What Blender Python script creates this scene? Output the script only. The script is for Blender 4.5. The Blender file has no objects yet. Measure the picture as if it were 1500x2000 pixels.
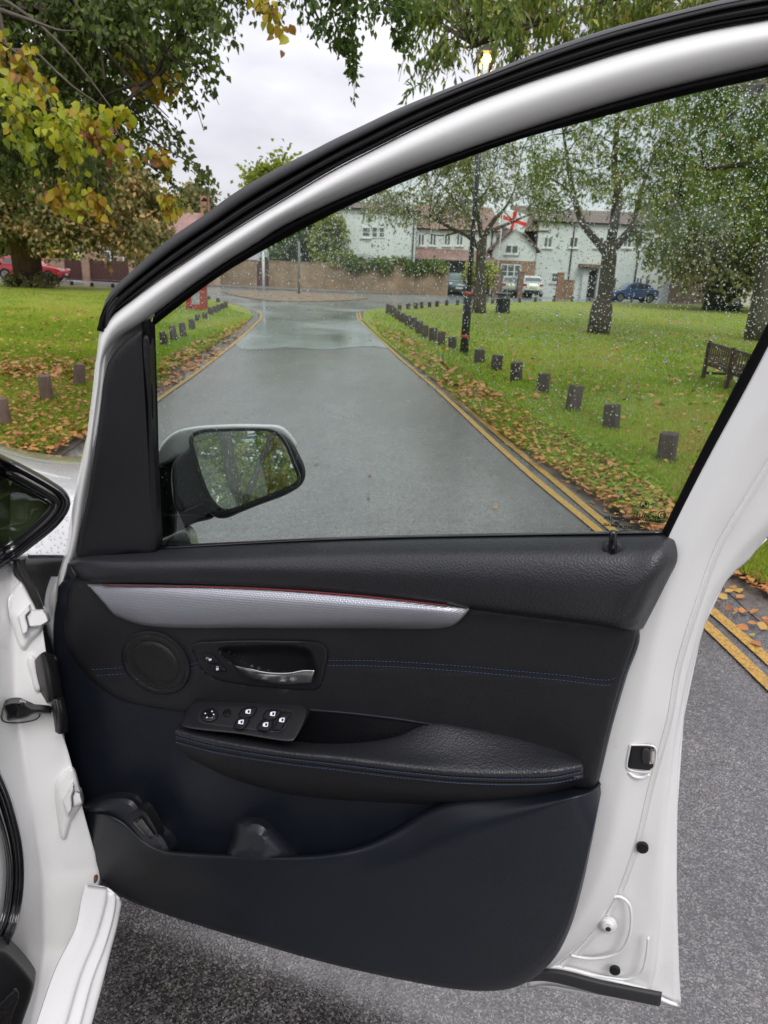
import bpy, bmesh, math, random
import numpy as np
from mathutils import Vector, geometry
random.seed(7); rng = np.random.default_rng(7)
scene = bpy.context.scene
# ---------------------------------------------------------------- camera, sky, sun
F = 1387.0; ROLL = math.radians(2.4); CH = 1.6
PITCH = math.atan((1000-517)*math.cos(ROLL)/F)
cam_d = bpy.data.cameras.new('camera'); cam = bpy.data.objects.new('camera', cam_d)
scene.collection.objects.link(cam); scene.camera = cam
cam_d.sensor_fit = 'HORIZONTAL'; cam_d.sensor_width = 36.0; cam_d.lens = 36.0*F/1500.0
cam_d.dof.use_dof = True; cam_d.dof.focus_distance = 1.15; cam_d.dof.aperture_fstop = 14
cam_d.clip_start = 0.02; cam_d.clip_end = 2000
_cr, _sr, _cp, _sp = math.cos(ROLL), math.sin(ROLL), math.cos(PITCH), math.sin(PITCH)
def ray(x, y):
    u = (x-750)/F; v = (y-1000)/F
    r = u*_cr+v*_sr; d = -u*_sr+v*_cr
    return np.array([r, _cp-d*_sp, -(_sp+d*_cp)])
CAM = np.array([0, 0, CH])
right = ray(751, 1000)-ray(750, 1000); down = ray(750, 1001)-ray(750, 1000); fw = ray(750, 1000)
right /= np.linalg.norm(right); down /= np.linalg.norm(down); fw /= np.linalg.norm(fw)
from mathutils import Matrix
cam.matrix_world = Matrix(((right[0], -down[0], -fw[0], 0), (right[1], -down[1], -fw[1], 0), (right[2], -down[2], -fw[2], CH), (0, 0, 0, 1)))
scene.view_settings.view_transform = 'Standard'; scene.view_settings.look = 'None'
scene.view_settings.exposure = 0.62; scene.view_settings.gamma = 1.0; scene.view_settings.use_curve_mapping = False
scene.render.engine = 'CYCLES'
cy = scene.cycles
cy.max_bounces = 9; cy.transparent_max_bounces = 12; cy.transmission_bounces = 6; cy.glossy_bounces = 4; cy.diffuse_bounces = 3
cy.caustics_reflective = False; cy.caustics_refractive = False
try: cy.use_denoising = True
except Exception: pass
W = bpy.data.worlds.new("World"); scene.world = W; W.use_nodes = True
nt = W.node_tree; nt.nodes.clear()
def wn(t): return nt.nodes.new(t)
out = wn('ShaderNodeOutputWorld'); b1 = wn('ShaderNodeBackground'); b2 = wn('ShaderNodeBackground'); mx = wn('ShaderNodeMixShader')
sky = wn('ShaderNodeTexSky'); sky.sky_type = 'NISHITA'; sky.sun_disc = False
SUN_EL, SUN_AZ = math.radians(48), math.radians(162)
sky.sun_elevation = SUN_EL; sky.sun_rotation = SUN_AZ
b1.inputs[1].default_value = 0.10; nt.links.new(sky.outputs[0], b1.inputs[0])
tc = wn('ShaderNodeTexCoord'); mp = wn('ShaderNodeMapping'); mp.inputs['Scale'].default_value = (1.2, 1.2, 3.2); mp.inputs['Location'].default_value = (0.35, 0.1, 0.2)
nz = wn('ShaderNodeTexNoise'); nz.inputs['Scale'].default_value = 1.6; nz.inputs['Detail'].default_value = 5; nz.inputs['Roughness'].default_value = .5
cr = wn('ShaderNodeValToRGB'); cr.color_ramp.elements[0].position = .38; cr.color_ramp.elements[0].color = (.47, .455, .53, 1)
cr.color_ramp.elements[1].position = .60; cr.color_ramp.elements[1].color = (.84, .835, .86, 1)
nt.links.new(tc.outputs['Generated'], mp.inputs[0]); nt.links.new(mp.outputs[0], nz.inputs[0]); nt.links.new(nz.outputs[0], cr.inputs[0])
nt.links.new(cr.outputs[0], b2.inputs[0])
# overcast sky: brighter towards the zenith than at the horizon
sxyz = wn('ShaderNodeSeparateXYZ'); nt.links.new(tc.outputs['Generated'], sxyz.inputs[0]); zc = wn('ShaderNodeMath'); zc.operation = 'MAXIMUM'; zc.inputs[1].default_value = 0; nt.links.new(sxyz.outputs[2], zc.inputs[0])
zm = wn('ShaderNodeMath'); zm.operation = 'MULTIPLY_ADD'; zm.inputs[1].default_value = 1.0; zm.inputs[2].default_value = .69; nt.links.new(zc.outputs[0], zm.inputs[0]); nt.links.new(zm.outputs[0], b2.inputs[1])
mx.inputs[0].default_value = .93
nt.links.new(b1.outputs[0], mx.inputs[1]); nt.links.new(b2.outputs[0], mx.inputs[2]); nt.links.new(mx.outputs[0], out.inputs[0])
sd = bpy.data.lights.new('sun', 'SUN'); sd.energy = 1.2; sd.angle = math.radians(25); sd.color = (1, .97, .93)
sun = bpy.data.objects.new('sun', sd); scene.collection.objects.link(sun)
_sdir = Vector((math.sin(SUN_AZ)*math.cos(SUN_EL), math.cos(SUN_AZ)*math.cos(SUN_EL), math.sin(SUN_EL)))
sun.rotation_euler = _sdir.to_track_quat('Z', 'Y').to_euler(); sun.location = (0, 0, 30)
# ---------------------------------------------------------------- geometry helpers
def G(x, y, z=0.0):
    r = ray(x, y); return CAM+r*((z-CH)/r[2])
def PY(x, y, Y):
    r = ray(x, y); return CAM+r*(Y/r[1])
DP0 = np.array([.351, 1.035, .3]); _a = math.radians(-15.5); _l = math.radians(4)
DE = np.array([math.cos(_a), math.sin(_a), 0.]); DH = np.array([DE[1], -DE[0], 0.])
DN = DH*math.cos(_l)-np.array([0, 0, 1.])*math.sin(_l); DU = np.array([0, 0, 1.])*math.cos(_l)+DH*math.sin(_l)
def Dp(x, y, d=0.0):
    r = ray(x, y); return CAM+r*(((DP0-CAM)@DN+d)/(r@DN))
BX = -.62
def Bp(x, y, off=0.0):
    r = ray(x, y); return CAM+r*((BX+off)/r[0])
JN = np.array([.35, -.9, 0.2]); JN /= np.linalg.norm(JN)
def Jp(x, y, off=0.0):
    # painted hinge pillar: a face turned towards the rear, running outwards to the hinge line
    xl = float(np.interp(y, [1110, 1370, 1560, 1700, 1850, 2000], [22, 28, 56, 80, 84, 60])); t = min(1.6, max(0., (x-xl)/70.))
    return Bp(x, y, -.075+.06*t+off)
def crv(P, n, closed=False):
    P = np.array(P, float)
    if closed: P = np.vstack([P, P[:1]])
    if len(P) == 2: 
        t = np.linspace(0, 1, n)[:, None]; return P[0]*(1-t)+P[1]*t
    if closed: Q = np.vstack([P[-2], P, P[1]])
    else: Q = np.vstack([2*P[0]-P[1], P, 2*P[-1]-P[-2]])
    out = []; K = 10
    for i in range(len(P)-1):
        p0, p1, p2, p3 = Q[i:i+4]
        l0 = max(np.linalg.norm((p1-p0)[:2]), 1e-6)**.5; l1 = max(np.linalg.norm((p2-p1)[:2]), 1e-6)**.5; l2 = max(np.linalg.norm((p3-p2)[:2]), 1e-6)**.5
        m1 = (p1-p0)/l0-(p2-p0)/(l0+l1)+(p2-p1)/l1; m2 = (p2-p1)/l1-(p3-p1)/(l1+l2)+(p3-p2)/l2
        m1 = m1*l1; m2 = m2*l1
        for k in range(K):
            t = k/K; out.append((2*t**3-3*t**2+1)*p1+(t**3-2*t**2+t)*m1+(-2*t**3+3*t**2)*p2+(t**3-t**2)*m2)
    out.append(P[-1]); out = np.array(out)
    L = np.concatenate([[0], np.cumsum(np.linalg.norm(np.diff(out[:, :2], axis=0), axis=1))])
    s = np.linspace(0, L[-1], n+1)[:-1] if closed else np.linspace(0, L[-1], n)
    return np.stack([np.interp(s, L, out[:, k]) for k in range(out.shape[1])], 1)
def _lin(P, n, closed=False):
    P = np.array(P, float)
    if closed: P = np.vstack([P, P[:1]])
    L = np.concatenate([[0], np.cumsum(np.linalg.norm(np.diff(P[:, :2], axis=0), axis=1))])
    s = np.linspace(0, L[-1], n+1)[:-1] if closed else np.linspace(0, L[-1], n)
    return np.stack([np.interp(s, L, P[:, k]) for k in range(P.shape[1])], 1)
ORIG = {}
def origin_of(parent):
    o = parent
    while o.parent is not None: o = o.parent
    return np.array(o.location)
def smooth_mesh(me, on=True):
    me.polygons.foreach_set('use_smooth', [on]*len(me.polygons))
def mk(name, V, Fc, mat, parent=None, smooth=True, loc=None, label=None, auto=None):
    V = np.asarray(V, float)
    if parent is not None: o0 = origin_of(parent)
    elif loc is not None: o0 = np.array(loc, float)
    else: o0 = np.array([V[:, 0].mean(), V[:, 1].mean(), V[:, 2].min()])
    me = bpy.data.meshes.new(name)
    me.from_pydata((V-o0).tolist(), [], [tuple(int(i) for i in f) for f in Fc]); me.update()
    if smooth: smooth_mesh(me)
    if smooth and auto:
        try: me.set_sharp_from_angle(angle=math.radians(auto))
        except Exception: pass
    if mat is not None: me.materials.append(mat)
    ob = bpy.data.objects.new(name, me); scene.collection.objects.link(ob)
    if parent is not None: ob.parent = parent
    else: ob.location = Vector(o0)
    if label: ob['label'] = label
    return ob
def tag(o, label=None, cat=None, group=None, kind=None):
    if label: o['label'] = label
    if cat: o['category'] = cat
    if group: o['group'] = group
    if kind: o['kind'] = kind
    return o
def thing(name, loc, label, cat, group=None):
    o = bpy.data.objects.new(name, None); scene.collection.objects.link(o); o.location = Vector([float(v) for v in loc])
    o.empty_display_size = .1
    return tag(o, label, cat, group)
def loft(name, rows, mat, parent, place=Dp, n=80, m=5, crease=False, solid=.004, closed=False, smooth=True, linear=False, **kw):
    rs = [(_lin if linear else crv)(r, n, closed) if len(r) > 1 else r for r in rows]
    A = np.stack(rs, 0)                        # R,n,3
    R = A.shape[0]
    if crease or R == 2: 
        mm = 1 if crease else 1
        T = A
        if m > 1 and R == 2:
            t = np.linspace(0, 1, m+1)[:, None, None]; T = A[:1]*(1-t)+A[1:]*t
    else:
        T = []
        Q = np.concatenate([2*A[:1]-A[1:2], A, 2*A[-1:]-A[-2:-1]], 0)
        for i in range(R-1):
            p0, p1, p2, p3 = Q[i], Q[i+1], Q[i+2], Q[i+3]
            for k in range(m):
                t = k/m
                T.append(.5*((2*p1)+(-p0+p2)*t+(2*p0-5*p1+4*p2-p3)*t*t+(-p0+3*p1-3*p2+p3)*t**3))
        T.append(A[-1]); T = np.array(T)
    R2, N = T.shape[:2]
    V = np.array([place(*T[i, j]) for i in range(R2) for j in range(N)])
    Fc = []
    for i in range(R2-1):
        for j in range(N if closed else N-1):
            j2 = (j+1) % N
            Fc.append((i*N+j, i*N+j2, (i+1)*N+j2, (i+1)*N+j))
    # face orientation towards the viewer
    f = Fc[len(Fc)//2]; nrm = np.cross(V[f[1]]-V[f[0]], V[f[2]]-V[f[0]])
    if nrm@(CAM-V[f[0]]) < 0: Fc = [q[::-1] for q in Fc]
    ob = mk(name, V, Fc, mat, parent, smooth, **kw)
    if solid:
        md = ob.modifiers.new('thickness', 'SOLIDIFY'); md.thickness = solid; md.offset = -1
    return ob
def inpoly(P, poly):
    x, y = P[:, 0], P[:, 1]; c = np.zeros(len(P), bool); j = len(poly)-1
    for i in range(len(poly)):
        xi, yi = poly[i][:2]; xj, yj = poly[j][:2]
        hit = ((yi > y) != (yj > y)) & (x < (xj-xi)*(y-yi)/(yj-yi+1e-12)+xi); c ^= hit; j = i
    return c
def edist(P, poly):
    P = P[:, None, :2]; A = poly[None, :, :2]; B = np.roll(poly, -1, 0)[None, :, :2]; AB = B-A
    t = np.clip(((P-A)*AB).sum(-1)/((AB**2).sum(-1)+1e-12), 0, 1)
    return np.sqrt(((P-A-t[..., None]*AB)**2).sum(-1)).min(1)
def relief(name, outl, mat, parent, d=.0, h=.005, r=6, back=None, res=14, n=None, sharp=False, extra=None, place=Dp, label=None, edge_step=6, bvec=None, **kw):
    outl = np.array(outl, float)[:, :2]
    per = np.linalg.norm(outl-np.roll(outl, -1, 0), axis=1).sum()
    n = n or int(max(12, min(260, per/edge_step)))
    poly = _lin(outl, n, True) if sharp else crv(outl, n, True)
    if sharp: poly = np.vstack([poly]) 
    lo, hi = poly.min(0), poly.max(0)
    rings = [poly]; pts = []
    xs = np.arange(lo[0]+res*.5, hi[0], res); ys = np.arange(lo[1]+res*.5, hi[1], res)
    if len(xs) and len(ys):
        gx, gy = np.meshgrid(xs, ys); g = np.stack([gx.ravel(), gy.ravel()], 1)
        g = g[inpoly(g, poly)]
        if len(g): 
            ed = edist(g, poly); g = g[ed > max(r*1.05, res*.35)]
            pts.append(g)
    # rings following the rounded edge
    if r > 0:
        nx = np.roll(poly, -1, 0)-np.roll(poly, 1, 0); nx = np.stack([-nx[:, 1], nx[:, 0]], 1); nx /= np.linalg.norm(nx, axis=1)[:, None]+1e-9
        area = .5*np.sum(poly[:, 0]*np.roll(poly[:, 1], -1)-np.roll(poly[:, 0], -1)*poly[:, 1])
        if area < 0: nx = -nx
        for q in (.15, .45, 1.0):
            rr = poly+nx*r*q; ok = inpoly(rr, poly); rr = rr[ok]
            if len(rr): rr = rr[edist(rr, poly) > r*q*.85]
            if len(rr): pts.append(rr)
    allp = np.vstack([poly]+[p for p in pts if len(p)])
    res_ = geometry.delaunay_2d_cdt([Vector(p) for p in allp], [], [list(range(n))], 1, 1e-4)
    P = np.array([list(v) for v in res_[0]]); Fc = [list(f) for f in res_[2]]
    ed = edist(P, poly)
    hh = h*np.sqrt(np.clip(1-(1-np.clip(ed/max(r, 1e-6), 0, 1))**2, 0, 1)) if r > 0 else np.full(len(P), h)
    df = d if callable(d) else (lambda x, y: d)
    if extra is not None: ex = extra(P, ed)
    else: ex = np.zeros(len(P))
    V = [place(p[0], p[1], df(p[0], p[1])+hh[i]+ex[i]) for i, p in enumerate(P)]
    cnt = {}
    for f in Fc:
        for k in range(len(f)):
            a, b = f[k], f[(k+1) % len(f)]; cnt[(a, b)] = 1
    V = [list(v) for v in V]
    f0 = Fc[0]; A = np.array(V)
    nrm = np.cross(A[f0[1]]-A[f0[0]], A[f0[2]]-A[f0[0]]); flip = nrm@(CAM-A[f0[0]]) < 0
    bk = back if back is not None else max(.004, h)
    m = {}; side = []
    for (a, b) in list(cnt):
        if (b, a) not in cnt:
            for q in (a, b):
                if q not in m:
                    m[q] = len(V); base = df(*P[q])
                    v0 = np.array(V[q]); V.append(list(v0-(np.array(bvec) if bvec is not None else (DN if place is Dp else JN))*bk))
            side.append([b, a, m[a], m[b]])
    Fc = Fc+side
    if flip: Fc = [f[::-1] for f in Fc]
    return mk(name, V, Fc, mat, parent, True, auto=50, label=label, **kw)
def tubes(name, polys, radii, mat, parent=None, sides=6, cap=True, **kw):
    VV = []; FF = []; base = 0
    for P, R in zip(polys, radii):
        P = np.asarray(P, float); n = len(P); R = np.full(n, R) if np.isscalar(R) else np.interp(np.linspace(0, 1, n), np.linspace(0, 1, len(R)), R)
        T = np.gradient(P, axis=0); T /= np.linalg.norm(T, axis=1)[:, None]+1e-9
        up = np.array([0, 0, 1.]) if abs(T[0][2]) < .9 else np.array([1., 0, 0])
        X = np.cross(T, up); X /= np.linalg.norm(X, axis=1)[:, None]+1e-9; Y = np.cross(T, X)
        a = np.arange(sides)*2*math.pi/sides
        ring = P[:, None]+R[:, None, None]*(np.cos(a)[None, :, None]*X[:, None]+np.sin(a)[None, :, None]*Y[:, None])
        VV.append(ring.reshape(-1, 3))
        i, j = np.meshgrid(np.arange(n-1), np.arange(sides), indexing='ij'); i = i.ravel(); j = j.ravel(); j2 = (j+1) % sides
        q = np.stack([i*sides+j, (i+1)*sides+j, (i+1)*sides+j2, i*sides+j2], 1)+base
        FF += q.tolist()
        if cap: FF.append([base+k for k in range(sides)][::1]); FF.append([base+(n-1)*sides+k for k in range(sides)][::-1])
        base += n*sides
    return mk(name, np.vstack(VV), FF, mat, parent, **kw)
def box(V, Fc, x0, x1, y0, y1, z0, z1, M=None):
    b = len(V); P = [(x0, y0, z0), (x1, y0, z0), (x1, y1, z0), (x0, y1, z0), (x0, y0, z1), (x1, y0, z1), (x1, y1, z1), (x0, y1, z1)]
    if M is not None: P = [M(p) for p in P]
    V += P; Fc += [[b+i for i in f] for f in ((0, 3, 2, 1), (4, 5, 6, 7), (0, 1, 5, 4), (1, 2, 6, 5), (2, 3, 7, 6), (3, 0, 4, 7))]
def boxes(name, L, mat, parent=None, bevel=0, M=None, **kw):
    V = []; Fc = []
    for b in L: box(V, Fc, *b, M=M)
    o = mk(name, V, Fc, mat, parent, smooth=False, **kw)
    if bevel: md = o.modifiers.new('bevel', 'BEVEL'); md.width = bevel; md.segments = 2; md.limit_method = 'ANGLE'
    return o
# ---------------------------------------------------------------- materials
def new_mat(name):
    m = bpy.data.materials.new(name); m.use_nodes = True; t = m.node_tree
    return m, t, t.nodes['Principled BSDF']
def nd(t, k, **kw):
    n = t.nodes.new(k)
    for a, v in kw.items():
        if a in n.inputs: n.inputs[a].default_value = v
        else: setattr(n, a, v)
    return n
def lk(t, a, b): t.links.new(a, b)
def coords(t, scale=(1, 1, 1), rot=(0, 0, 0), kind='Object'):
    c = t.nodes.new('ShaderNodeTexCoord'); m = t.nodes.new('ShaderNodeMapping'); m.inputs['Scale'].default_value = scale; m.inputs['Rotation'].default_value = rot
    lk(t, c.outputs[kind], m.inputs[0]); return m.outputs[0]
def ramp(t, fac, stops):
    r = t.nodes.new('ShaderNodeValToRGB'); e = r.color_ramp.elements
    while len(e) > 1: e.remove(e[-1])
    e[0].position = stops[0][0]; e[0].color = (*stops[0][1], 1)
    for p, c in stops[1:]:
        k = e.new(p); k.color = (*c, 1)
    lk(t, fac, r.inputs[0]); return r.outputs[0]
def noise(t, co, s, det=4, ro=.55):
    n = t.nodes.new('ShaderNodeTexNoise'); n.inputs['Scale'].default_value = s; n.inputs['Detail'].default_value = det; n.inputs['Roughness'].default_value = ro
    lk(t, co, n.inputs['Vector']); return n.outputs['Fac']
def voro(t, co, s, feat='F1', out='Distance'):
    n = t.nodes.new('ShaderNodeTexVoronoi'); n.feature = feat; n.inputs['Scale'].default_value = s
    lk(t, co, n.inputs['Vector']); return n.outputs[out]
def bump(t, p, h, strength=.3, dist=.001, prev=None):
    b = t.nodes.new('ShaderNodeBump'); b.inputs['Strength'].default_value = strength; b.inputs['Distance'].default_value = dist
    lk(t, h, b.inputs['Height'])
    if prev is not None: lk(t, prev, b.inputs['Normal'])
    if p is not None: lk(t, b.outputs[0], p.inputs['Normal'])
    return b.outputs[0]
def mixc(t, fac, a, b, mode='MIX'):
    m = t.nodes.new('ShaderNodeMix'); m.data_type = 'RGBA'; m.blend_type = mode
    if isinstance(fac, (int, float)): m.inputs[0].default_value = fac
    else: lk(t, fac, m.inputs[0])
    for i, v in ((6, a), (7, b)):
        if isinstance(v, tuple): m.inputs[i].default_value = (*v, 1)
        else: lk(t, v, m.inputs[i])
    return m.outputs[2]
def simple(name, col, rough=.5, metal=0, var=.0, vs=6, bs=0, bd=.001, bstr=.3, coat=0, spec=.5):
    m, t, p = new_mat(name); p.inputs['Roughness'].default_value = rough; p.inputs['Metallic'].default_value = metal
    p.inputs['Coat Weight'].default_value = coat; p.inputs['Specular IOR Level'].default_value = spec
    p.inputs['Coat Roughness'].default_value = .06
    co = coords(t)
    n = noise(t, co, vs, 5, .6)
    lo = tuple(c*(1-var) for c in col); hi = tuple(min(1, c*(1+var)) for c in col)
    lk(t, ramp(t, n, [(.3, lo), (.7, hi)]), p.inputs['Base Color'])
    if bs: bump(t, p, noise(t, co, bs, 3), bstr, bd)
    return m
def leather(name, col, rough=.5, scale=420, strength=.5, var=.12, dist=.0006):
    m, t, p = new_mat(name); co = coords(t)
    lk(t, ramp(t, noise(t, co, 9, 5), [(.3, tuple(c*(1-var) for c in col)), (.75, tuple(c*(1+var) for c in col))]), p.inputs['Base Color'])
    lk(t, ramp(t, noise(t, co, 14, 6, .7), [(.3, (rough*.88,)*3), (.7, (min(1, rough*1.15),)*3)]), p.inputs['Roughness'])
    v = voro(t, co, scale); b = bump(t, None, v, strength, dist); bump(t, p, noise(t, co, scale*.45, 3), strength*.5, dist*1.3, b)
    return m
M = {}
M['belt'] = leather('belt_leather', (.021, .022, .026), .42, 330, .8)
M['insert'] = leather('insert_leather', (.0095, .0095, .0115), .55, 420, .4)
M['arm'] = leather('armrest_leather', (.021, .022, .026), .38, 280, .9, dist=.0009)
M['card'] = leather('card_plastic', (.0068, .0092, .0160), .44, 600, .3)
M['black'] = simple('black_plastic', (.008, .008, .010), .45, var=.15, bs=600, bd=.0003, bstr=.15)
M['gloss'] = simple('gloss_black', (.006, .006, .008), .12, var=.1, coat=.6)
M['cover'] = simple('cover_plastic', (.009, .009, .0115), .55, var=.15, bs=900, bd=.0003, bstr=.2)
M['felt'] = simple('black_felt', (.004, .004, .005), .85, spec=.15)
M['rubber'] = simple('rubber_seal', (.009, .009, .010), .5, spec=.35, var=.3, vs=60, bs=300, bd=.0006, bstr=.3)
M['dirtrub'] = simple('dirty_rubber', (.018, .0175, .017), .5, var=.6, vs=25, bs=200, bd=.001, bstr=.5)
M['icon'] = simple('icon_white', (.8, .82, .9), .5)
M['darkrub'] = simple('grey_rubber', (.030, .030, .033), .6, var=.2, bs=300, bd=.0005)
M['redline'] = simple('red_stripe', (.16, .018, .018), .4)
M['thread'] = simple('blue_thread', (.045, .085, .21), .6)
M['glassdark'] = simple('dark_glass', (.035, .05, .022), .12, coat=.5)
def paint():
    m, t, p = new_mat('white_paint'); co = coords(t)
    n = noise(t, co, 3, 6, .6)
    dirt = ramp(t, noise(t, co, 22, 8, .75), [(.60, (0, 0, 0)), (.80, (.35, .35, .35))])
    base = ramp(t, n, [(.3, (.80, .80, .80)), (.7, (.88, .88, .875))])
    lk(t, mixc(t, dirt, base, (.55, .54, .51)), p.inputs['Base Color'])
    p.inputs['Roughness'].default_value = .32; p.inputs['Coat Weight'].default_value = .7; p.inputs['Coat Roughness'].default_value = .07
    bump(t, p, noise(t, co, 260, 2), .04, .0005)
    return m
M['white'] = paint()
def dusty():
    m, t, p = new_mat('dusty_card_plastic'); co = coords(t); g = t.nodes.new('ShaderNodeVectorMath'); g.operation = 'DISTANCE'; lk(t, co, g.inputs[0])
    g.inputs[1].default_value = tuple(Dp(300, 1705, .08)-np.array([-.9, 1.3, 0])); n = noise(t, co, 16, 6, .65)
    k = t.nodes.new('ShaderNodeMath'); k.operation = 'MULTIPLY_ADD'; lk(t, n, k.inputs[0]); k.inputs[1].default_value = .22; lk(t, g.outputs['Value'], k.inputs[2])
    f = ramp(t, k.outputs[0], [(.12, (.55, .55, .55)), (.32, (0, 0, 0))])
    lk(t, mixc(t, f, ramp(t, noise(t, co, 9, 5), [(.3, (.0058, .0080, .0135)), (.75, (.0080, .0108, .0178))]), (.032, .032, .030)), p.inputs['Base Color']); p.inputs['Roughness'].default_value = .43
    v = voro(t, co, 600); b = bump(t, None, v, .3, .0006); bump(t, p, noise(t, co, 270, 3), .15, .0008, b); return m
M['dusty'] = dusty()
def wetpaint():
    m, t, p = new_mat('wet_white_paint'); co = coords(t)
    lk(t, ramp(t, noise(t, co, 5, 5), [(.3, (.50, .50, .50)), (.7, (.56, .56, .56))]), p.inputs['Base Color'])
    p.inputs['Roughness'].default_value = .25; p.inputs['Coat Weight'].default_value = 1; p.inputs['Coat Roughness'].default_value = .03
    d = voro(t, co, 95); h = ramp(t, d, [(.0, (1, 1, 1)), (.25, (.7, .7, .7)), (.38, (0, 0, 0))])
    bump(t, p, h, .8, .004)
    return m
M['wetwhite'] = wetpaint()
def wetblack():
    m, t, p = new_mat('wet_black_plastic'); co = coords(t); p.inputs['Base Color'].default_value = (.006, .006, .009, 1)
    p.inputs['Roughness'].default_value = .3; d = voro(t, co, 330); h = ramp(t, d, [(.0, (1, 1, 1)), (.18, (.6, .6, .6)), (.26, (0, 0, 0))])
    lk(t, ramp(t, h, [(0, (.38, .38, .38)), (.3, (.04, .04, .04))]), p.inputs['Roughness']); bump(t, p, h, .8, .0015); return m
M['wetblack'] = wetblack()
M['wetcap'] = simple('white_mirror_cap', (.82, .83, .82), .2, var=.03, bs=260, bd=.001, bstr=.3, coat=1)
M['podm'] = leather('pod_plastic', (.017, .019, .025), .4, 700, .3)
def strip():
    m, t, p = new_mat('silver_weave'); co = coords(t)
    w = noise(t, co, 5, 3); p.inputs['Metallic'].default_value = .8; p.inputs['Roughness'].default_value = .42
    lk(t, ramp(t, w, [(.3, (.46, .47, .53)), (.7, (.50, .51, .56))]), p.inputs['Base Color'])
    b = t.nodes.new('ShaderNodeTexBrick'); c2 = coords(t, (150, 150, 150), (math.radians(90), 0, math.radians(15)))
    b.inputs['Scale'].default_value = 1; b.inputs['Mortar Size'].default_value = .12; b.inputs['Mortar Smooth'].default_value = 1; b.inputs['Brick Width'].default_value = .9; b.inputs['Row Height'].default_value = .45
    lk(t, c2, b.inputs['Vector'])
    inv = t.nodes.new('ShaderNodeMath'); inv.operation = 'SUBTRACT'; inv.inputs[0].default_value = 1; lk(t, b.outputs['Fac'], inv.inputs[1])
    bump(t, p, inv.outputs[0], .5, .0007)
    return m
M['strip'] = strip()
M['chrome'] = simple('satin_chrome', (.62, .61, .59), .22, metal=1, var=.05, vs=40)
M['rust'] = simple('rusty_metal', (.16, .07, .035), .8, var=.5, vs=80, bs=100)
def mesh_grille():
    m, t, p = new_mat('grille_mesh'); co = coords(t, (1, 1, 1)); v = voro(t, co, 520)
    lk(t, ramp(t, v, [(.15, (.0005, .0005, .0005)), (.45, (.007, .007, .008))]), p.inputs['Base Color']); p.inputs['Roughness'].default_value = .6
    bump(t, p, v, .7, .001); return m
M['grille'] = mesh_grille()
def pane_mat(name='window_glass', tint=(.90, .95, .92), refl=1.0):
    m = bpy.data.materials.new(name); m.use_nodes = True; t = m.node_tree; t.nodes.clear()
    o = t.nodes.new('ShaderNodeOutputMaterial'); tr = nd(t, 'ShaderNodeBsdfTransparent'); tr.inputs[0].default_value = (*tint, 1)
    gl = nd(t, 'ShaderNodeBsdfGlossy'); gl.inputs['Roughness'].default_value = .01; gl.inputs[0].default_value = (refl, refl, refl, 1)
    fr = nd(t, 'ShaderNodeFresnel'); fr.inputs[0].default_value = 1.45; mxn = nd(t, 'ShaderNodeMixShader')
    lk(t, fr.outputs[0], mxn.inputs[0]); lk(t, tr.outputs[0], mxn.inputs[1]); lk(t, gl.outputs[0], mxn.inputs[2]); lk(t, mxn.outputs[0], o.inputs[0])
    return m
M['pane'] = pane_mat()
M['carpane'] = pane_mat('tinted_glass', (.25, .32, .26), 1)
def water_mat():
    m, t, p = new_mat('rain_water'); p.inputs['Transmission Weight'].default_value = 1; p.inputs['IOR'].default_value = 1.33; p.inputs['Roughness'].default_value = 0.0
    p.inputs['Base Color'].default_value = (1, 1, 1, 1); return m
M['water'] = water_mat()
def mirror_mat():
    m, t, p = new_mat('mirror_silver'); p.inputs['Metallic'].default_value = 1; p.inputs['Base Color'].default_value = (.95, 1.0, .95, 1); p.inputs['Roughness'].default_value = .01
    co = coords(t); d = voro(t, co, 260); h = ramp(t, d, [(.0, (1, 1, 1)), (.12, (.4, .4, .4)), (.2, (0, 0, 0))]); bump(t, p, h, .25, .001)
    return m
M['mirror'] = mirror_mat()
# ================================================================= the white car with its open door
car = thing('parked_car', (-.9, 1.3, 0), 'white car with its front door wide open, black leather door lining facing the camera', 'car')
def Part(name, parent, **k): return parent
# --- painted door shell -------------------------------------------------
ARCH_B = [(103, 1215), (112, 1130), (127, 1077), (143, 980), (162, 882), (173, 833), (185, 733), (189, 690), (196, 645), (213, 618), (253, 587), (300, 552), (367, 507), (433, 463), (500, 421), (550, 391), (650, 331), (750, 279), (807, 250), (913, 201), (1020, 160), (1127, 125), (1233, 92), (1367, 58), (1500, 34), (1640, 12), (1760, 0), (1860, -4)]
ARCH_C = [(120, 1215), (133, 1130), (150, 1077), (169, 964), (181, 900), (188, 833), (198, 760), (206, 700), (228, 665), (252, 648), (278, 632), (302, 612), (367, 563), (433, 517), (500, 475), (550, 443), (650, 395), (750, 353), (807, 330), (913, 292), (1020, 255), (1127, 221), (1233, 190), (1367, 156), (1500, 126), (1640, 98), (1760, 84), (1870, 150)]
ARCH_D = [(300, 637), (333, 611), (400, 560), (450, 526), (500, 497), (600, 443), (700, 394), (807, 348), (913, 308), (1020, 271), (1127, 242), (1233, 213), (1367, 180), (1500, 151), (1600, 130), (1700, 116)]
ARCH_A = [(199, 648), (199, 610), (208, 583), (222, 562), (250, 536), (320, 474), (400, 419), (450, 382), (500, 351), (550, 324), (600, 299), (650, 273), (700, 249), (780, 211), (887, 167), (967, 136), (1047, 104), (1153, 67), (1233, 44), (1340, 17), (1409, 0), (1500, -18), (1620, -36), (1760, -50), (1860, -54)]
ARCH_B2 = ARCH_B[8:]
def arow(P, d): return [(x, y, d) for x, y in P]
nB = 140
rB = crv(ARCH_B, nB); rC = crv(ARCH_C, nB)
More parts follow.
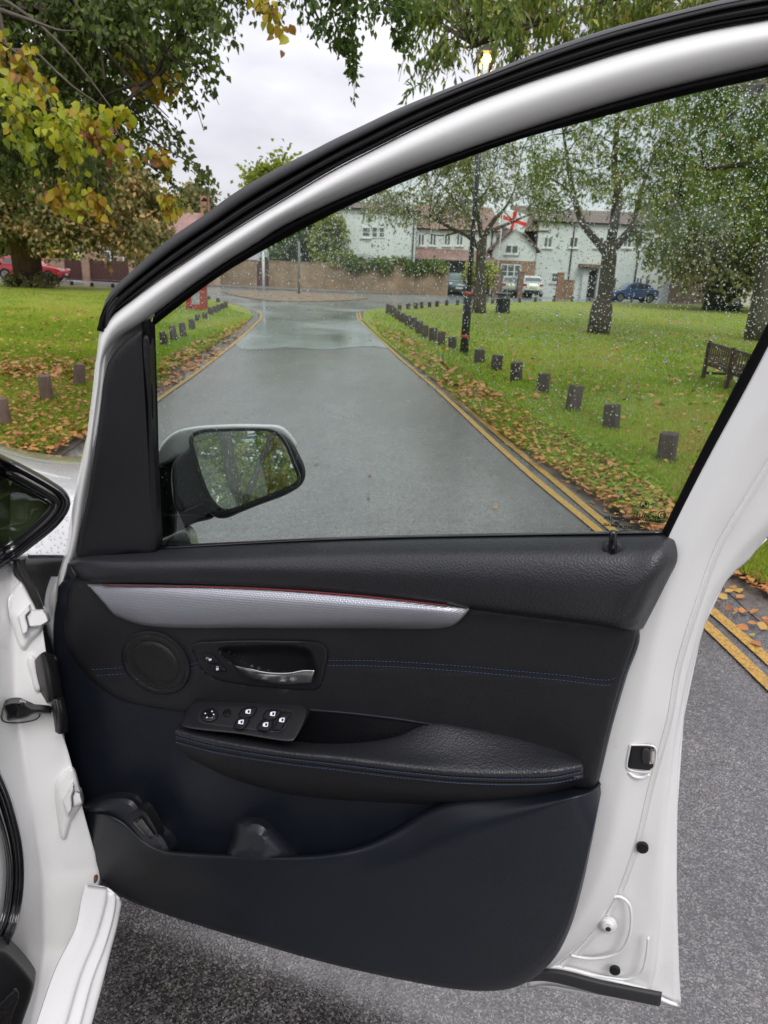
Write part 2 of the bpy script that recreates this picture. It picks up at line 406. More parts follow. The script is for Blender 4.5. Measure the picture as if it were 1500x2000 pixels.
def blend(f, d): return [(rB[i][0]*(1-f)+rC[i][0]*f, rB[i][1]*(1-f)+rC[i][1]*f, d) for i in range(nB)]
shell = loft('door_shell', [blend(0, -.016), blend(.05, -.004), blend(.14, .006), blend(.26, .012), blend(.40, .0145), blend(.55, .0135), blend(.75, .0085), blend(.94, .000), blend(1.04, -.012), [((rB[i][0]*(1-f_)+rC[i][0]*f_), (rB[i][1]*(1-f_)+rC[i][1]*f_), -.020) for i in range(nB) for f_ in [1.5 if rC[i][1] > 655 else (1.3 if rC[i][1] > 622 else 1.07)]]], M['white'], car, n=nB, m=3, solid=.01, linear=True)
shell['label'] = 'white painted metal door shell'
R0 = [(1742, 95), (1640, 330), (1500, 670), (1383, 890), (1305, 1040), (1275, 1130), (1240, 1220), (1215, 1300), (1180, 1430), (1155, 1540), (1125, 1700), (1085, 1800), (1030, 1870), (975, 1912)]
R1a = [(1800, 105), (1765, 290), (1700, 470), (1560, 720), (1460, 865), (1396, 980), (1362, 1045), (1324, 1130), (1300, 1200), (1272, 1320), (1250, 1430), (1222, 1540), (1190, 1680), (1140, 1795), (1080, 1865), (1010, 1914)]
R1 = [(1835, 130), (1800, 370), (1720, 560), (1600, 730), (1500, 888), (1440, 985), (1393, 1067), (1349, 1190), (1316, 1300), (1299, 1400), (1284, 1457), (1263, 1533), (1235, 1650), (1190, 1767), (1135, 1840), (1088, 1882), (1055, 1900)]
R1c = [(1842, 138), (1812, 390), (1735, 590), (1612, 752), (1512, 900), (1452, 998), (1405, 1080), (1358, 1200), (1323, 1300), (1305, 1400), (1290, 1465), (1270, 1540), (1243, 1655), (1200, 1775), (1150, 1850), (1110, 1888), (1080, 1903)]
R2 = [(1868, 190), (1850, 520), (1760, 760), (1640, 880), (1540, 975), (1470, 1045), (1425, 1100), (1378, 1180), (1345, 1285), (1322, 1400), (1308, 1490), (1296, 1600), (1288, 1720), (1278, 1830), (1268, 1900), (1255, 1938)]
R2b = [(1874, 200), (1858, 545), (1765, 790), (1650, 905), (1550, 995), (1480, 1060), (1435, 1112), (1388, 1185), (1352, 1288), (1328, 1400), (1314, 1490), (1302, 1600), (1295, 1720), (1286, 1830), (1278, 1900), (1268, 1944)]
R3 = [(1890, 220), (1880, 600), (1790, 850), (1660, 945), (1500, 1048), (1460, 1096), (1417, 1132), (1391, 1172), (1377, 1220), (1363, 1267), (1343, 1350), (1336, 1400), (1326, 1490), (1323, 1600), (1322, 1720), (1325, 1850), (1328, 1925), (1331, 1966)]
side = loft('door_rear_frame', [arow(R0, .000), arow([(a[0]*.5+b[0]*.5, a[1]*.5+b[1]*.5) for a, b in zip(crv(R0, 14), crv(R1a, 14))], .005), arow(R1a, .006), arow(R1, -.006), arow([(x+2.5, y+1) for x, y in R1], -.012), arow([(x+5, y+2) for x, y in R1], -.010), arow(R1c, -.024), arow(R2, -.028), arow(R2b, -.040), arow(R3, -.048)], M['white'], shell, n=150, m=4, solid=.01)
# strip of shell below the panel, and the outer skin behind everything
OUT = [(110, 1180), (122, 1330), (150, 1520), (160, 1620), (185, 1715), (245, 1745), (350, 1780), (600, 1850), (800, 1895), (940, 1915), (1060, 1928), (1290, 1966), (1329, 1966), (1322, 1800), (1322, 1600), (1336, 1400), (1372, 1230), (1417, 1136), (1500, 1052), (1420, 1040), (1310, 1060), (700, 1075), (300, 1090), (140, 1110)]
relief('outer_skin', OUT, M['white'], shell, d=-.058, h=.004, r=4, res=60, back=.012, sharp=True)
loft('bottom_flange', [[(1030, 1905, -.006), (1075, 1890, -.006), (1180, 1912, -.01), (1262, 1934, -.02)], [(1030, 1920, -.01), (1065, 1903, -.012), (1180, 1930, -.016), (1300, 1957, -.03)], [(1030, 1930, -.02), (1065, 1925, -.02), (1180, 1945, -.03), (1330, 1968, -.046)]], M['white'], shell, n=30, m=3, solid=.006)
# pressed recess with bolt, plugs, latch
def ring_tube(px, d, r, name, mat, parent, closed=False, place=Dp, n=None):
    P = crv([(x, y) for x, y in px], n or max(8, int(len(px)*7)), closed)
    if closed: P = np.vstack([P, P[:1]])
    df = d if callable(d) else (lambda x, y: d)
    return tubes(name, [[place(x, y, df(x, y)) for x, y in P]], [r], mat, parent, sides=8)
ring_tube([(1196, 1752), (1212, 1752), (1228, 1765), (1233, 1790), (1228, 1830), (1212, 1858), (1190, 1868), (1150, 1872), (1115, 1866)], -.0095, .0028, 'pressed_ridge', M['white'], shell)
ring_tube([(1090, 1888), (1180, 1908), (1230, 1912), (1252, 1900), (1262, 1870), (1266, 1830)], -.0115, .0022, 'pressed_ridge', M['white'], shell)
def ell(cx, cy, rx, ry, rot=0, n=20):
    a = np.arange(n)*2*math.pi/n; c, s = math.cos(math.radians(rot)), math.sin(math.radians(rot))
    return [(cx+rx*math.cos(t)*c-ry*math.sin(t)*s, cy+rx*math.cos(t)*s+ry*math.sin(t)*c) for t in a]
for (x, y, rx, ry) in ((1255, 1657, 12, 10.5), (1201, 1897, 11, 8.5)):
    relief('rubber_plug', ell(x, y, rx, ry, 15), M['rubber'], shell, d=-.010, h=.0025, r=3, res=6, edge_step=3)
bolt = relief('door_bolt', ell(1188, 1809, 17, 15, 10), M['white'], shell, d=-.010, h=.002, r=2, res=8, edge_step=4)
relief('bolt_head', ell(1186, 1810, 13, 11, 10), M['white'], shell, d=-.009, h=.009, r=4, res=5, edge_step=3, back=.01)
relief('bolt_socket', ell(1188, 1815, 5.5, 4.5, 10), M['darkrub'], shell, d=.0, h=.001, r=1, res=3, edge_step=2, back=.001)
relief('door_latch', [(1234, 1457), (1272, 1460), (1279, 1464), (1276, 1498), (1268, 1505), (1230, 1501), (1226, 1497)], M['black'], shell, d=.0095, h=.0012, r=1.5, res=8, edge_step=4, sharp=True, back=.008)
relief('latch_jaw', [(1255, 1463), (1266, 1462), (1270, 1470), (1268, 1490), (1256, 1492), (1252, 1480)], M['darkrub'], shell, d=.0105, h=.005, r=3, res=5, edge_step=3)
relief('latch_plate', [(1269, 1462), (1281, 1465), (1277, 1492), (1266, 1494)], M['chrome'], shell, d=.010, h=.002, r=1.5, res=5, edge_step=3, sharp=True)
ring_tube([(1231, 1455), (1275, 1457), (1281, 1463), (1277, 1499), (1268, 1507), (1229, 1503), (1225, 1498), (1231, 1455)], .0085, .0013, 'latch_rim', M['white'], shell)
ring_tube([(1228, 1508), (1238, 1516), (1256, 1518), (1268, 1512)], .006, .003, 'pressed_ridge', M['white'], shell)
relief('drain_slot', [(1326, 1243), (1331, 1246), (1330, 1262), (1324, 1279), (1322, 1276)], M['rubber'], shell, d=-.018, h=.001, r=.5, res=4, edge_step=3)
# --- bottom and window seals --------------------------------------------
loft('bottom_seal', [[(985, 1905, .0), (1075, 1892, .0), (1180, 1915, -.002), (1293, 1937, -.016)], [(985, 1912, .006), (1070, 1900, .008), (1180, 1925, .006), (1292, 1947, -.008)], [(985, 1925, .006), (1058, 1912, .004), (1180, 1940, .001), (1290, 1961, -.012)], [(985, 1932, -.01), (1052, 1916, -.01), (1180, 1944, -.01), (1288, 1966, -.02)]], M['darkrub'], car, n=40, m=4, solid=.008, label='black rubber strip along the bottom of the door')
seal = loft('door_seal', [arow(ARCH_A, -.03)]+[arow([(a[0]*(1-f)+b[0]*f, a[1]*(1-f)+b[1]*f) for a, b in zip(crv(ARCH_A, 60), crv(ARCH_B2, 60))], dd) for f, dd in ((.04, -.006), (.2, .008), (.38, .010), (.43, .002), (.47, .000), (.52, .006), (.62, .010), (.72, .004), (.76, -.004), (.82, .002), (.9, .004), (.97, -.002))]+[arow(ARCH_B2, -.012)], M['rubber'], car, n=150, m=3, solid=.006, label='black ribbed rubber seal around the window frame')
loft('seal_corner', [[(195, 650, -.02), (199, 610, -.02), (215, 575, -.02)], [(205, 640, .01), (211, 605, .012), (228, 580, .01)], [(214, 625, -.002), (228, 603, .0), (245, 586, -.004)]], M['black'], seal, n=20, m=4, solid=.01)
nC = crv(ARCH_C[10:], 90)
wseal = loft('window_seal', [arow(ARCH_C[11:25], -.006), arow([(a[0]*.6+b[0]*.4, a[1]*.6+b[1]*.4) for a, b in zip(crv(ARCH_C[11:25], 60), crv(ARCH_D, 60))], .0), arow(ARCH_D, -.012)], M['felt'], car, n=110, m=4, solid=.006, label='black rubber seal framing the window glass')
loft('seal_strip', [[(277, 628, -.004), (283, 800, -.004), (296, 1085, -.004)], [(290, 628, .008), (295, 800, .008), (304, 1085, .008)], [(297, 628, -.002), (302, 800, -.002), (309, 1085, -.002)], [(303, 630, -.012), (308, 800, -.012), (315, 1085, -.012)]], M['felt'], wseal, n=30, m=4, solid=.006)
loft('seal_strip', [[(1722, 118, -.012), (1640, 330, -.012), (1500, 629, -.012), (1437, 750, -.012), (1360, 900, -.012), (1290, 1045, -.012)], [(1735, 122, .002), (1655, 345, .002), (1508, 650, .002), (1446, 768, .002), (1369, 912, .002), (1299, 1052, .002)], [(1750, 126, -.003), (1665, 368, -.003), (1504, 676, -.003), (1455, 770, -.003), (1386, 897, -.003), (1310, 1050, -.003)]], M['felt'], wseal, n=40, m=4, solid=.006)
loft('seal_strip', [[(300, 1066, -.010), (650, 1049, -.010), (1000, 1041, -.010), (1300, 1035, -.010)], [(300, 1071, -.002), (650, 1053, -.002), (1000, 1045, -.002), (1300, 1040, -.002)], [(300, 1078, -.006), (650, 1058, -.006), (1000, 1050, -.006), (1300, 1046, -.006)]], M['gloss'], wseal, n=40, m=3, solid=.003)
loft('seal_strip', [[(300, 1074, -.005), (650, 1056, -.005), (1000, 1048, -.005), (1300, 1043, -.005)], [(300, 1080, .003), (650, 1062, .003), (1000, 1054, .003), (1300, 1049, .003)], [(300, 1094, -.006), (650, 1074, -.006), (1000, 1066, -.006), (1300, 1060, -.006)]], M['rubber'], wseal, n=40, m=3, solid=.003)
# --- window glass and rain ----------------------------------------------
GL = [(296, 628)]+ARCH_D[1:]+[(1640, 300), (1500, 650), (1437, 770), (1370, 905), (1300, 1060), (1000, 1065), (650, 1072), (306, 1090)]
GLo = [(290, 620)]+[(x-3, y-8) for x, y in ARCH_D[1:]]+[(1728, 120), (1655, 310), (1510, 655), (1446, 772), (1375, 912), (1302, 1075), (1000, 1080), (650, 1090), (300, 1100)]
glass = relief('window_glass', GLo, M['pane'], car, d=-.018, h=.0, r=0, res=500, back=.004, sharp=True, label='wet side window glass covered in raindrops')
for v in [p for p in glass.data.polygons]: v.use_smooth = False
bm = bmesh.new(); bm.from_mesh(glass.data)
be = [e_ for e_ in bm.edges if len(e_.link_faces) == 1]
bmesh.ops.holes_fill(bm, edges=be, sides=0); bmesh.ops.recalc_face_normals(bm, faces=bm.faces); bm.to_mesh(glass.data); bm.free()
def raindrops():
    poly = np.array(GL, float); N = 62000
    P = np.stack([rng.uniform(290, 1620, N), rng.uniform(140, 1080, N)], 1); P = P[inpoly(P, poly)]
    # fewer drops low down and right, clusters elsewhere
    u = (P[:, 0]-300)/1200; v = (P[:, 1]-150)/930
    cl = .5+.5*np.sin(P[:, 0]*.021+1.3*np.sin(P[:, 1]*.017))*np.sin(P[:, 1]*.027+.8*np.sin(P[:, 0]*.013))
    dens = np.clip(1.02-.95*v, .26, 1)*(0.55+.45*cl)*np.where((u < .75) & (v > .2) & (v < .55), 1.15, .8)
    P = P[rng.random(len(P)) < dens]
    s = np.exp(rng.normal(-.1, .38, len(P)))*.00070; s = np.where(P[:, 1] > 820, s*.7, s)
    up = DU; ri = DE; ax = -DN
    lat = [(0., 1.)]; V = []; Fc = []; K = 7
    base = 0
    for (x, y), r in zip(P, s):
        c = Dp(x, y, -.0221); el = rng.uniform(.9, 1.45); k0 = rng.uniform(0, .5)
        for (rr, hh) in ((1, 0), (.9, .42), (.55, .74)):
            for k in range(K):
                a = 2*math.pi*(k+k0)/K
                V.append(c+ri*math.cos(a)*r*rr+up*math.sin(a)*r*rr*el+ax*hh*r)
        V.append(c+ax*r*.84)
        for q in (0, 1):
            for k in range(K):
                k2 = (k+1) % K; Fc.append((base+q*K+k, base+q*K+k2, base+(q+1)*K+k2, base+(q+1)*K+k))
        for k in range(K): Fc.append((base+2*K+k, base+2*K+(k+1) % K, base+3*K))
        Fc.append(tuple(base+k for k in range(K))[::-1]); base += 3*K+1
    o = mk('raindrops', V, Fc, M['water'], glass); o['kind'] = 'stuff'
    bm = bmesh.new(); bm.from_mesh(o.data); bmesh.ops.recalc_face_normals(bm, faces=bm.faces); bm.to_mesh(o.data); bm.free(); smooth_mesh(o.data)
    return o
raindrops()
# etched markings on the glass (seen from inside, so mirrored)
M['etch'] = simple('etched_mark', (.004, .004, .005), .6)
def marking(txt, x, y, size, mirror=True, name='glass_marking', mat=None, d=-.0168, parent=None):
    cu = bpy.data.curves.new('t', 'FONT'); cu.body = txt; cu.size = size; cu.extrude = .0001; cu.align_x = 'CENTER'; cu.offset = .00028
    ob = bpy.data.objects.new('t', cu); scene.collection.objects.link(ob); bpy.context.view_layer.update()
    dg = bpy.context.evaluated_depsgraph_get(); me = bpy.data.meshes.new_from_object(ob.evaluated_get(dg))
    V = np.array([v.co[:] for v in me.vertices]); Fc = [list(p.vertices) for p in me.polygons]; bpy.data.objects.remove(ob)
    c = Dp(x, y, d); sx = -1 if mirror else 1
    W_ = np.array([c+DE*sx*v[0]+DU*v[1]+DN*v[2] for v in V])
    return mk(name, W_, Fc, mat or M['etch'], parent or glass, smooth=False)
marking('SECURIFLEX', 1205, 1016, 0.0068); marking('58', 1205, 1024, 0.0065); marking('DOT 27 M98 AS2', 1206, 1030, 0.0055)
marking('43R-001155', 1262, 1012, 0.0075); marking('LAMISAFE ADVANCED', 1262, 1018, 0.0047); marking('VERRES', 1260, 1024, 0.0044)
ring_tube(ell(1293, 1006, 7.5, 7), -.0165, .0006, 'glass_marking', M['etch'], glass, True)
marking('E3', 1293, 1010, .0072)
ring_tube(ell(1287, 1018, 4, 4), -.0165, .00025, 'glass_marking', M['etch'], glass, True); marking('CCC', 1292, 1020, .0045)
ring_tube(ell(1259, 986, 8.5, 8), -.0165, .0006, 'glass_marking', M['etch'], glass, True)
def quad_mark(P, parent=glass, d=-.0168): relief('glass_marking', P, M['etch'], parent, d=d, h=.0002, r=0, res=20, sharp=True, edge_step=2, back=.0002)
quad_mark([(1259, 986), (1259, 980), (1263, 981), (1265, 986)]); quad_mark([(1259, 986), (1259, 992), (1255, 991), (1253, 986)])
quad_mark([(1199, 998), (1211, 998), (1206, 1002), (1204, 1002)]); quad_mark([(1204, 1003), (1206, 1003), (1212, 1007), (1199, 1007)])
# --- black triangular cover at the mirror --------------------------------
cov = relief('corner_cover', [(278, 643), (262, 652), (236, 674), (213, 705), (203, 740), (198, 780), (188, 860), (172, 965), (150, 1078), (152, 1092), (200, 1092), (255, 1082), (300, 1080), (296, 950), (288, 800), (281, 680)], M['cover'], car, d=.0, h=.013, r=9, res=14, back=.02, label='black triangular plastic cover below the window corner')
relief('cover_rib', [(281, 655), (288, 655), (296, 800), (304, 1075), (296, 1080), (289, 800)], M['black'], cov, d=.008, h=.004, r=3, res=10, back=.012)
# --- door lining ----------------------------------------------------------
BEZ = [(374, 1264), (380, 1256), (425, 1252), (489, 1250), (553, 1251), (617, 1254), (633, 1260), (640, 1276), (635, 1305), (626, 1340), (615, 1348), (596, 1348), (532, 1344), (447, 1333), (415, 1323), (393, 1303), (382, 1280)]
bezp = crv(BEZ, 60, True)
REC = crv([(428, 1266), (480, 1262), (560, 1260), (606, 1270), (614, 1295), (610, 1325), (560, 1330), (500, 1318), (460, 1300)], 40, True)
def rec_dip(P, ed):
    q = inpoly(P, bezp); e1 = edist(P, bezp); return np.where(q, -.034*np.clip((e1-5)/8, 0, 1), 0)
CARD = [(118, 1135), (110, 1170), (104, 1225), (106, 1290), (113, 1370), (126, 1440), (141, 1510), (152, 1560), (156, 1600), (160, 1650), (172, 1695), (190, 1724), (245, 1752), (600, 1850), (900, 1900), (1080, 1800), (1140, 1640), (1172, 1520), (1196, 1420), (1225, 1320), (1250, 1235), (1200, 1160), (700, 1125), (300, 1110)]
card = relief('door_card', CARD, M['card'], car, d=.0, h=.022, r=10, res=22, back=.03, label='dark grey plastic door card around the leather inserts',
    extra=lambda P, ed: rec_dip(P, ed)*.75)
SPKX, SPKY = 305, 1294
INS = [(140, 1138), (128, 1190), (124, 1235), (130, 1265), (152, 1300), (190, 1340), (235, 1368), (300, 1384), (380, 1394), (500, 1398), (600, 1404), (800, 1440), (1000, 1480), (1120, 1540), (1160, 1541), (1172, 1500), (1190, 1420), (1215, 1330), (1244, 1240), (1244, 1225), (1150, 1212), (900, 1180), (600, 1140), (300, 1120)]
def insert_extra(P, ed):
    e = rec_dip(P, ed)
    # stitched seam groove
    ys = np.interp(P[:, 0], [180, 375, 640, 900, 1190, 1225], [1312, 1303, 1295, 1306, 1331, 1310]); w = np.abs(P[:, 1]-ys)
    return e-.0022*np.exp(-(w/4.5)**2)
ins = relief('leather_insert', INS, M['insert'], card, d=.014, h=.018, r=11, res=8, back=.02, extra=insert_extra)
def stitch(line, d, parent, dash=5.2, gap=2.2, r=.00045, off=0):
    P = crv(line, 400); L = np.concatenate([[0], np.cumsum(np.linalg.norm(np.diff(P, axis=0), axis=1))]); s = 0; ps = []
    df = d if callable(d) else (lambda x, y: d)
    while s < L[-1]-dash:
        q = [[np.interp(s+k*dash/2, L, P[:, c]) for c in (0, 1)] for k in range(3)]
        ps.append([Dp(a, b, df(a, b)+(.0007 if i == 1 else 0)) for i, (a, b) in enumerate(q)]); s += dash+gap
    return tubes('stitching', ps, [r]*len(ps), M['thread'], parent, sides=4)
dS = .0318
stitch([(178, 1308), (210, 1306), (243, 1304)], dS, card); stitch([(188, 1319), (215, 1318), (247, 1315)], dS, card)
stitch([(371, 1298), (378, 1296), (386, 1295)], dS, card); stitch([(372, 1307), (380, 1305), (390, 1304)], dS, card)
def stz(dy): return [(641, 1290+dy), (700, 1290+dy), (800, 1294+dy), (900, 1301+dy), (1000, 1310+dy), (1100, 1319+dy), (1190, 1328+dy), (1204, 1322+dy), (1215, 1312+dy), (1228, 1305+dy)]
stitch(stz(0), lambda x, y: dS if x < 1195 else dS-.0135*((x-1195)/33)**1.5, card); stitch(stz(10), lambda x, y: dS if x < 1190 else dS-.0145*((x-1190)/38)**1.5, card)
# belt trim ---------------------------------------------------------------
belt = loft('belt_trim', [
    [(138, 1100, -.004), (150, 1088, -.004), (260, 1078, -.004), (312, 1073, -.004), (650, 1056, -.004), (1000, 1048, -.004), (1230, 1046, -.004), (1296, 1046, -.004), (1312, 1050, -.004)],
    [(136, 1098, .012), (150, 1090, .014), (260, 1083, .014), (320, 1079, .014), (650, 1064, .014), (1000, 1056, .014), (1230, 1054, .014), (1298, 1052, .014), (1318, 1058, .006)],
    [(135, 1101, .03), (150, 1096, .036), (260, 1095, .038), (320, 1093, .038), (650, 1082, .038), (1000, 1078, .040), (1230, 1080, .040), (1298, 1078, .038), (1323, 1078, .012)],
    [(138, 1106, .036), (156, 1104, .046), (260, 1105, .048), (320, 1104, .049), (650, 1100, .050), (1000, 1104, .054), (1230, 1114, .056), (1285, 1112, .054), (1321, 1100, .014)],
    [(143, 1113, .038), (165, 1114, .048), (260, 1116, .051), (320, 1116, .052), (650, 1120, .056), (1000, 1140, .062), (1200, 1156, .064), (1262, 1150, .060), (1305, 1132, .012)],
    [(150, 1122, .034), (172, 1127, .044), (260, 1130, .047), (320, 1131, .048), (650, 1146, .053), (1000, 1184, .058), (1180, 1205, .060), (1240, 1206, .054), (1281, 1180, .010)],
    [(155, 1130, .026), (178, 1137, .032), (260, 1139, .035), (320, 1140, .036), (650, 1156, .042), (1000, 1198, .044), (1170, 1219, .046), (1234, 1228, .042), (1259, 1222, .008)],
    [(158, 1133, .008), (182, 1142, .01), (260, 1143, .012), (320, 1144, .012), (650, 1160, .012), (1000, 1203, .012), (1165, 1223, .012), (1232, 1233, .012), (1255, 1228, .0)]], M['belt'], car, n=150, m=4, solid=.003, label='black grained leather trim along the window ledge')
loft('ledge_end', [[(140, 1100, .0), (150, 1124, .0), (160, 1136, .0)], [(133, 1102, .02), (138, 1120, .022), (148, 1132, .02)], [(128, 1120, .01), (122, 1134, .012), (118, 1146, .01)]], M['card'], belt, n=14, m=4, solid=.003)
dp = relief('pin_grommet', ell(1197, 1071, 20, 13.5), M['darkrub'], belt, d=.036, h=.004, r=5, res=6, edge_step=4, back=.012)
pin = tubes('lock_pin', [[Dp(1197, 1076, .040), Dp(1197, 1060, .040), Dp(1197, 1050, .039), Dp(1197, 1041, .038), Dp(1197, 1037, .038), Dp(1197, 1035.5, .038)]], [[.0058, .0058, .0054, .0052, .0042, .001]], M['gloss'], belt, sides=16)
# decor strip ---------------------------------------------------------------
SY = lambda y, k: y+k
decor = loft('decor_strip', [
    [(170, 1140, .030), (260, 1141, .036), (500, 1147, .040), (700, 1161, .042), (870, 1180, .042), (917, 1187, .034)],
    [(174, 1145, .038), (262, 1147, .044), (500, 1153, .048), (700, 1167, .050), (870, 1185, .050), (916, 1190, .038)],
    [(186, 1158, .044), (264, 1162, .050), (500, 1172, .056), (700, 1184, .058), (866, 1195, .056), (909, 1200, .042)],
    [(203, 1178, .046), (268, 1190, .052), (500, 1198, .056), (700, 1206, .056), (862, 1210, .052), (901, 1209, .042)],
    [(218, 1196, .044), (276, 1212, .046), (500, 1218, .048), (700, 1220, .048), (858, 1220, .045), (891, 1218, .038)],
    [(226, 1203, .036), (282, 1221, .034), (500, 1226, .034), (700, 1227, .034), (856, 1227, .034), (880, 1224, .030)],
    [(229, 1205, .018), (284, 1223, .018), (500, 1228, .018), (700, 1229, .018), (856, 1229, .018), (877, 1226, .018)]], M['strip'], card, n=110, m=4, solid=.003)
decor['label'] = 'silver textured decor strip with a thin red line'
loft('red_line', [[(200, 1142.5, .0445), (500, 1148, .0485), (700, 1162, .0505), (873, 1181, .0505)], [(200, 1143.2, .0462), (500, 1150.5, .0502), (700, 1165, .0522), (873, 1182.5, .0522)]], M['redline'], card, n=60, m=1, solid=.002)
# speaker -------------------------------------------------------------------
spc = Dp(SPKX, SPKY, .034)
def disc_rings(prof, name, mat, parent, c, sx=1, sy=1, K=56):
    V = []; Fc = []
    for r, h in prof:
        for k in range(K):
            a = 2*math.pi*k/K; V.append(c+DE*math.cos(a)*r*sx+DU*math.sin(a)*r*sy+DN*h)
    for i in range(len(prof)-1):
        for k in range(K):
            k2 = (k+1) % K; Fc.append((i*K+k, i*K+k2, (i+1)*K+k2, (i+1)*K+k))
    Fc.append([(len(prof)-1)*K+k for k in range(K)])
    f = Fc[0]; A = np.array(V)
    return mk(name, V, Fc, mat, parent, True, auto=50)
# radius from the photo width of the rim
sr = np.linalg.norm(Dp(370, SPKY, .034)-Dp(238, SPKY, .034))/2
SPK = [(236, 1283), (243, 1256), (262, 1237), (290, 1231), (322, 1238), (350, 1258), (367, 1285), (372, 1310), (366, 1334), (349, 1350), (320, 1356), (289, 1350), (262, 1332), (243, 1308)]
def sh(P, f, c=(305, 1294), dx=0, dy=0): return [((x-c[0])*f+c[0]+dx, (y-c[1])*f+c[1]+dy) for x, y in P]
spk = relief('speaker_ring', SPK, M['black'], card, d=.031, h=.0075, r=5, res=5, edge_step=5, extra=lambda P, ed: -.005*np.clip((ed-7)/5, 0, 1), back=.014)
relief('speaker_grille', sh(SPK, .89, dx=-1, dy=1), M['grille'], card, d=.0335, h=.0045, r=14, res=5, edge_step=5, back=.012, extra=lambda P, ed: -.0035*np.exp(-((ed-13)/3)**2))
# interior handle ----------------------------------------------------------
hb = relief('handle_bezel', BEZ, M['black'], car, d=.031, h=.004, r=4, res=5, edge_step=4, back=.012, label='black recessed bowl around the inner door handle',
    extra=lambda P, ed: np.where(inpoly(P, REC), -.028*np.clip(edist(P, REC)/14, 0, 1)**.7, 0))
lever = loft('handle_lever', [
    [(458, 1298, .034), (475, 1301, .040), (489, 1304, .044), (510, 1309, .046), (532, 1312, .047), (564, 1312, .046), (592, 1307, .045), (614, 1308.5, .044)],
    [(458, 1300, .038), (475, 1304, .046), (489, 1307, .050), (510, 1312, .053), (532, 1315, .054), (564, 1315, .053), (592, 1311, .050), (614, 1311, .047)],
    [(461, 1305, .038), (477, 1312, .045), (492, 1318, .049), (512, 1323, .051), (534, 1327, .051), (564, 1326, .050), (592, 1322, .048), (612, 1322, .046)],
    [(466, 1312, .034), (480, 1320, .040), (494, 1326, .042), (514, 1331, .043), (536, 1335, .043), (564, 1336, .043), (592, 1334, .042), (610, 1334, .041)],
    [(466, 1312, .026), (480, 1321, .026), (494, 1327, .026), (514, 1332, .026), (536, 1336, .026), (564, 1337, .026), (592, 1335, .026), (610, 1335, .026)]], M['chrome'], hb, n=50, m=4, solid=.002)
lever['label'] = 'curved satin chrome door lever'
relief('lock_button', [(392, 1277), (413, 1276), (430, 1296), (407, 1297)], M['black'], hb, d=.032, h=.006, r=2, res=6, edge_step=3, sharp=True)
relief('lock_button', [(408, 1298.5), (431, 1297.5), (444, 1312), (417, 1313)], M['black'], hb, d=.032, h=.006, r=2, res=6, edge_step=3, sharp=True)
def icon(px, d, parent, name='button_symbol'): relief(name, px, M['icon'], parent, d=d, h=.0003, r=0, res=30, sharp=True, edge_step=1.2, back=.0003)
icon([(408, 1287), (413, 1286), (413, 1290), (408, 1291)], .0383, hb); ring_tube([(403, 1288), (403, 1285), (406, 1285), (408, 1288)], .0384, .00035, 'button_symbol', M['icon'], hb)
icon([(422, 1305), (427, 1304.5), (427, 1309), (422, 1309.5)], .0383, hb); ring_tube([(423, 1305), (423, 1302), (426, 1302), (426, 1305)], .0384, .00035, 'button_symbol', M['icon'], hb)
# lower panel with map pocket -----------------------------------------------
RIM = [(153, 1584), (180, 1586), (210, 1589), (240, 1602), (262, 1622), (285, 1643), (320, 1659), (380, 1665), (450, 1668), (560, 1671), (650, 1665), (720, 1647), (780, 1616), (830, 1584), (880, 1564), (960, 1553), (1060, 1545), (1110, 1542), (1150, 1540), (1172, 1528)]
BOT = [(156, 1602), (162, 1650), (175, 1694), (205, 1732), (243, 1755), (300, 1778), (380, 1805), (480, 1836), (600, 1871), (700, 1896), (800, 1917), (880, 1931), (950, 1936), (1005, 1929), (1050, 1905), (1088, 1865), (1115, 1810), (1138, 1730), (1155, 1650), (1174, 1550)]
rr_, bb_ = crv(RIM, 90), crv(BOT, 90)
# drive both edges by matching parameters so columns run downwards
tb = np.linspace(0, 1, 90)
def prow(f, d, dx=0):
    out = []
    for i in range(90):
        a, b = rr_[i], bb_[i]; x = a[0]*(1-f)+b[0]*f; y = a[1]*(1-f)+b[1]*f
        dd = d(i/89, f) if callable(d) else d
        out.append((x, y, dd))
    return out
def PD(u, f):
    # depth of the pocket wall along the door: deep on the left and middle, shallow right
    body = .088-.018*u
    if u > .93: body *= 1-.75*((u-.93)/.07)**2
    if u < .05: body *= .55+.45*(u/.05)
    w = 1.0
    if f < .06: w = .78+.22*math.sqrt(max(0, 1-(1-f/.06)**2))
    # soft shelf above the kneebulge on the right
    if .5 < u: 
        k = min(1, (u-.5)/.15); c = .16+.05*max(0, (.8-u)); w *= 1-.42*k*max(0, 1-f/c)**1.0
    if f > .95: w *= math.sqrt(max(.05, 1-((f-.95)/.06)**2))
    return body*w*(1-.12*f)
lower = loft('map_pocket', [prow(0, lambda u, f: .012)]+[prow(f, PD) for f in (0, .015, .04, .08, .13, .18, .24, .32, .42, .55, .7, .82, .9, .94, .965, .985, .998)]+[prow(1, lambda u, f: -.01)], M['dusty'], car, n=90, m=2, solid=.003, linear=True, label='dark plastic lower door panel with a deep map pocket')
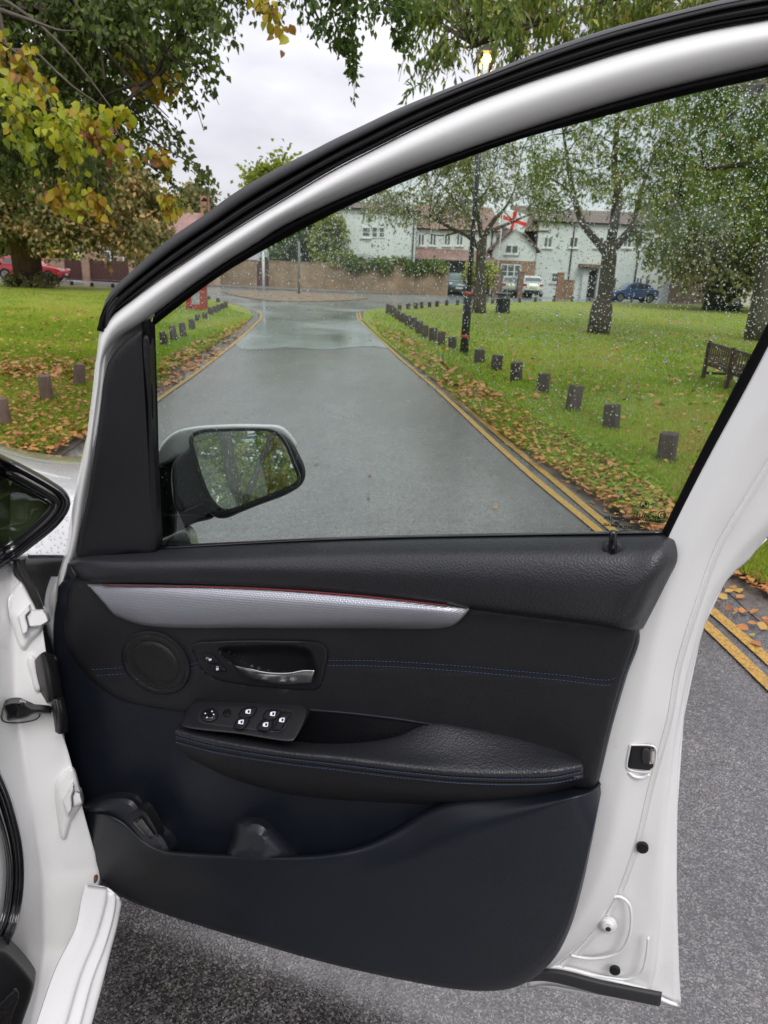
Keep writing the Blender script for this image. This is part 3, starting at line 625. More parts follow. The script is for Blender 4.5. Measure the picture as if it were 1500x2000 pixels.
# pocket furniture
dpod = lambda x, y: .050+.03*np.clip((y-1555)/80, 0, 1)
pod = relief('switch_pod', [(150, 1580), (175, 1568), (205, 1556), (240, 1552), (262, 1558), (280, 1578), (305, 1612), (330, 1642), (336, 1670), (300, 1668), (270, 1650), (225, 1610), (180, 1592)], M['podm'], car, d=.03, h=.048, r=17, res=6, back=.03, label='dark moulded pod holding the boot switch', extra=lambda P, ed: .01*np.clip((P[:, 1]-1590)/60, 0, 1))
relief('switch_surround', [(250, 1598), (272, 1580), (283, 1584), (308, 1626), (310, 1640), (298, 1645), (282, 1636)], M['black'], pod, d=.0785, h=.004, r=3, res=6, edge_step=4, back=.02)
relief('boot_switch', [(258, 1606), (275, 1594), (303, 1632), (297, 1641), (284, 1634)], M['gloss'], pod, d=.083, h=.004, r=2.5, res=5, edge_step=3, sharp=True)
icon([(267, 1611), (274, 1606), (277, 1610), (270, 1615)], .0856, pod)
relief('bottle_divider', [(442, 1680), (452, 1640), (458, 1606), (466, 1598), (500, 1596), (515, 1600), (545, 1625), (575, 1660), (590, 1685)], M['podm'], lower, d=.02, h=.05, r=30, res=10, back=.02, extra=lambda P, ed: .02*np.clip((P[:, 1]-1600)/70, 0, 1)-.022*np.clip((P[:, 0]-515)/50, 0, 1))
# armrest ---------------------------------------------------------------------
armr = loft('armrest', [
    [(352, 1412, .030), (420, 1420, .030), (560, 1445, .030), (640, 1452, .030), (720, 1448, .030), (780, 1436, .030), (820, 1418, .030), (850, 1411, .028), (900, 1418, .028), (1000, 1438, .028), (1070, 1458, .028), (1128, 1480, .028)],
    [(349, 1415, .050), (420, 1425, .052), (560, 1448, .052), (640, 1455, .052), (720, 1451, .048), (780, 1441, .044), (820, 1426, .040), (860, 1420, .040), (905, 1426, .040), (1000, 1447, .040), (1072, 1466, .040), (1132, 1484, .036)],
    [(345, 1420, .080), (420, 1434, .086), (560, 1458, .090), (640, 1464, .088), (720, 1468, .084), (780, 1470, .080), (830, 1469, .078), (870, 1468, .076), (920, 1470, .074), (1000, 1476, .070), (1080, 1482, .066), (1136, 1489, .056)],
    [(342, 1426, .094), (420, 1444, .106), (560, 1467, .112), (640, 1474, .112), (720, 1482, .110), (780, 1489, .108), (830, 1494, .106), (870, 1497, .104), (920, 1500, .101), (1000, 1503, .096), (1080, 1502, .088), (1138, 1494, .064)],
    [(342, 1432, .096), (420, 1451, .110), (560, 1474, .117), (640, 1483, .118), (720, 1492, .117), (780, 1500, .115), (830, 1505, .113), (870, 1509, .111), (920, 1512, .108), (1000, 1515, .102), (1080, 1512, .092), (1139, 1500, .066)],
    [(343, 1437, .093), (420, 1457, .107), (560, 1480, .114), (640, 1489, .115), (720, 1499, .114), (780, 1506, .112), (830, 1511, .110), (870, 1515, .108), (920, 1518, .105), (1000, 1520, .099), (1080, 1517, .089), (1139, 1505, .064)]], M['arm'], car, n=130, m=4, solid=.004, label='black leather armrest with blue stitching')
def off(L, dy, d): return [(x, y+dy, d+dd) for (x, y, dd) in L]
RL = [(343, 1437, .093), (420, 1457, .107), (560, 1480, .114), (640, 1489, .115), (720, 1499, .114), (780, 1506, .112), (830, 1511, .110), (870, 1515, .108), (920, 1518, .105), (1000, 1520, .099), (1080, 1517, .089), (1139, 1505, .064)]
def rowof(L, dy, dd): return [(x, y+dy, d+dd) for x, y, d in L]
loft('armrest_side', [rowof(RL, 0, -.004), rowof(RL, 2, -.002), rowof(RL, 7, -.001), rowof(RL, 9, -.0045), rowof(RL, 11, -.0015),
    [(346, 1452, .088), (425, 1476, .102), (560, 1500, .107), (640, 1510, .108), (720, 1518, .107), (780, 1524, .105), (830, 1528, .103), (870, 1530, .101), (920, 1532, .098), (1000, 1533, .092), (1078, 1528, .082), (1136, 1514, .058)],
    [(352, 1462, .072), (432, 1494, .086), (560, 1522, .090), (640, 1532, .090), (720, 1540, .088), (780, 1545, .086), (830, 1548, .084), (870, 1550, .082), (920, 1551, .078), (1000, 1550, .070), (1072, 1543, .060), (1130, 1522, .046)],
    [(362, 1473, .048), (440, 1510, .058), (560, 1540, .058), (640, 1550, .056), (720, 1556, .052), (780, 1559, .05), (830, 1562, .048), (870, 1563, .046), (920, 1564, .044), (1000, 1561, .042), (1066, 1554, .038), (1124, 1530, .034)],
    [(372, 1482, .018), (450, 1520, .018), (560, 1551, .018), (640, 1561, .018), (720, 1567, .018), (780, 1570, .018), (830, 1572, .018), (870, 1573, .018), (920, 1573, .018), (1000, 1570, .018), (1060, 1562, .02), (1116, 1538, .024)]], M['insert'], armr, n=120, m=4, solid=.003)
def dline(L, dd):
    X = [p[0] for p in L]; D_ = [p[2] for p in L]; return lambda x, y: float(np.interp(x, X, D_))+dd
stitch([(x, y+1.5) for x, y, _ in RL][:], dline(RL, .0022), armr, r=.0005); stitch([(x, y+13) for x, y, _ in RL][:], dline(RL, .0002), armr, r=.0005)
# inner wall of the grab recess
loft('grab_recess', [[(595, 1383, .031), (680, 1390, .031), (780, 1402, .031), (846, 1413, .031)], [(597, 1386, .0335), (680, 1393, .0335), (780, 1405, .0335), (846, 1415, .0335)], [(598, 1390, .033), (680, 1397, .033), (780, 1409, .033), (846, 1418, .033)]], M['card'], armr, n=40, m=3, solid=.002)
relief('grab_wall', [(588, 1389), (680, 1396), (780, 1408), (842, 1418), (830, 1440), (760, 1465), (640, 1475), (575, 1462)], M['gloss'], armr, d=.024, h=.0085, r=1, res=20, back=.003, sharp=True)
# window switches ---------------------------------------------------------------
def dA(x, y):
    yb = 1370+(x-378)*.085; yf = 1420+(x-350)*.125; f = (y-yb)/(yf-yb); return .036+.064*f+.006
SW = [(376, 1372), (392, 1369), (500, 1371), (592, 1377), (600, 1386), (575, 1445), (566, 1448), (470, 1434), (354, 1416), (357, 1405)]
sw = relief('switch_panel', SW, M['black'], car, d=dA, h=.003, r=4, res=9, edge_step=5, back=.03, label='black window switch panel on the armrest')
relief('switch_bezel', [(392, 1384), (420, 1379), (460, 1378), (520, 1380), (572, 1387), (568, 1400), (548, 1428), (500, 1426), (455, 1421), (400, 1413), (386, 1407)], M['cover'], sw, d=lambda x, y: dA(x, y)+.0028, h=.0012, r=2, res=8, edge_step=5)
kn = relief('mirror_adjuster', ell(409, 1396, 17.5, 14, -10), M['black'], sw, d=lambda x, y: dA(x, y)+.003, h=.0065, r=4, res=5, edge_step=3)
relief('adjuster_cap', ell(409, 1394.5, 12.5, 9.5, -10), M['gloss'], sw, d=lambda x, y: dA(x, y)+.0088, h=.002, r=3, res=5, edge_step=3)
for (x, y) in ((414, 1389), (401, 1393), (417, 1395), (404, 1401)): icon([(x-1.8, y+1.3), (x, y-1.6), (x+1.9, y+1.3)], lambda a, b: dA(a, b)+.0110, sw)
relief('fold_switch', [(437, 1387), (449, 1385), (450, 1394), (445, 1399), (434, 1396)], M['gloss'], sw, d=lambda x, y: dA(x, y)+.003, h=.006, r=2.5, res=4, edge_step=3)
SWQ = [[(472, 1384), (502, 1381), (489, 1400), (466, 1400)], [(466, 1402), (488, 1402), (473, 1424), (456, 1421)], [(520, 1387), (549, 1388), (535, 1405), (513, 1403)], [(513, 1405.5), (534.5, 1407.5), (523, 1427), (501, 1424)]]
for q in SWQ:
    c = np.mean(q, 0)
    o = relief('window_switch', q, M['black'], sw, d=lambda x, y: dA(x, y)+.003, h=.0075, r=3, res=4, edge_step=3, back=.01)
o = relief('child_lock_switch', [(552, 1389), (571, 1391), (548, 1427), (530, 1426)], M['black'], sw, d=lambda x, y: dA(x, y)+.003, h=.006, r=2, res=5, edge_step=3, sharp=True)
def wicon(x, y, hh=.0112, c=.0):
    T = lambda P: [(x+a, y+b) for a, b in P]
    dd = lambda a, b: dA(a, b)+hh
    icon(T([(-1, -4.5), (5, -4.8), (5, -3), (-1, -2.8)]), dd, sw); icon(T([(-5, -3), (-1, -4.5), (-1.5, 3.8), (-6, 3)]), dd, sw)
    icon(T([(3.2, -3), (5, -3), (3.6, 4), (2, 4)]), dd, sw); icon(T([(-2, 2.4), (3, 2.6), (2.6, 4.2), (-2.2, 3.9)]), dd, sw)
for (x, y) in ((485, 1390), (471, 1410.5), (533, 1394.5), (519, 1415.5)): wicon(x, y)
wicon(551, 1406.5, .0098)
# --- exterior mirror beyond the glass ------------------------------------------
mc = Dp(478, 915, -.085); vdir = mc-CAM; vdir /= np.linalg.norm(vdir)
RT = np.array([.30, -1, .20]); RT /= np.linalg.norm(RT); MN = RT-vdir; MN /= np.linalg.norm(MN)
def Mp(x, y, d=0.0):
    r = ray(x, y); return CAM+r*(((mc-CAM)@MN+d)/(r@MN))
MO = [(338, 905), (352, 888), (368, 876), (374, 858), (396, 846), (440, 840), (520, 840), (550, 846), (569, 862), (586, 890), (596, 915), (596, 933), (588, 948), (560, 966), (510, 985), (470, 1001), (443, 1012), (425, 1012), (408, 1000), (400, 985), (350, 1000), (335, 950)]
hs = relief('mirror_housing', MO, M['wetblack'], car, d=-.02, h=.012, r=7, res=8, back=.03, place=Mp, bvec=MN, label='black door mirror housing with white cap beyond the window')
relief('mirror_cap', [(296, 915), (306, 882), (322, 857), (345, 840), (380, 832), (440, 828), (510, 828), (550, 832), (574, 853), (582, 872), (540, 900), (420, 900), (352, 895), (330, 905)], M['wetcap'], hs, d=-.055, h=.02, r=6, res=6, back=.05, place=Mp, bvec=MN)
relief('mirror_arm', [(290, 915), (330, 880), (372, 862), (382, 900), (398, 950), (415, 990), (428, 1006), (405, 1010), (385, 1008), (340, 1026), (290, 1052)], M['wetblack'], hs, d=-.10, h=.02, r=14, res=8, back=.06)
relief('mirror_foot', [(290, 1000), (340, 1003), (385, 1003), (415, 1012), (380, 1022), (345, 1040), (305, 1062), (290, 1066)], M['black'], hs, d=-.088, h=.012, r=6, res=8, back=.05)
relief('skin_corner', [(290, 1066), (330, 1046), (360, 1034), (372, 1050), (378, 1075), (378, 1100), (290, 1100)], M['wetwhite'], hs, d=-.075, h=.01, r=5, res=8, back=.02)
MG = [(381, 852), (400, 845), (440, 843), (490, 842), (530, 845), (545, 855), (558, 875), (570, 905), (580, 932), (578, 940), (550, 955), (500, 975), (455, 992), (440, 994), (428, 988), (412, 968), (396, 930), (383, 885), (377, 862)]
ring_tube(sh(MG, 1.04, c=(478, 915)), -.004, .0042, 'mirror_rim', M['gloss'], hs, True, place=Mp, n=80)
mo = relief('mirror_glass', sh(MG, 1.0, c=(478, 915)), M['mirror'], hs, d=0.0, h=.0, r=0, res=400, back=.004, place=Mp, bvec=MN, edge_step=4)
for p in mo.data.polygons: p.use_smooth = False
# --- car body on the left ---------------------------------------------------------
body = loft('front_wing', [
    [(-140, 830, 2.9), (0, 866, 2.7), (60, 882, 2.6), (120, 890, 2.5), (200, 893, 2.45), (330, 905, 2.4)],
    [(-140, 850, 2.4), (0, 884, 2.2), (60, 900, 2.1), (120, 908, 2.05), (200, 912, 2.0), (330, 930, 1.95)],
    [(-140, 940, 1.9), (0, 960, 1.8), (60, 965, 1.78), (120, 970, 1.72), (200, 975, 1.70), (330, 1000, 1.68)],
    [(-140, 1060, 1.62), (0, 1070, 1.60), (60, 1072, 1.60), (120, 1076, 1.58), (200, 1080, 1.55), (330, 1090, 1.52)],
    [(-140, 1110, 1.60), (0, 1100, 1.60), (60, 1092, 1.60), (120, 1092, 1.58), (200, 1094, 1.55), (330, 1100, 1.52)]], M['wetwhite'], car, place=PY, n=40, m=5, solid=.01, label='rain covered white front wing and bonnet edge')
tubes('wing_crease', [[PY(x, y, Y) for x, y, Y in crv([(-20, 902, 2.05), (40, 915, 2.0), (75, 935, 1.95), (95, 955, 1.9)], 14)]], [.004], M['wetwhite'], body, sides=6)
loft('washer_jet', [[(28, 878, 2.55), (62, 886, 2.5)], [(30, 882, 2.5), (62, 889, 2.46)]], M['rubber'], body, place=PY, n=4, m=1, solid=.01)
# quarter window with its trim
qg = relief('quarter_window', [(-150, 850), (-60, 885), (0, 925), (40, 948), (80, 970), (102, 985), (92, 1002), (40, 1048), (0, 1078), (-80, 1130), (-150, 1170)], M['glassdark'], car, d=-.02, h=.002, r=2, res=30, place=Jp, back=.004, label='dark quarter window of the windscreen pillar')
QO = [(-140, 810), (-60, 850), (0, 885), (50, 910), (100, 938), (130, 960), (139, 980), (134, 1000), (115, 1026), (70, 1062), (30, 1092), (0, 1112), (-60, 1150), (-140, 1200)]
QI = [(-140, 850), (-60, 892), (0, 925), (45, 950), (80, 968), (98, 978), (103, 986), (100, 992), (88, 1006), (50, 1040), (20, 1064), (0, 1079), (-60, 1118), (-140, 1170)]
qa, qb = crv(QO, 80), crv(QI, 80)
def qrow(f, o): return [(qa[i][0]*(1-f)+qb[i][0]*f, qa[i][1]*(1-f)+qb[i][1]*f, o) for i in range(80)]
loft('quarter_window_trim', [qrow(0, .0), qrow(.06, .014), qrow(.25, .022), qrow(.42, .016), qrow(.46, .008), qrow(.5, .012), qrow(.6, .02), qrow(.7, .012), qrow(.74, .004), qrow(.8, .008), qrow(.9, .006), qrow(1, -.016)], M['gloss'], car, place=Jp, n=80, m=3, solid=.01, linear=True, label='wet black trim around the quarter window')
# door jamb: painted hinge pillar
JAMB = [
    [(-160, 1190, 0), (-60, 1150, 0), (0, 1112, 0), (22, 1098, 0), (24, 1110, 0), (26, 1122, 0), (40, 1138, 0), (56, 1158, 0), (75, 1185, 0), (78, 1200, 0)],
    [(-160, 1260, 0), (-60, 1215, 0), (0, 1175, 0), (14, 1165, 0), (24, 1170, 0), (34, 1178, 0), (48, 1190, 0), (62, 1204, 0), (76, 1222, 0), (84, 1236, 0)],
    [(-160, 1330, 0), (-60, 1290, 0), (0, 1250, 0), (18, 1248, 0), (30, 1250, 0), (42, 1254, 0), (54, 1262, 0), (70, 1274, 0), (84, 1290, 0), (94, 1304, 0)],
    [(-160, 1430, 0), (-60, 1400, 0), (0, 1380, 0), (25, 1372, 0), (42, 1366, 0), (56, 1362, 0), (68, 1364, 0), (82, 1372, 0), (96, 1384, 0), (110, 1396, 0)],
    [(-160, 1520, 0), (-60, 1500, 0), (0, 1490, 0), (28, 1482, 0), (50, 1474, 0), (68, 1464, 0), (82, 1458, 0), (94, 1462, 0), (110, 1468, 0), (135, 1476, 0)],
    [(-160, 1620, 0), (-60, 1610, 0), (0, 1600, 0), (34, 1590, 0), (62, 1578, 0), (84, 1566, 0), (102, 1556, 0), (118, 1558, 0), (138, 1566, 0), (160, 1574, 0)],
    [(-160, 1740, 0), (-60, 1730, 0), (0, 1720, 0), (40, 1710, 0), (75, 1698, 0), (100, 1684, 0), (120, 1670, 0), (140, 1662, 0), (160, 1660, 0), (185, 1664, 0)],
    [(-160, 1840, 0), (-60, 1840, 0), (0, 1835, 0), (46, 1825, 0), (84, 1812, 0), (108, 1790, 0), (126, 1768, 0), (146, 1740, 0), (168, 1722, 0), (200, 1716, 0)],
    [(-160, 1940, 0), (-60, 1940, 0), (0, 1935, 0), (40, 1925, 0), (72, 1910, 0), (96, 1890, 0), (114, 1860, 0), (136, 1822, 0), (152, 1790, 0), (170, 1760, 0)],
    [(-160, 2120, 0), (-60, 2110, 0), (0, 2100, 0), (20, 2090, 0), (40, 2076, 0), (62, 2050, 0), (84, 2010, 0), (106, 1960, 0), (130, 1890, 0), (150, 1830, 0)]]
jamb = loft('hinge_pillar', JAMB, M['white'], car, place=Jp, n=60, m=7, solid=.004, label='white painted hinge pillar of the door opening')
# dark gap behind wing and pillar
relief('inner_wheel_arch', [(24, 1096), (60, 1092), (140, 1092), (130, 1150), (110, 1260), (112, 1330), (90, 1340), (60, 1230), (30, 1140)], M['dirtrub'], car, place=Jp, d=-.08, h=.01, r=12, res=12, back=.02, label='dark cavity liner behind the wing')
loft('drain_channel', [[(56, 1084, -.02), (90, 1083, -.03), (140, 1083, -.05)], [(56, 1088, -.012), (90, 1087, -.02), (140, 1087, -.04)], [(56, 1092, -.05), (90, 1091, -.06), (140, 1091, -.07)]], M['gloss'], jamb, place=Jp, n=10, m=3)
loft('rubber_channel', [[(24, 1096, .002), (30, 1120, .002), (52, 1150, .002), (66, 1180, .0), (78, 1204, .0)], [(34, 1092, .012), (42, 1116, .012), (62, 1150, .01), (76, 1180, .01), (84, 1204, .008)], [(50, 1090, -.03), (52, 1114, -.03), (70, 1145, -.04), (84, 1180, -.04), (90, 1200, -.04)]], M['dirtrub'], jamb, place=Jp, n=24, m=5, solid=.008)
# white moulding on the door end face
loft('door_end_face', [[(100, 1126, -.05), (92, 1148, -.05), (86, 1180, -.05), (90, 1230, -.05), (100, 1260, -.05), (108, 1300, -.05), (122, 1400, -.05)], [(112, 1126, -.02), (102, 1150, -.02), (96, 1180, -.02), (98, 1230, -.02), (104, 1260, -.02), (112, 1300, -.02), (128, 1400, -.02)], [(126, 1120, .0), (118, 1150, .0), (110, 1200, .0), (106, 1250, .0), (110, 1290, .0), (118, 1340, .0), (134, 1430, .0)]], M['white'], shell, n=30, m=4, solid=.006)
# pressed recess outlines on the pillar
def Bt(px, off, r, name, mat, par): 
    P = crv(px, len(px)*6); return tubes(name, [[Jp(x, y, o) for x, y, o in P]], [r], mat, par, sides=8)
relief('hinge_plate', [(42, 1136), (24, 1152), (15, 1172), (17, 1200), (27, 1235), (38, 1264), (46, 1271), (62, 1252), (84, 1228), (80, 1200), (62, 1168)], M['white'], jamb, place=Jp, d=.0, h=.007, r=9, res=9, back=.002)
relief('hinge_plate', [(142, 1498), (122, 1510), (108, 1530), (107, 1560), (112, 1600), (119, 1638), (127, 1641), (140, 1606), (160, 1570), (154, 1530)], M['white'], jamb, place=Jp, d=.0, h=.007, r=8, res=9, back=.002)
relief('pillar_bead', [(58, 1276), (52, 1290), (60, 1322), (70, 1352), (80, 1350), (74, 1310), (70, 1284)], M['white'], jamb, place=Jp, d=.0, h=.006, r=7, res=6, back=.002)
# hinges: painted steel brackets
def hinge(A_, B_, par):
    h_ = relief('door_hinge', A_, M['white'], par, d=.012, h=.012, r=3, res=6, place=Jp, back=.02, sharp=True, edge_step=4)
    relief('hinge_arm', B_, M['white'], par, d=.004, h=.014, r=4, res=6, place=Jp, back=.02, sharp=True, edge_step=4)
hinge([(34, 1205), (58, 1180), (60, 1192), (50, 1204), (56, 1226), (55, 1234), (44, 1243)], [(50, 1203), (60, 1190), (84, 1189), (92, 1198), (98, 1214), (82, 1224), (56, 1227)], jamb)
hinge([(122, 1566), (142, 1528), (146, 1540), (140, 1556), (142, 1580), (132, 1597)], [(140, 1556), (146, 1542), (158, 1548), (164, 1570), (142, 1578)], jamb)
# rubber gaiter over the wiring
gt = loft('wiring_gaiter', [[(66, 1293, .0), (69, 1320, .0), (78, 1350, .0), (88, 1374, -.01)], [(78, 1278, .03), (84, 1304, .03), (92, 1340, .03), (98, 1370, .02)], [(92, 1276, .03), (98, 1300, .03), (104, 1338, .03), (108, 1368, .02)], [(112, 1280, -.01), (116, 1310, -.01), (120, 1340, -.01), (124, 1366, -.02)]], M['dirtrub'], car, place=Jp, n=20, m=5, solid=.01, label='black rubber gaiter over the door wiring')
Bt([(66, 1296, .001), (76, 1290, .001), (86, 1297, .001), (100, 1290, .001), (110, 1284, .001)], 0, .006, 'gaiter_fold', M['dirtrub'], gt)
loft('gaiter_cap', [[(100, 1376, .02), (104, 1400, .02), (108, 1430, .02)], [(110, 1366, .035), (116, 1396, .04), (118, 1434, .03)], [(124, 1360, .01), (132, 1396, .01), (134, 1430, .01)]], M['dirtrub'], gt, place=Jp, n=16, m=5, solid=.01)
# check strap
Bt([(2, 1400, .001), (10, 1376, .001), (40, 1368, .001), (68, 1378, .001), (78, 1395, .001), (72, 1404, .001), (30, 1412, .001), (6, 1408, .001), (2, 1400, .001)], 0, .0012, 'strap_gasket', M['dirtrub'], jamb)
cs = relief('check_strap', [(6, 1378), (12, 1373), (34, 1370), (50, 1376), (60, 1382), (80, 1384), (100, 1388), (100, 1394), (68, 1394), (52, 1402), (30, 1406), (14, 1407), (12, 1394), (8, 1386)], M['black'], car, place=Jp, d=.016, h=.014, r=4, res=6, edge_step=4, back=.02, label='black metal door check strap on the white pillar')
relief('strap_rivet', ell(42, 1375, 8, 5.5, -10), M['gloss'], cs, place=Jp, d=.026, h=.010, r=3, res=5, edge_step=3)
# black opening seal and dark cabin
SO = [(-30, 1440), (8, 1520), (28, 1570), (42, 1630), (48, 1690), (46, 1750), (34, 1810), (12, 1856), (-20, 1900), (-90, 1960)]
SI = [(-90, 1450), (-40, 1530), (-16, 1590), (2, 1640), (10, 1690), (8, 1745), (-2, 1800), (-22, 1840), (-50, 1870), (-110, 1910)]
sa, sb = crv(SO, 50), crv(SI, 50)
def srow(f, o): return [(sa[i][0]*(1-f)+sb[i][0]*f, sa[i][1]*(1-f)+sb[i][1]*f, o) for i in range(50)]
loft('opening_seal', [srow(0, .0), srow(.1, .016), srow(.25, .022), srow(.36, .014), srow(.42, .008), srow(.5, .016), srow(.7, .02), srow(.9, .012), srow(1, -.01)], M['gloss'], car, place=Jp, n=50, m=4, solid=.01, linear=True, label='black rubber seal of the door opening')
relief('cabin_trim', [(-160, 1380), (-60, 1400), (0, 1480), (20, 1560), (30, 1700), (10, 1840), (-80, 1960), (-160, 2000)], M['rubber'], car, place=Jp, d=-.03, h=.02, r=10, res=30, back=.02)
# sills
SL = [(168, 1728, .40), (160, 1760, .40), (150, 1810, .40), (110, 1893, .40), (73, 2000, .40), (30, 2120, .40)]
SG = [(209, 1733, .395), (205, 1762, .395), (187, 1827, .395), (157, 1900, .395), (127, 2000, .395), (90, 2120, .395)]
SH = [(216, 1738, .38), (213, 1768, .38), (195, 1832, .38), (166, 1904, .38), (137, 2000, .38), (101, 2120, .38)]
SI2 = [(226, 1745, .378), (222, 1782, .378), (205, 1845, .378), (180, 1912, .378), (156, 2000, .378), (124, 2120, .378)]
SR = [(238, 1758, .36), (229, 1805, .36), (216, 1855, .36), (200, 1917, .36), (178, 2000, .36), (148, 2120, .36)]
def zs(L, dz, dx=0): return [(x+dx, y, z+dz) for x, y, z in L]
sill = loft('sill', [zs(SL, -.06, -3), zs(SL, -.006, -1), SL, [((a[0]+b[0])/2, (a[1]+b[1])/2, .400) for a, b in zip(SL, SG)], SG, zs(SG, -.012, 2), SH, SI2, zs(SI2, -.008, 2), SR, zs(SR, -.02, 1), zs(SR, -.09, 1)], M['white'], car, place=G, n=50, m=3, solid=.004, label='white painted sill below the door opening')
loft('sill_end', [[(168, 1728, .34), (209, 1733, .34), (238, 1758, .30)], [(168, 1728, .40), (209, 1733, .395), (238, 1758, .36)]], M['white'], sill, place=G, n=12, m=2, solid=.004)
relief('rust_spot', [(184, 1712), (190, 1710), (191, 1718), (184, 1726)], M['rust'], sill, place=Jp, d=.03, h=.004, r=2, res=4, edge_step=3)
st = relief('sill_trim', [(-60, 1850), (8, 1853), (22, 1862), (60, 1905), (67, 1920), (62, 1945), (40, 2010), (20, 2100), (-60, 2100)], M['black'], car, place=Jp, d=.03, h=.018, r=10, res=12, back=.03, label='black plastic sill trim at the door opening')
relief('tread_plate', [(-60, 2000), (0, 1958), (30, 1932), (38, 1940), (24, 1990), (6, 2060), (-60, 2100)], M['gloss'], st, place=Jp, d=.049, h=.004, r=3, res=12)
# bulk of the car beyond the frame: roof line, cabin side, wheel
boxes('cabin', [(-2.3, -.72, -1.6, 1.35, .28, .9)], M['black'], car)
boxes('bonnet', [(-2.2, -.72, 1.75, 2.5, .45, .78)], M['white'], car, bevel=.08)
# ================================================================= ground, roads, greens
def tagS(o): o['kind'] = 'structure'; return o
def mixed(stops_noise): pass
def asphalt():
    m, t, p = new_mat('wet_asphalt'); co = coords(t)
    ch = voro(t, co, 250, out='Color'); sep = t.nodes.new('ShaderNodeSeparateColor'); lk(t, ch, sep.inputs[0])
    grain = ramp(t, sep.outputs[0], [(.0, (.020, .0185, .0185)), (.35, (.047, .044, .044)), (.7, (.092, .087, .087)), (1, (.21, .205, .205))])
    patch = ramp(t, noise(t, co, .55, 6, .6), [(.35, (.78, .77, .78)), (.65, (1.15, 1.12, 1.12))])
    tracks = ramp(t, noise(t, coords(t, (2.2, .25, 1)), 1.3, 5, .6), [(.3, (.82, .82, .82)), (.7, (1.12, 1.11, 1.1))])
    med = ramp(t, noise(t, co, 34, 7, .8), [(.34, (.62, .62, .62)), (.5, (1, 1, 1)), (.66, (1.55, 1.55, 1.56))]); grain = mixc(t, 1, grain, med, 'MULTIPLY'); damp = ramp(t, noise(t, co, 4.5, 8, .72), [(.33, (.66, .65, .65)), (.5, (1, 1, 1)), (.68, (1.22, 1.20, 1.18))]); grain = mixc(t, 1, grain, damp, 'MULTIPLY'); c = mixc(t, 1.0, grain, patch, 'MULTIPLY'); c = mixc(t, 1.0, c, tracks, 'MULTIPLY')
    lk(t, c, p.inputs['Base Color'])
    d = voro(t, co, 250)
    wet = ramp(t, noise(t, co, .22, 6, .62), [(.36, (.10, .10, .10)), (.64, (.32, .32, .32))])
    lk(t, wet, p.inputs['Roughness']); big_ = ramp(t, noise(t, coords(t, (1, .3, 1)), .8, 7, .7), [(.34, (.45, .45, .45)), (.62, (1, 1, 1))]); fin_ = ramp(t, noise(t, co, 26, 8, .85), [(.42, (.10, .10, .10)), (.56, (.85, .85, .85))]); lk(t, mixc(t, 1, big_, fin_, 'MULTIPLY'), p.inputs['Coat Weight']); p.inputs['Coat Roughness'].default_value = .16; p.inputs['Coat IOR'].default_value = 1.45; p.inputs['Specular IOR Level'].default_value = 1.0
    b = bump(t, None, d, .28, .003); bump(t, p, noise(t, co, 35, 4), .12, .003, b)
    return m
M['asphalt'] = asphalt()
def wetroad_sky():
    m, t, p = new_mat('wet_road_sky_sheen'); co = coords(t)
    lk(t, ramp(t, noise(t, co, .5, 7, .65), [(.3, (.17, .188, .195)), (.7, (.26, .28, .288))]), p.inputs['Base Color'])  # pale bluish base colour stands in for sky reflected on wet tarmac
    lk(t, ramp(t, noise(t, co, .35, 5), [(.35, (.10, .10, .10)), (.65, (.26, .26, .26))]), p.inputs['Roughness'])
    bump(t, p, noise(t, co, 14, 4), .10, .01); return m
M['wetroad_sky'] = wetroad_sky()
def grassm():
    m, t, p = new_mat('lawn_grass'); co = coords(t)
    fine = ramp(t, noise(t, co, 30, 6, .75), [(.28, (.11, .14, .02)), (.5, (.22, .28, .04)), (.72, (.34, .38, .08))])
    big = ramp(t, noise(t, coords(t, (.7, 1.6, 1)), .33, 6, .62), [(.34, (1.05, 1.05, .9)), (.52, (1.0, .98, 1)), (.66, (1.45, .92, .75))])
    c = mixc(t, 1, fine, big, 'MULTIPLY')
    brown = ramp(t, noise(t, coords(t, (1, 1.8, 1)), .8, 8, .7), [(.50, (0, 0, 0)), (.68, (.55, .55, .55))])
    c = mixc(t, brown, c, (.25, .19, .075)); lk(t, c, p.inputs['Base Color']); p.inputs['Roughness'].default_value = .75
    p.inputs['Specular IOR Level'].default_value = .25
    bump(t, p, noise(t, co, 45, 6, .8), .9, .03); return m
M['grass'] = grassm()
def dirtm():
    m, t, p = new_mat('leafy_dirt'); co = coords(t)
    c = ramp(t, noise(t, co, 16, 8, .7), [(.3, (.030, .023, .018)), (.5, (.072, .056, .044)), (.62, (.10, .07, .048)), (.8, (.15, .10, .06))])
    lk(t, c, p.inputs['Base Color']); p.inputs['Roughness'].default_value = .6; bump(t, p, noise(t, co, 60, 6, .8), .7, .012); return m
M['dirt'] = dirtm()
def sheet(name, P, z, mat, res=None, smooth=True):
    # polygon of world XY points at height z
    P = np.array([[p[0], p[1]] for p in P], float)
    r = geometry.delaunay_2d_cdt([Vector(p) for p in P], [], [list(range(len(P)))], 1, 1e-5)
    V = [(v[0], v[1], z) for v in r[0]]; Fc = [list(f) for f in r[2]]
    A = np.array(V); f = Fc[0]
    if np.cross(A[f[1]]-A[f[0]], A[f[2]]-A[f[0]])[2] < 0: Fc = [q[::-1] for q in Fc]
    return mk(name, V, Fc, mat, None, smooth=False, loc=(0, 0, 0))
ground = tagS(mk('ground', [(-400, -200, -.02), (400, -200, -.02), (400, 600, -.02), (-400, 600, -.02)], [(0, 1, 2, 3)], M['grass'], loc=(0, 0, 0), smooth=False))
road = tagS(sheet('road', [(-80, -30), (80, -30), (80, 60), (-80, 60)], 0.0, M['asphalt']))
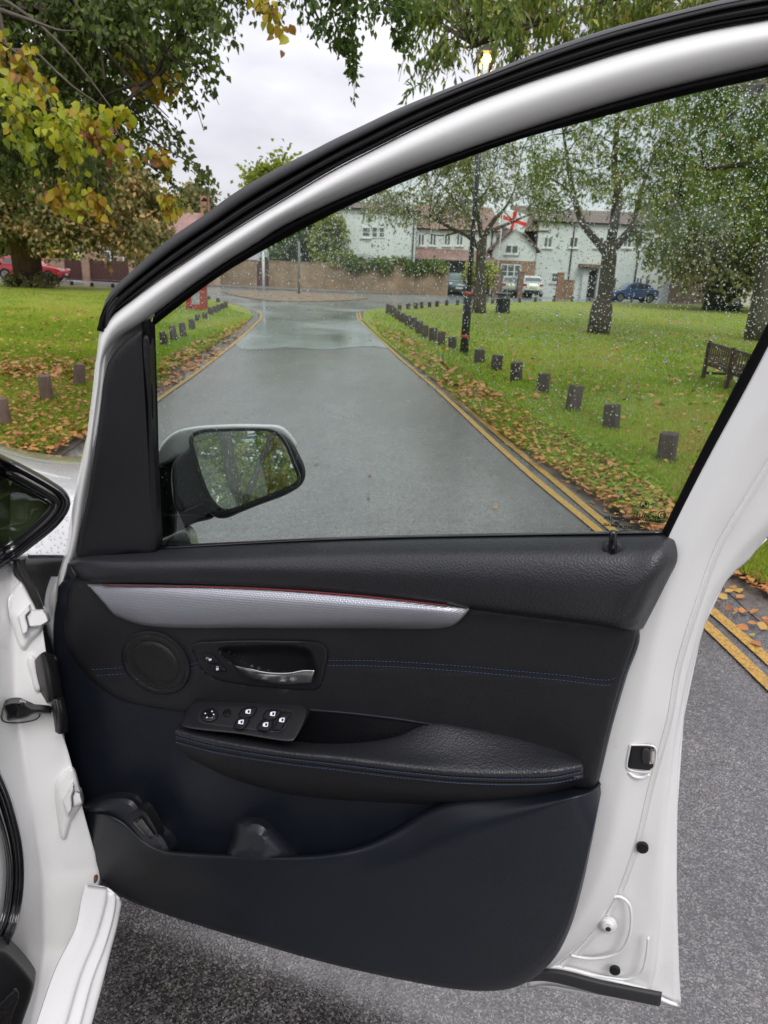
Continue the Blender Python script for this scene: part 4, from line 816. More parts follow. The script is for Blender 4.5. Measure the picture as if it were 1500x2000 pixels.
# crossing road, glossier with standing water, sky reflection painted into its colour
CR = [G(600, 560), G(600, 600)]
def Gp(L): return [G(x, y)[:2] for x, y in L]
def slab(name, P, z0, z1, mat, bevel=0):
    P = [tuple(p[:2]) for p in P]; n = len(P)
    r = geometry.delaunay_2d_cdt([Vector(p) for p in P], [], [list(range(n))], 1, 1e-5)
    idx = r[3]; V = [(v[0], v[1], z1) for v in r[0]]; Fc = [list(f) for f in r[2]]; A = np.array(V); f = Fc[0]
    if np.cross(A[f[1]]-A[f[0]], A[f[2]]-A[f[0]])[2] < 0: Fc = [q[::-1] for q in Fc]
    E = {}
    for f in Fc:
        for k in range(len(f)): E[(f[k], f[(k+1) % len(f)])] = 1
    mm = {}
    for (a, b) in list(E):
        if (b, a) not in E:
            for q in (a, b):
                if q not in mm: mm[q] = len(V); V.append((V[q][0], V[q][1], z0))
            Fc.append([b, a, mm[a], mm[b]])
    return mk(name, V, Fc, mat, None, smooth=False, loc=(0, 0, 0))
# left green: edge follows the road, turns at the junction and runs left along the crossing road
def dens(L, n=60): return [tuple(p) for p in crv(L, n)]
LG_edge = dens([(60, 905), (100, 880), (165, 838), (240, 785), (313, 738), (380, 698), (430, 668), (470, 640), (492, 622), (496, 613), (480, 604), (440, 592), (400, 583), (330, 572), (220, 562), (110, 556), (0, 550), (-200, 541)])
lg = [G(x, y)[:2] for x, y in LG_edge]
far_l = G(-400, 536)[:2]
left_green = lg+[(-60, far_l[1]), (-60, 2), (lg[0][0]-3.2, 3.5)]
tagS(slab('left_green', left_green, -.01, .035, M['grass']))
RG_edge = dens([(1560, 1210), (1500, 1150), (1430, 1108), (1300, 1052), (1225, 1010), (1150, 962), (1060, 905), (980, 850), (900, 786), (840, 738), (780, 692), (730, 650), (706, 624), (702, 614), (716, 607), (757, 602), (850, 597), (960, 592), (1100, 590), (1250, 593), (1400, 597), (1600, 603)], 80)
rg = [G(x, y)[:2] for x, y in RG_edge]
right_green = rg+[(70, rg[-1][1]), (70, 1.2)]
tagS(slab('right_green', right_green, -.01, .035, M['grass']))
# worn earth strips along both greens, 4 mm above the asphalt
def strip_between(name, A, B, z, mat): 
    a, b = crv(A, 60), crv(B, 60); V = [(*p[:2], z) for p in [G(x, y) for x, y in a]]+[(*p[:2], z) for p in [G(x, y) for x, y in b]]
    Fc = [(i, i+1, 61+i, 60+i) for i in range(59)]; A_ = np.array(V); f = Fc[0]
    if np.cross(A_[f[1]]-A_[f[0]], A_[f[2]]-A_[f[0]])[2] < 0: Fc = [q[::-1] for q in Fc]
    return tagS(mk(name, V, Fc, mat, None, smooth=False, loc=(0, 0, 0)))
def dirt_edge():
    m, t, p = new_mat('gritty_edge'); co = coords(t)
    c = ramp(t, noise(t, co, 6, 9, .75), [(.30, (.075, .066, .060)), (.52, (.13, .11, .095)), (.68, (.19, .14, .105))])
    g = voro(t, co, 90, out='Color'); s = t.nodes.new('ShaderNodeSeparateColor'); lk(t, g, s.inputs[0])
    c = mixc(t, .6, c, ramp(t, s.outputs[0], [(0, (.5, .5, .5)), (1, (1.3, 1.3, 1.3))]), 'MULTIPLY')
    lk(t, c, p.inputs['Base Color']); p.inputs['Roughness'].default_value = .55; bump(t, p, voro(t, co, 90), .5, .005); return m
M['edge'] = dirt_edge()
strip_between('verge_strip', [(1560, 1240), (1500, 1225), (1400, 1140), (1290, 1075), (1215, 1030), (1110, 960), (1010, 885), (900, 795), (820, 730), (750, 668), (703, 622)], [(1640, 1230), (1520, 1150), (1430, 1100), (1310, 1052), (1225, 1006), (1150, 958), (1060, 900), (980, 845), (900, 782), (840, 734), (700, 612)], .004, M['edge'])
strip_between('verge_strip', [(40, 945), (165, 860), (313, 762), (400, 703), (460, 662), (500, 628), (508, 612)], [(40, 915), (165, 836), (313, 736), (400, 685), (460, 647), (494, 618), (490, 606)], .004, M['edge'])
def yline(L, w, name, mat, z=.008, n=90):
    P = np.array([G(x, y)[:2] for x, y in crv(L, n)]); T = np.gradient(P, axis=0); T /= np.linalg.norm(T, axis=1)[:, None]; N = np.stack([-T[:, 1], T[:, 0]], 1)
    V = [(*q, z) for q in P+N*w/2]+[(*q, z) for q in P-N*w/2]; Fc = [(n+i, n+i+1, i+1, i) for i in range(n-1)]
    return tagS(mk(name, V, Fc, mat, None, smooth=False, loc=(0, 0, 0)))
def yellow():
    m, t, p = new_mat('worn_yellow_paint'); co = coords(t); c = ramp(t, noise(t, co, 30, 9, .8), [(.36, (.13, .10, .05)), (.44, (.42, .235, .035)), (.7, (.56, .32, .05))])
    d = voro(t, co, 95); c = mixc(t, ramp(t, d, [(.45, (0, 0, 0)), (.7, (.6, .6, .6))]), c, (.10, .08, .05)); lk(t, c, p.inputs['Base Color']); p.inputs['Roughness'].default_value = .5; bump(t, p, d, .5, .004); return m
M['yellow'] = yellow()
yline([(1700, 1535), (1500, 1339), (1378, 1222), (1166, 1036), (1053, 943), (967, 867), (858, 765), (778, 697), (740, 660), (708, 633), (697, 622), (697, 612)], .062, 'road_line', M['yellow'])
yline([(1700, 1478), (1500, 1291), (1385, 1190), (1196, 1036), (1075, 934), (980, 856), (880, 768), (798, 698), (752, 660), (714, 631), (702, 620), (702, 611)], .062, 'road_line', M['yellow'])
yline([(160, 895), (312, 779), (380, 731), (430, 693), (470, 661), (500, 632), (511, 618), (505, 609), (488, 602)], .062, 'road_line', M['yellow'])
# wet crossing road, tinted pale to imitate the mirrored sky
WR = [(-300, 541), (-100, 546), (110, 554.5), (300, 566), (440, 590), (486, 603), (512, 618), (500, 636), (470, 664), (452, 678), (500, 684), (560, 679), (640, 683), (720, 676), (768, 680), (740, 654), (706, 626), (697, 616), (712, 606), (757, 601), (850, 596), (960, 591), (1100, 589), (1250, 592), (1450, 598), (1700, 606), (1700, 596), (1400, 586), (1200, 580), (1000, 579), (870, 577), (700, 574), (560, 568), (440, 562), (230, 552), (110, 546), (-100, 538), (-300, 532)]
tagS(sheet('crossing_road', [G(x, y)[:2] for x, y in crv(WR, 150, True)], .004, M['wetroad_sky']))
M['pave'] = simple('pavement_slabs', (.19, .165, .15), .5, var=.25, vs=3, bs=20, bd=.01)
M['kerb'] = simple('kerb_stone', (.22, .21, .20), .5, var=.2, vs=5)
PV = [(-300, 531), (-100, 536), (110, 545), (230, 551), (440, 561), (560, 567), (700, 573), (870, 576), (1000, 578), (1200, 579), (1400, 584.5), (1700, 595)]
pv = [G(x, y)[:2] for x, y in crv(PV, 60)]
tagS(slab('pavement', list(pv)+[(80, 75), (-80, 75)], 0, .07, M['pave']))
# traffic island
isl = [G(x, y)[:2] for x, y in crv([(440, 573), (480, 570), (560, 572), (650, 576), (720, 583), (650, 589), (560, 590), (490, 584)], 40, True)]
M['island'] = simple('leafy_island', (.20, .135, .085), .8, var=.45, vs=2.5, bs=20, bd=.02)
tagS(slab('traffic_island', isl, 0, .045, M['island']))
# ================================================================= leaves on the ground, grass blades
def leafmat(name, stops, trans=.35, rough=.5):
    m = bpy.data.materials.new(name); m.use_nodes = True; t = m.node_tree; t.nodes.clear()
    o = t.nodes.new('ShaderNodeOutputMaterial'); a = t.nodes.new('ShaderNodeAttribute'); a.attribute_name = 'tint'
    c = ramp(t, a.outputs['Fac'], stops)
    d = t.nodes.new('ShaderNodeBsdfPrincipled'); d.inputs['Roughness'].default_value = rough; d.inputs['Specular IOR Level'].default_value = .35; lk(t, c, d.inputs['Base Color'])
    tl = t.nodes.new('ShaderNodeBsdfTranslucent'); lk(t, mixc(t, 1, c, (1.25, 1.35, .7), 'MULTIPLY'), tl.inputs[0]); mxn = t.nodes.new('ShaderNodeMixShader'); mxn.inputs[0].default_value = trans
    lk(t, d.outputs[0], mxn.inputs[1]); lk(t, tl.outputs[0], mxn.inputs[2]); lk(t, mxn.outputs[0], o.inputs[0]); return m
def leafmesh(name, C, T, N, L, Wd, tint, mat, parent=None, fold=.25, curl=.15, fine=False, loc=None):
    """one mesh of leaves: centre C, direction T, normal N, length L, width Wd"""
    n = len(C); T = T/(np.linalg.norm(T, axis=1)[:, None]+1e-9); S = np.cross(T, N); S /= np.linalg.norm(S, axis=1)[:, None]+1e-9; N = np.cross(S, T)
    L = L[:, None]; Wd = Wd[:, None]
    if fine:
        pts = [C, C+T*L*.28+S*Wd*.5+N*Wd*fold, C+T*L*.62+S*Wd*.42+N*Wd*fold*.7-N*L*curl*.3, C+T*L-N*L*curl, C+T*L*.62-S*Wd*.42+N*Wd*fold*.7-N*L*curl*.3, C+T*L*.28-S*Wd*.5+N*Wd*fold, C+T*L*.45]
        k = 7; F0 = np.array([(0, 1, 6, -1), (1, 2, 6, -1), (2, 3, 6, -1), (3, 4, 6, -1), (4, 5, 6, -1), (5, 0, 6, -1)])[:, :3]
    else:
        pts = [C, C+T*L*.42+S*Wd*.5+N*Wd*fold, C+T*L-N*L*curl, C+T*L*.42-S*Wd*.5+N*Wd*fold]; k = 4; F0 = np.array([(0, 1, 2), (0, 2, 3)])
    V = np.stack(pts, 1).reshape(-1, 3); Fc = (F0[None]+np.arange(n)[:, None, None]*k).reshape(-1, 3)
    if parent is not None: o0 = origin_of(parent)
    else: o0 = np.array(loc if loc is not None else (0, 0, 0), float)
    me = bpy.data.meshes.new(name); me.vertices.add(len(V)); me.vertices.foreach_set('co', (V-o0).astype(np.float32).ravel())
    me.loops.add(len(Fc)*3); me.loops.foreach_set('vertex_index', Fc.astype(np.int32).ravel()); me.polygons.add(len(Fc))
    me.polygons.foreach_set('loop_start', np.arange(0, len(Fc)*3, 3, dtype=np.int32)); me.update(calc_edges=True)
    at = me.attributes.new('tint', 'FLOAT', 'POINT'); at.data.foreach_set('value', np.repeat(tint, k).astype(np.float32))
    me.materials.append(mat); ob = bpy.data.objects.new(name, me); scene.collection.objects.link(ob)
    if parent is not None: ob.parent = parent
    else: ob.location = Vector(o0)
    return ob
M['litter'] = leafmat('fallen_leaf', [(0, (.08, .034, .016)), (.25, (.25, .09, .03)), (.5, (.43, .17, .055)), (.8, (.46, .25, .08)), (.92, (.40, .29, .06)), (1, (.26, .27, .06))], .1, .55)
M['blade'] = leafmat('grass_blade', [(0, (.15, .22, .025)), (.35, (.26, .36, .042)), (.62, (.37, .44, .07)), (.82, (.42, .36, .12)), (1, (.36, .24, .11))], .45, .6)
def px_scatter(poly, n, z=.04, power=1.0):
    poly = np.array(poly, float); lo, hi = poly.min(0), poly.max(0); P = np.stack([rng.uniform(lo[0], hi[0], n*3), rng.uniform(lo[1], hi[1], n*3)], 1); P = P[inpoly(P, poly)][:n]
    return np.array([G(x, y, z) for x, y in P]) if len(P) else np.zeros((0, 3))
def world_scatter(poly, n, z=.04):
    poly = np.array([p[:2] for p in poly], float); lo, hi = poly.min(0), poly.max(0)
    lo = np.maximum(lo, (-30, 1.5)); hi = np.minimum(hi, (30, 45)); out = []; c = 0
    P = np.stack([rng.uniform(lo[0], hi[0], n*6), rng.uniform(lo[1], hi[1], n*6)], 1); P = P[inpoly(P, poly)][:n]
    return np.concatenate([P, np.full((len(P), 1), z)], 1)
def onground(P, smin, smax, name, tintf, kindmat, flat=.25, fine=False, wr=.8):
    n = len(P); P = P.copy(); P[:, 2] = np.where(P[:, 2] > .03, rng.uniform(.042, np.maximum(.045, P[:, 2]), n), P[:, 2]); a = rng.uniform(0, 2*math.pi, n); T = np.stack([np.cos(a), np.sin(a), rng.uniform(-.1, .3, n)], 1); N = np.stack([rng.normal(0, flat, n), rng.normal(0, flat, n), np.ones(n)], 1)
    L = rng.uniform(smin, smax, n); return leafmesh(name, P, T, N, L, L*rng.uniform(wr*.7, wr*1.2, n), tintf(n), kindmat, fine=fine, fold=.15, curl=-.1)
def far_keep(P, d0): 
    d = P[:, 1]; return P[rng.random(len(P)) < np.clip(d0/np.maximum(d, .1), 0, 1)**1.2]
lt = lambda n: np.clip(rng.beta(2.2, 2.0, n), 0, 1)
sets = []
sets.append(px_scatter([(0, 700), (175, 700), (175, 845), (100, 878), (0, 880)], 2100, .075))
sets.append(px_scatter([(0, 600), (190, 600), (185, 720), (0, 720)], 700, .075))
sets.append(px_scatter([(0, 565), (200, 565), (190, 600), (0, 600)], 60, .045))
sets.append(px_scatter([(315, 735), (400, 680), (470, 640), (490, 622), (440, 640), (360, 680), (315, 700)], 900, .075))
sets.append(px_scatter([(312, 770), (400, 712), (480, 650), (492, 630), (440, 650), (313, 725)], 420, .012))
sets.append(px_scatter([(712, 622), (790, 690), (880, 766), (980, 845), (1060, 900), (1150, 958), (1300, 1050), (1330, 980), (1200, 900), (1080, 830), (950, 750), (850, 690), (770, 640)], 5200, .08))
sets.append(px_scatter([(800, 640), (1480, 640), (1430, 790), (1330, 960), (1150, 880), (950, 740)], 800, .075))
sets.append(px_scatter([(780, 700), (1000, 860), (1190, 1010), (1290, 1050), (1100, 925), (900, 780)], 170, .012))
sets.append(px_scatter([(1400, 1100), (1500, 1060), (1560, 1180), (1500, 1160)], 260, .05))
sets.append(px_scatter([(1400, 1120), (1500, 1150), (1500, 1280), (1410, 1190)], 26, .012))
sets.append(px_scatter([(450, 700), (700, 700), (1000, 1000), (560, 1000)], 4, .012))
Pl = np.vstack(sets)
near = Pl[:, 1] < 9
litter = onground(Pl[near], .028, .066, 'fallen_leaves', lt, M['litter'], .35, True); tag(litter, kind='stuff')
litter2 = onground(Pl[~near], .06, .12, 'fallen_leaves', lt, M['litter'], .35, False); tag(litter2, kind='stuff')
# red-brown litter ring under the left tree and pale worn patch
def blades(P, name, hmin, hmax, w):
    n = len(P); a = rng.uniform(0, 2*math.pi, n); lean = rng.uniform(.1, .9, n); T = np.stack([np.cos(a)*lean, np.sin(a)*lean, np.ones(n)], 1); N = np.stack([np.sin(a), -np.cos(a), np.zeros(n)], 1)
    L = rng.uniform(hmin, hmax, n); X_, Y_ = P[:, 0], P[:, 1]; pn = np.sin(X_*.9+1.9*np.sin(Y_*.31))*np.sin(Y_*.47+1.3*np.sin(X_*.53))+.6*np.sin(X_*2.7+Y_*1.3)*np.sin(Y_*1.9-X_*.7); tint = np.clip(rng.normal(.36, .17, n)+.34*np.clip(pn, -.35, 1.2), 0, 1)
    o = leafmesh(name, P, T, N, L, L*0+w*rng.uniform(.7, 1.4, n), tint, M['blade'], fold=.1, curl=.1); return tag(o, kind='stuff')
gb = [px_scatter([(0, 640), (185, 640), (175, 845), (100, 878), (0, 880)], 26000, .03), px_scatter([(0, 562), (230, 568), (230, 660), (0, 660)], 15000, .03), px_scatter([(0, 600), (220, 600), (215, 700), (0, 700)], 9000, .03), px_scatter([(200, 568), (330, 590), (330, 740), (180, 850)], 9000, .03), px_scatter([(1440, 615), (1900, 640), (1900, 1350), (1560, 1200), (1480, 1120)], 26000, .03), px_scatter([(300, 600), (400, 584), (450, 600), (440, 615), (310, 665)], 5000, .03),
      px_scatter([(310, 640), (440, 600), (492, 618), (470, 640), (400, 685), (313, 738)], 9000, .03),
      px_scatter([(720, 612), (1110, 604), (1500, 620), (1500, 700), (1310, 1050), (1225, 1008), (1150, 960), (980, 848), (840, 736), (740, 655)], 62000, .03),
      px_scatter([(1400, 1100), (1500, 1050), (1560, 1190), (1500, 1150)], 3500, .03)]
gP = np.vstack(gb); nearb = gP[:, 1] < 10
blades(gP[nearb], 'grass_blades', .03, .075, .008); blades(gP[~nearb], 'grass_blades', .04, .085, .02)
wd = px_scatter([(1000, 800), (1150, 860), (1290, 930), (1290, 1030), (1150, 950), (1050, 890)], 700, .035); n = len(wd)
a = rng.uniform(0, 6.28, n); T = np.stack([np.cos(a), np.sin(a), rng.uniform(.1, .9, n)], 1)
tag(leafmesh('verge_weeds', wd+np.array([0, 0, 1.])*rng.uniform(0, .03, n)[:, None], T, np.tile([0, 0, 1.], (n, 1)), rng.uniform(.05, .10, n), rng.uniform(.03, .05, n), rng.uniform(.0, .5, n), M['blade']), kind='stuff')
# ================================================================= trees
def barkm(name, c, g=(.05, .06, .03)):
    m, t, p = new_mat(name); co = coords(t, (1, 1, .25)); n1 = noise(t, co, 9, 8, .7); cc = ramp(t, n1, [(.3, tuple(x*.5 for x in c)), (.5, c), (.75, tuple(min(1, x*1.6) for x in c))])
    cc = mixc(t, ramp(t, noise(t, coords(t), 1.4, 4), [(.45, (0, 0, 0)), (.7, (.5, .5, .5))]), cc, g); lk(t, cc, p.inputs['Base Color']); p.inputs['Roughness'].default_value = .85
    bump(t, p, voro(t, co, 22), .7, .02, bump(t, None, n1, .8, .03)); return m
M['bark'] = barkm('tree_bark', (.075, .058, .042)); M['bark2'] = barkm('grey_bark', (.10, .085, .065)); M['bark3'] = barkm('brown_bark', (.12, .075, .05), (.07, .06, .035))
M['lime'] = leafmat('lime_leaf', [(0, (.030, .043, .014)), (.2, (.054, .082, .020)), (.42, (.115, .16, .033)), (.62, (.19, .245, .048)), (.74, (.20, .26, .03)), (.84, (.45, .46, .035)), (.93, (.42, .25, .03)), (1, (.26, .12, .055))], .42)
M['dull'] = leafmat('dull_leaf', [(0, (0.088, 0.100, 0.038)), (.4, (0.194, 0.187, 0.072)), (.7, (0.344, 0.276, 0.116)), (.9, (0.532, 0.331, 0.152)), (1, (0.600, 0.359, 0.166))], .32)
M['fresh'] = leafmat('fresh_leaf', [(0, (0.041, 0.078, 0.020)), (.4, (0.104, 0.168, 0.038)), (.75, (0.219, 0.273, 0.062)), (.93, (0.380, 0.386, 0.083)), (1, (0.496, 0.354, 0.125))], .42)
M['olive'] = leafmat('olive_leaf', [(0, (0.090, 0.106, 0.037)), (.4, (0.192, 0.203, 0.071)), (.75, (0.320, 0.296, 0.106)), (1, (0.513, 0.404, 0.166))], .38)
M['yel'] = leafmat('yellow_leaf', [(0, (.12, .16, .02)), (.5, (.30, .34, .03)), (1, (.48, .45, .04))], .4)
M['holly'] = leafmat('ivy_leaf', [(0, (0.014, 0.028, 0.011)), (.6, (0.035, 0.063, 0.022)), (1, (0.084, 0.112, 0.042))], .15)
def unit(v): return v/(np.linalg.norm(v, axis=-1, keepdims=True)+1e-9)
def make_tree(name, label, base, limbs, clumps, leafm, bark, leaf=(.06, .09), per=120, twigs=7, droop=.5, wr=.62, tint=(.45, .2), group=None, cat='tree', fine=False, spread=.10, trunk_sides=10, tint_fn=None, sprays=(), spray_per=26, brk=1.0):
    """limbs: [(points, radii)], clumps: [(centre, radius)] -> trunk, twigs and crown parts"""
    t = thing(name, base, label, cat, group)
    tubes('trunk', [crv(np.array(P)[:, [0, 1, 2]], max(6, len(P)*5)) if len(P) > 2 else P for P, R in limbs], [np.array(R) for P, R in limbs], bark, t, sides=trunk_sides)
    LP = np.vstack([crv(np.array(P), 14) if len(P) > 2 else np.array(P) for P, R in limbs])
    bp, br = [], []; C_, T_ = [], []
    for c, r in clumps:
        c = np.array(c, float); k = np.argmin(((LP-c)**2).sum(1)+rng.uniform(0, .15, len(LP))*r); s = LP[k]; mid = (s+c)/2+rng.normal(0, .08, 3)*np.linalg.norm(c-s)+np.array([0, 0, .06])*np.linalg.norm(c-s)
        ps = crv([s, mid, c], 7); bp.append(ps); br.append(np.array([.028, .012, .006])*(.6+r*.5)*brk)
        for q in range(twigs):
            d = unit(rng.normal(0, 1, 3)+unit(c-s)*.5); L = r*rng.uniform(.6, 1.15); e1 = c+d*L*.5; e2 = c+d*L-np.array([0, 0, droop*r*.55])
            tp = crv([c, e1, e2], 6); bp.append(tp); br.append(np.array([.006, .0025])*(.6+r*.4)*brk); m = int(per/twigs); f = rng.uniform(.08, 1, m)
            pos = np.stack([np.interp(f, np.linspace(0, 1, 6), tp[:, z]) for z in range(3)], 1)+rng.normal(0, spread*r, (m, 3))
            C_.append(pos); T_.append(unit(np.tile(unit(e2-e1), (m, 1))*.6+rng.normal(0, .6, (m, 3))-np.array([0, 0, droop])))
    for sp in sprays:
        P = crv(np.array(sp[0]), 16); w = sp[1]; bp.append(P); br.append(np.array([.010, .0025])); m = int(spray_per*np.linalg.norm(np.diff(P, axis=0), axis=1).sum()/.1*sp[2] if len(sp) > 2 else 60)
        f = rng.uniform(0, 1, m)**.8; base_p = np.stack([np.interp(f, np.linspace(0, 1, 16), P[:, z]) for z in range(3)], 1); ww = w*(1-.62*f)[:, None]
        C_.append(base_p+rng.normal(0, 1, (m, 3))*ww*np.array([.55, .8, .55])); T_.append(unit(rng.normal(0, .6, (m, 3))-np.array([0, 0, droop+.2])))
    tubes('twigs', bp, br, bark, t, sides=3, cap=False)
    C_ = np.vstack(C_); T_ = np.vstack(T_); n = len(C_); N = unit(rng.normal(0, 1, (n, 3))+np.array([0, -.3, .8])); L = rng.uniform(leaf[0], leaf[1], n)
    # patches of one colour through the crown, plus leaf to leaf variation
    pt = np.sin(C_[:, 0]*1.9+1.7*np.sin(C_[:, 2]*2.3))*np.sin(C_[:, 2]*2.1+C_[:, 1]*1.3)
    ti = tint_fn(C_, n) if tint_fn else np.clip(rng.normal(tint[0], tint[1]*.7, n)+pt*tint[1]*.7, 0, 1)
    leafmesh('crown', C_, T_, N, L, L*wr*rng.uniform(.8, 1.2, n), ti, leafm, t, fine=fine)
    return t
def pxclumps(poly, n, Y0, Y1, r0, r1, prob=None):
    poly = np.array(poly, float); lo, hi = poly.min(0), poly.max(0); out = []; k = 0
    while len(out) < n and k < n*40:
        k += 1; p = np.array([[rng.uniform(lo[0], hi[0]), rng.uniform(lo[1], hi[1])]])
        if inpoly(p, poly)[0] and (prob is None or rng.random() < prob(*p[0])): out.append((PY(p[0][0], p[0][1], rng.uniform(Y0, Y1)), rng.uniform(r0, r1)))
    return out
def Q(*L): return [PY(x, y, Y) for x, y, Y in L]
# nearby lime overhanging from the left
lb = PY(-900, 700, 6.5); lb[2] = 0
def lime_tint(C, n):
    t = np.clip(rng.normal(.34, .14, n), 0, .66)
    # autumn coloured sprays: low outer left branch
    px = C[:, 0]/C[:, 1]; z = C[:, 2]
    return t
limbs = [([lb, lb+np.array([.2, 0, 2.2]), lb+np.array([.5, .1, 4.6])], [.34, .28, .22]),
         ([lb+np.array([.2, 0, 2.6])]+Q((-250, 60, 6.3), (60, 20, 6.0), (210, 60, 5.8), (300, 160, 5.7)), [.2, .12, .07, .035, .012]),
         ([lb+np.array([.3, 0, 3.4])]+Q((-200, -250, 6.3), (100, -260, 6.0), (400, -220, 5.9), (640, -160, 5.8), (800, -80, 5.8)), [.2, .12, .09, .06, .04, .012]),
         ([lb+np.array([.2, 0, 2.0])]+Q((-300, 200, 5.4), (-60, 160, 5.0), (80, 200, 4.8)), [.14, .07, .035, .01])]
cl = pxclumps([(-120, -80), (430, -80), (400, 60), (350, 130), (300, 190), (235, 250), (150, 300), (-60, 330)], 105, 5.4, 7.4, .24, .40)
cl += pxclumps([(-120, -160), (260, -160), (250, 120), (150, 260), (-120, 300)], 45, 7.4, 9.0, .35, .55)
SPR = [([(300, 40), (370, 80), (420, 120), (441, 150)], .11, 5.7), ([(290, 90), (360, 130), (410, 170), (428, 205)], .11, 5.6), ([(260, 90), (330, 150), (380, 200), (398, 256)], .12, 5.7), ([(230, 150), (300, 210), (350, 260), (372, 300)], .10, 5.8),
       ([(220, 180), (300, 250), (370, 310), (428, 368)], .10, 5.8), ([(260, 260), (340, 300), (390, 330), (420, 350)], .09, 5.9), ([(200, 230), (270, 300), (330, 340), (350, 400)], .09, 5.6), ([(240, 280), (300, 330), (345, 370), (340, 425)], .08, 5.7),
       ([(380, 330), (400, 360), (405, 390), (403, 415)], .05, 5.7), ([(120, 230), (170, 300), (190, 350), (182, 405)], .07, 4.9), ([(330, -40), (380, 0), (400, 40), (398, 60)], .10, 5.8), ([(430, -60), (460, -20), (500, 0), (510, 25)], .10, 5.8), ([(380, -60), (430, -30), (450, 0), (455, 30)], .10, 5.9), ([(480, -60), (520, -30), (545, 0), (560, 15)], .09, 5.8), ([(420, -60), (450, -20), (470, 15), (466, 34)], .09, 5.8),
       ([(490, -60), (515, -20), (530, 20), (548, 62)], .09, 5.8), ([(180, 320), (190, 340), (205, 365), (215, 385)], .05, 5)]
sprays = [(Q(*[(x, y, Y) for x, y in L]), w, .36) for L, w, Y in SPR]
lime = make_tree('lime_tree', 'large lime tree overhanging from the left, dark green leaves in drooping sprays', tuple(lb), limbs, cl, M['lime'], M['bark'], leaf=(.036, .062), per=235, twigs=9, droop=.75, wr=.72, tint_fn=lime_tint, fine=False, sprays=sprays, spray_per=20)
# its yellowing sprays, larger leaves closer to the camera (part of the same tree)
ys = [([(-60, 90), (10, 130), (60, 150), (95, 165)], .07, 4.6, .93), ([(-40, 150), (20, 190), (80, 210), (150, 235)], .10, 4.4, .80), ([(0, 190), (60, 230), (110, 255), (165, 285)], .09, 4.4, .80), ([(10, 210), (40, 250), (50, 275), (60, 295)], .08, 4.4, .78),
      ([(100, 220), (160, 225), (210, 220), (255, 215)], .06, 4.6, .82), ([(110, 240), (130, 290), (150, 330), (152, 348)], .06, 4.5, .83), ([(140, 210), (180, 250), (205, 270), (200, 300)], .07, 4.8, .99), ([(120, 350), (135, 370), (150, 390), (160, 420)], .05, 4.6, .84), ([(180, 385), (195, 395), (200, 410), (203, 430)], .04, 4.6, .90),
      ([(200, 270), (230, 285), (250, 300), (262, 310)], .045, 4.7, .87), ([(100, 380), (108, 385), (112, 395), (115, 400)], .035, 4.6, .92), ([(235, 90), (255, 110), (270, 135), (285, 165)], .12, 6.0, .88), ([(290, 130), (310, 160), (320, 180), (325, 200)], .10, 5.8, .9), ([(320, 380), (335, 400), (340, 415), (338, 430)], .06, 5.6, .92), ([(500, -30), (520, 0), (535, 30), (548, 60)], .07, 5.7, .9),
      ([(-20, 60), (10, 90), (40, 120), (55, 100)], .06, 4.6, .9), ([(300, 290), (310, 300), (318, 310), (325, 318)], .05, 5.6, .92)]
CC, TT, TI, LL = [], [], [], []
tw = []
for L, w, Y, tc_ in ys:
    P = crv(np.array(Q(*[(x, y, Y) for x, y in L])), 12); tw.append(P); m = int(40+330*w*np.linalg.norm(P[-1]-P[0])/.35); f = rng.uniform(.1, 1, m)
    b = np.stack([np.interp(f, np.linspace(0, 1, 12), P[:, z]) for z in range(3)], 1); CC.append(b+rng.normal(0, w*.55, (m, 3))); TT.append(unit(rng.normal(0, .45, (m, 3))-np.array([0, 0, .9]))); TI.append(np.clip(rng.normal(tc_, .065, m), 0, 1)); LL.append(rng.uniform(.040, .076, m)*(Y/5))
CC, TT, TI, LL = np.vstack(CC), np.vstack(TT), np.concatenate(TI), np.concatenate(LL)
n = len(CC); leafmesh('autumn_foliage', CC, TT, unit(rng.normal(0, .6, (n, 3))+np.array([0, -.9, .5])), LL, LL*.75, TI, M['lime'], lime, fine=True)['label'] = 'yellow and orange leaves on the lower branches of the lime tree'
LT = [Q((-200, 150, 4.6), (60, 100, 4.7), (130, 160, 4.6), (230, 230, 4.7)), Q((-200, 100, 4.6), (0, 80, 4.6), (100, 200, 4.5), (130, 290, 4.5)), Q((-100, -50, 5), (40, 20, 5), (140, 110, 5), (235, 235, 5)), Q((120, -40, 5.5), (200, 90, 5.5), (260, 160, 5.6), (330, 230, 5.7)), Q((190, -40, 5.5), (195, 60, 5.5), (200, 120, 5.5), (205, 160, 5.5)),
      Q((0, 20, 4.7), (60, 40, 4.7), (120, 60, 4.7), (150, 60, 4.7)), Q((-10, -20, 4.7), (10, 80, 4.7), (40, 140, 4.7), (60, 200, 4.7))]
for q in LT: tubes('bare_limb', [crv(np.array(q), 12)], [np.array([.014, .004])], M['bark2'], lime, sides=5)
for q in tw: tubes('bare_twig', [q], [np.array([.004, .002])], M['bark2'], lime, sides=4)
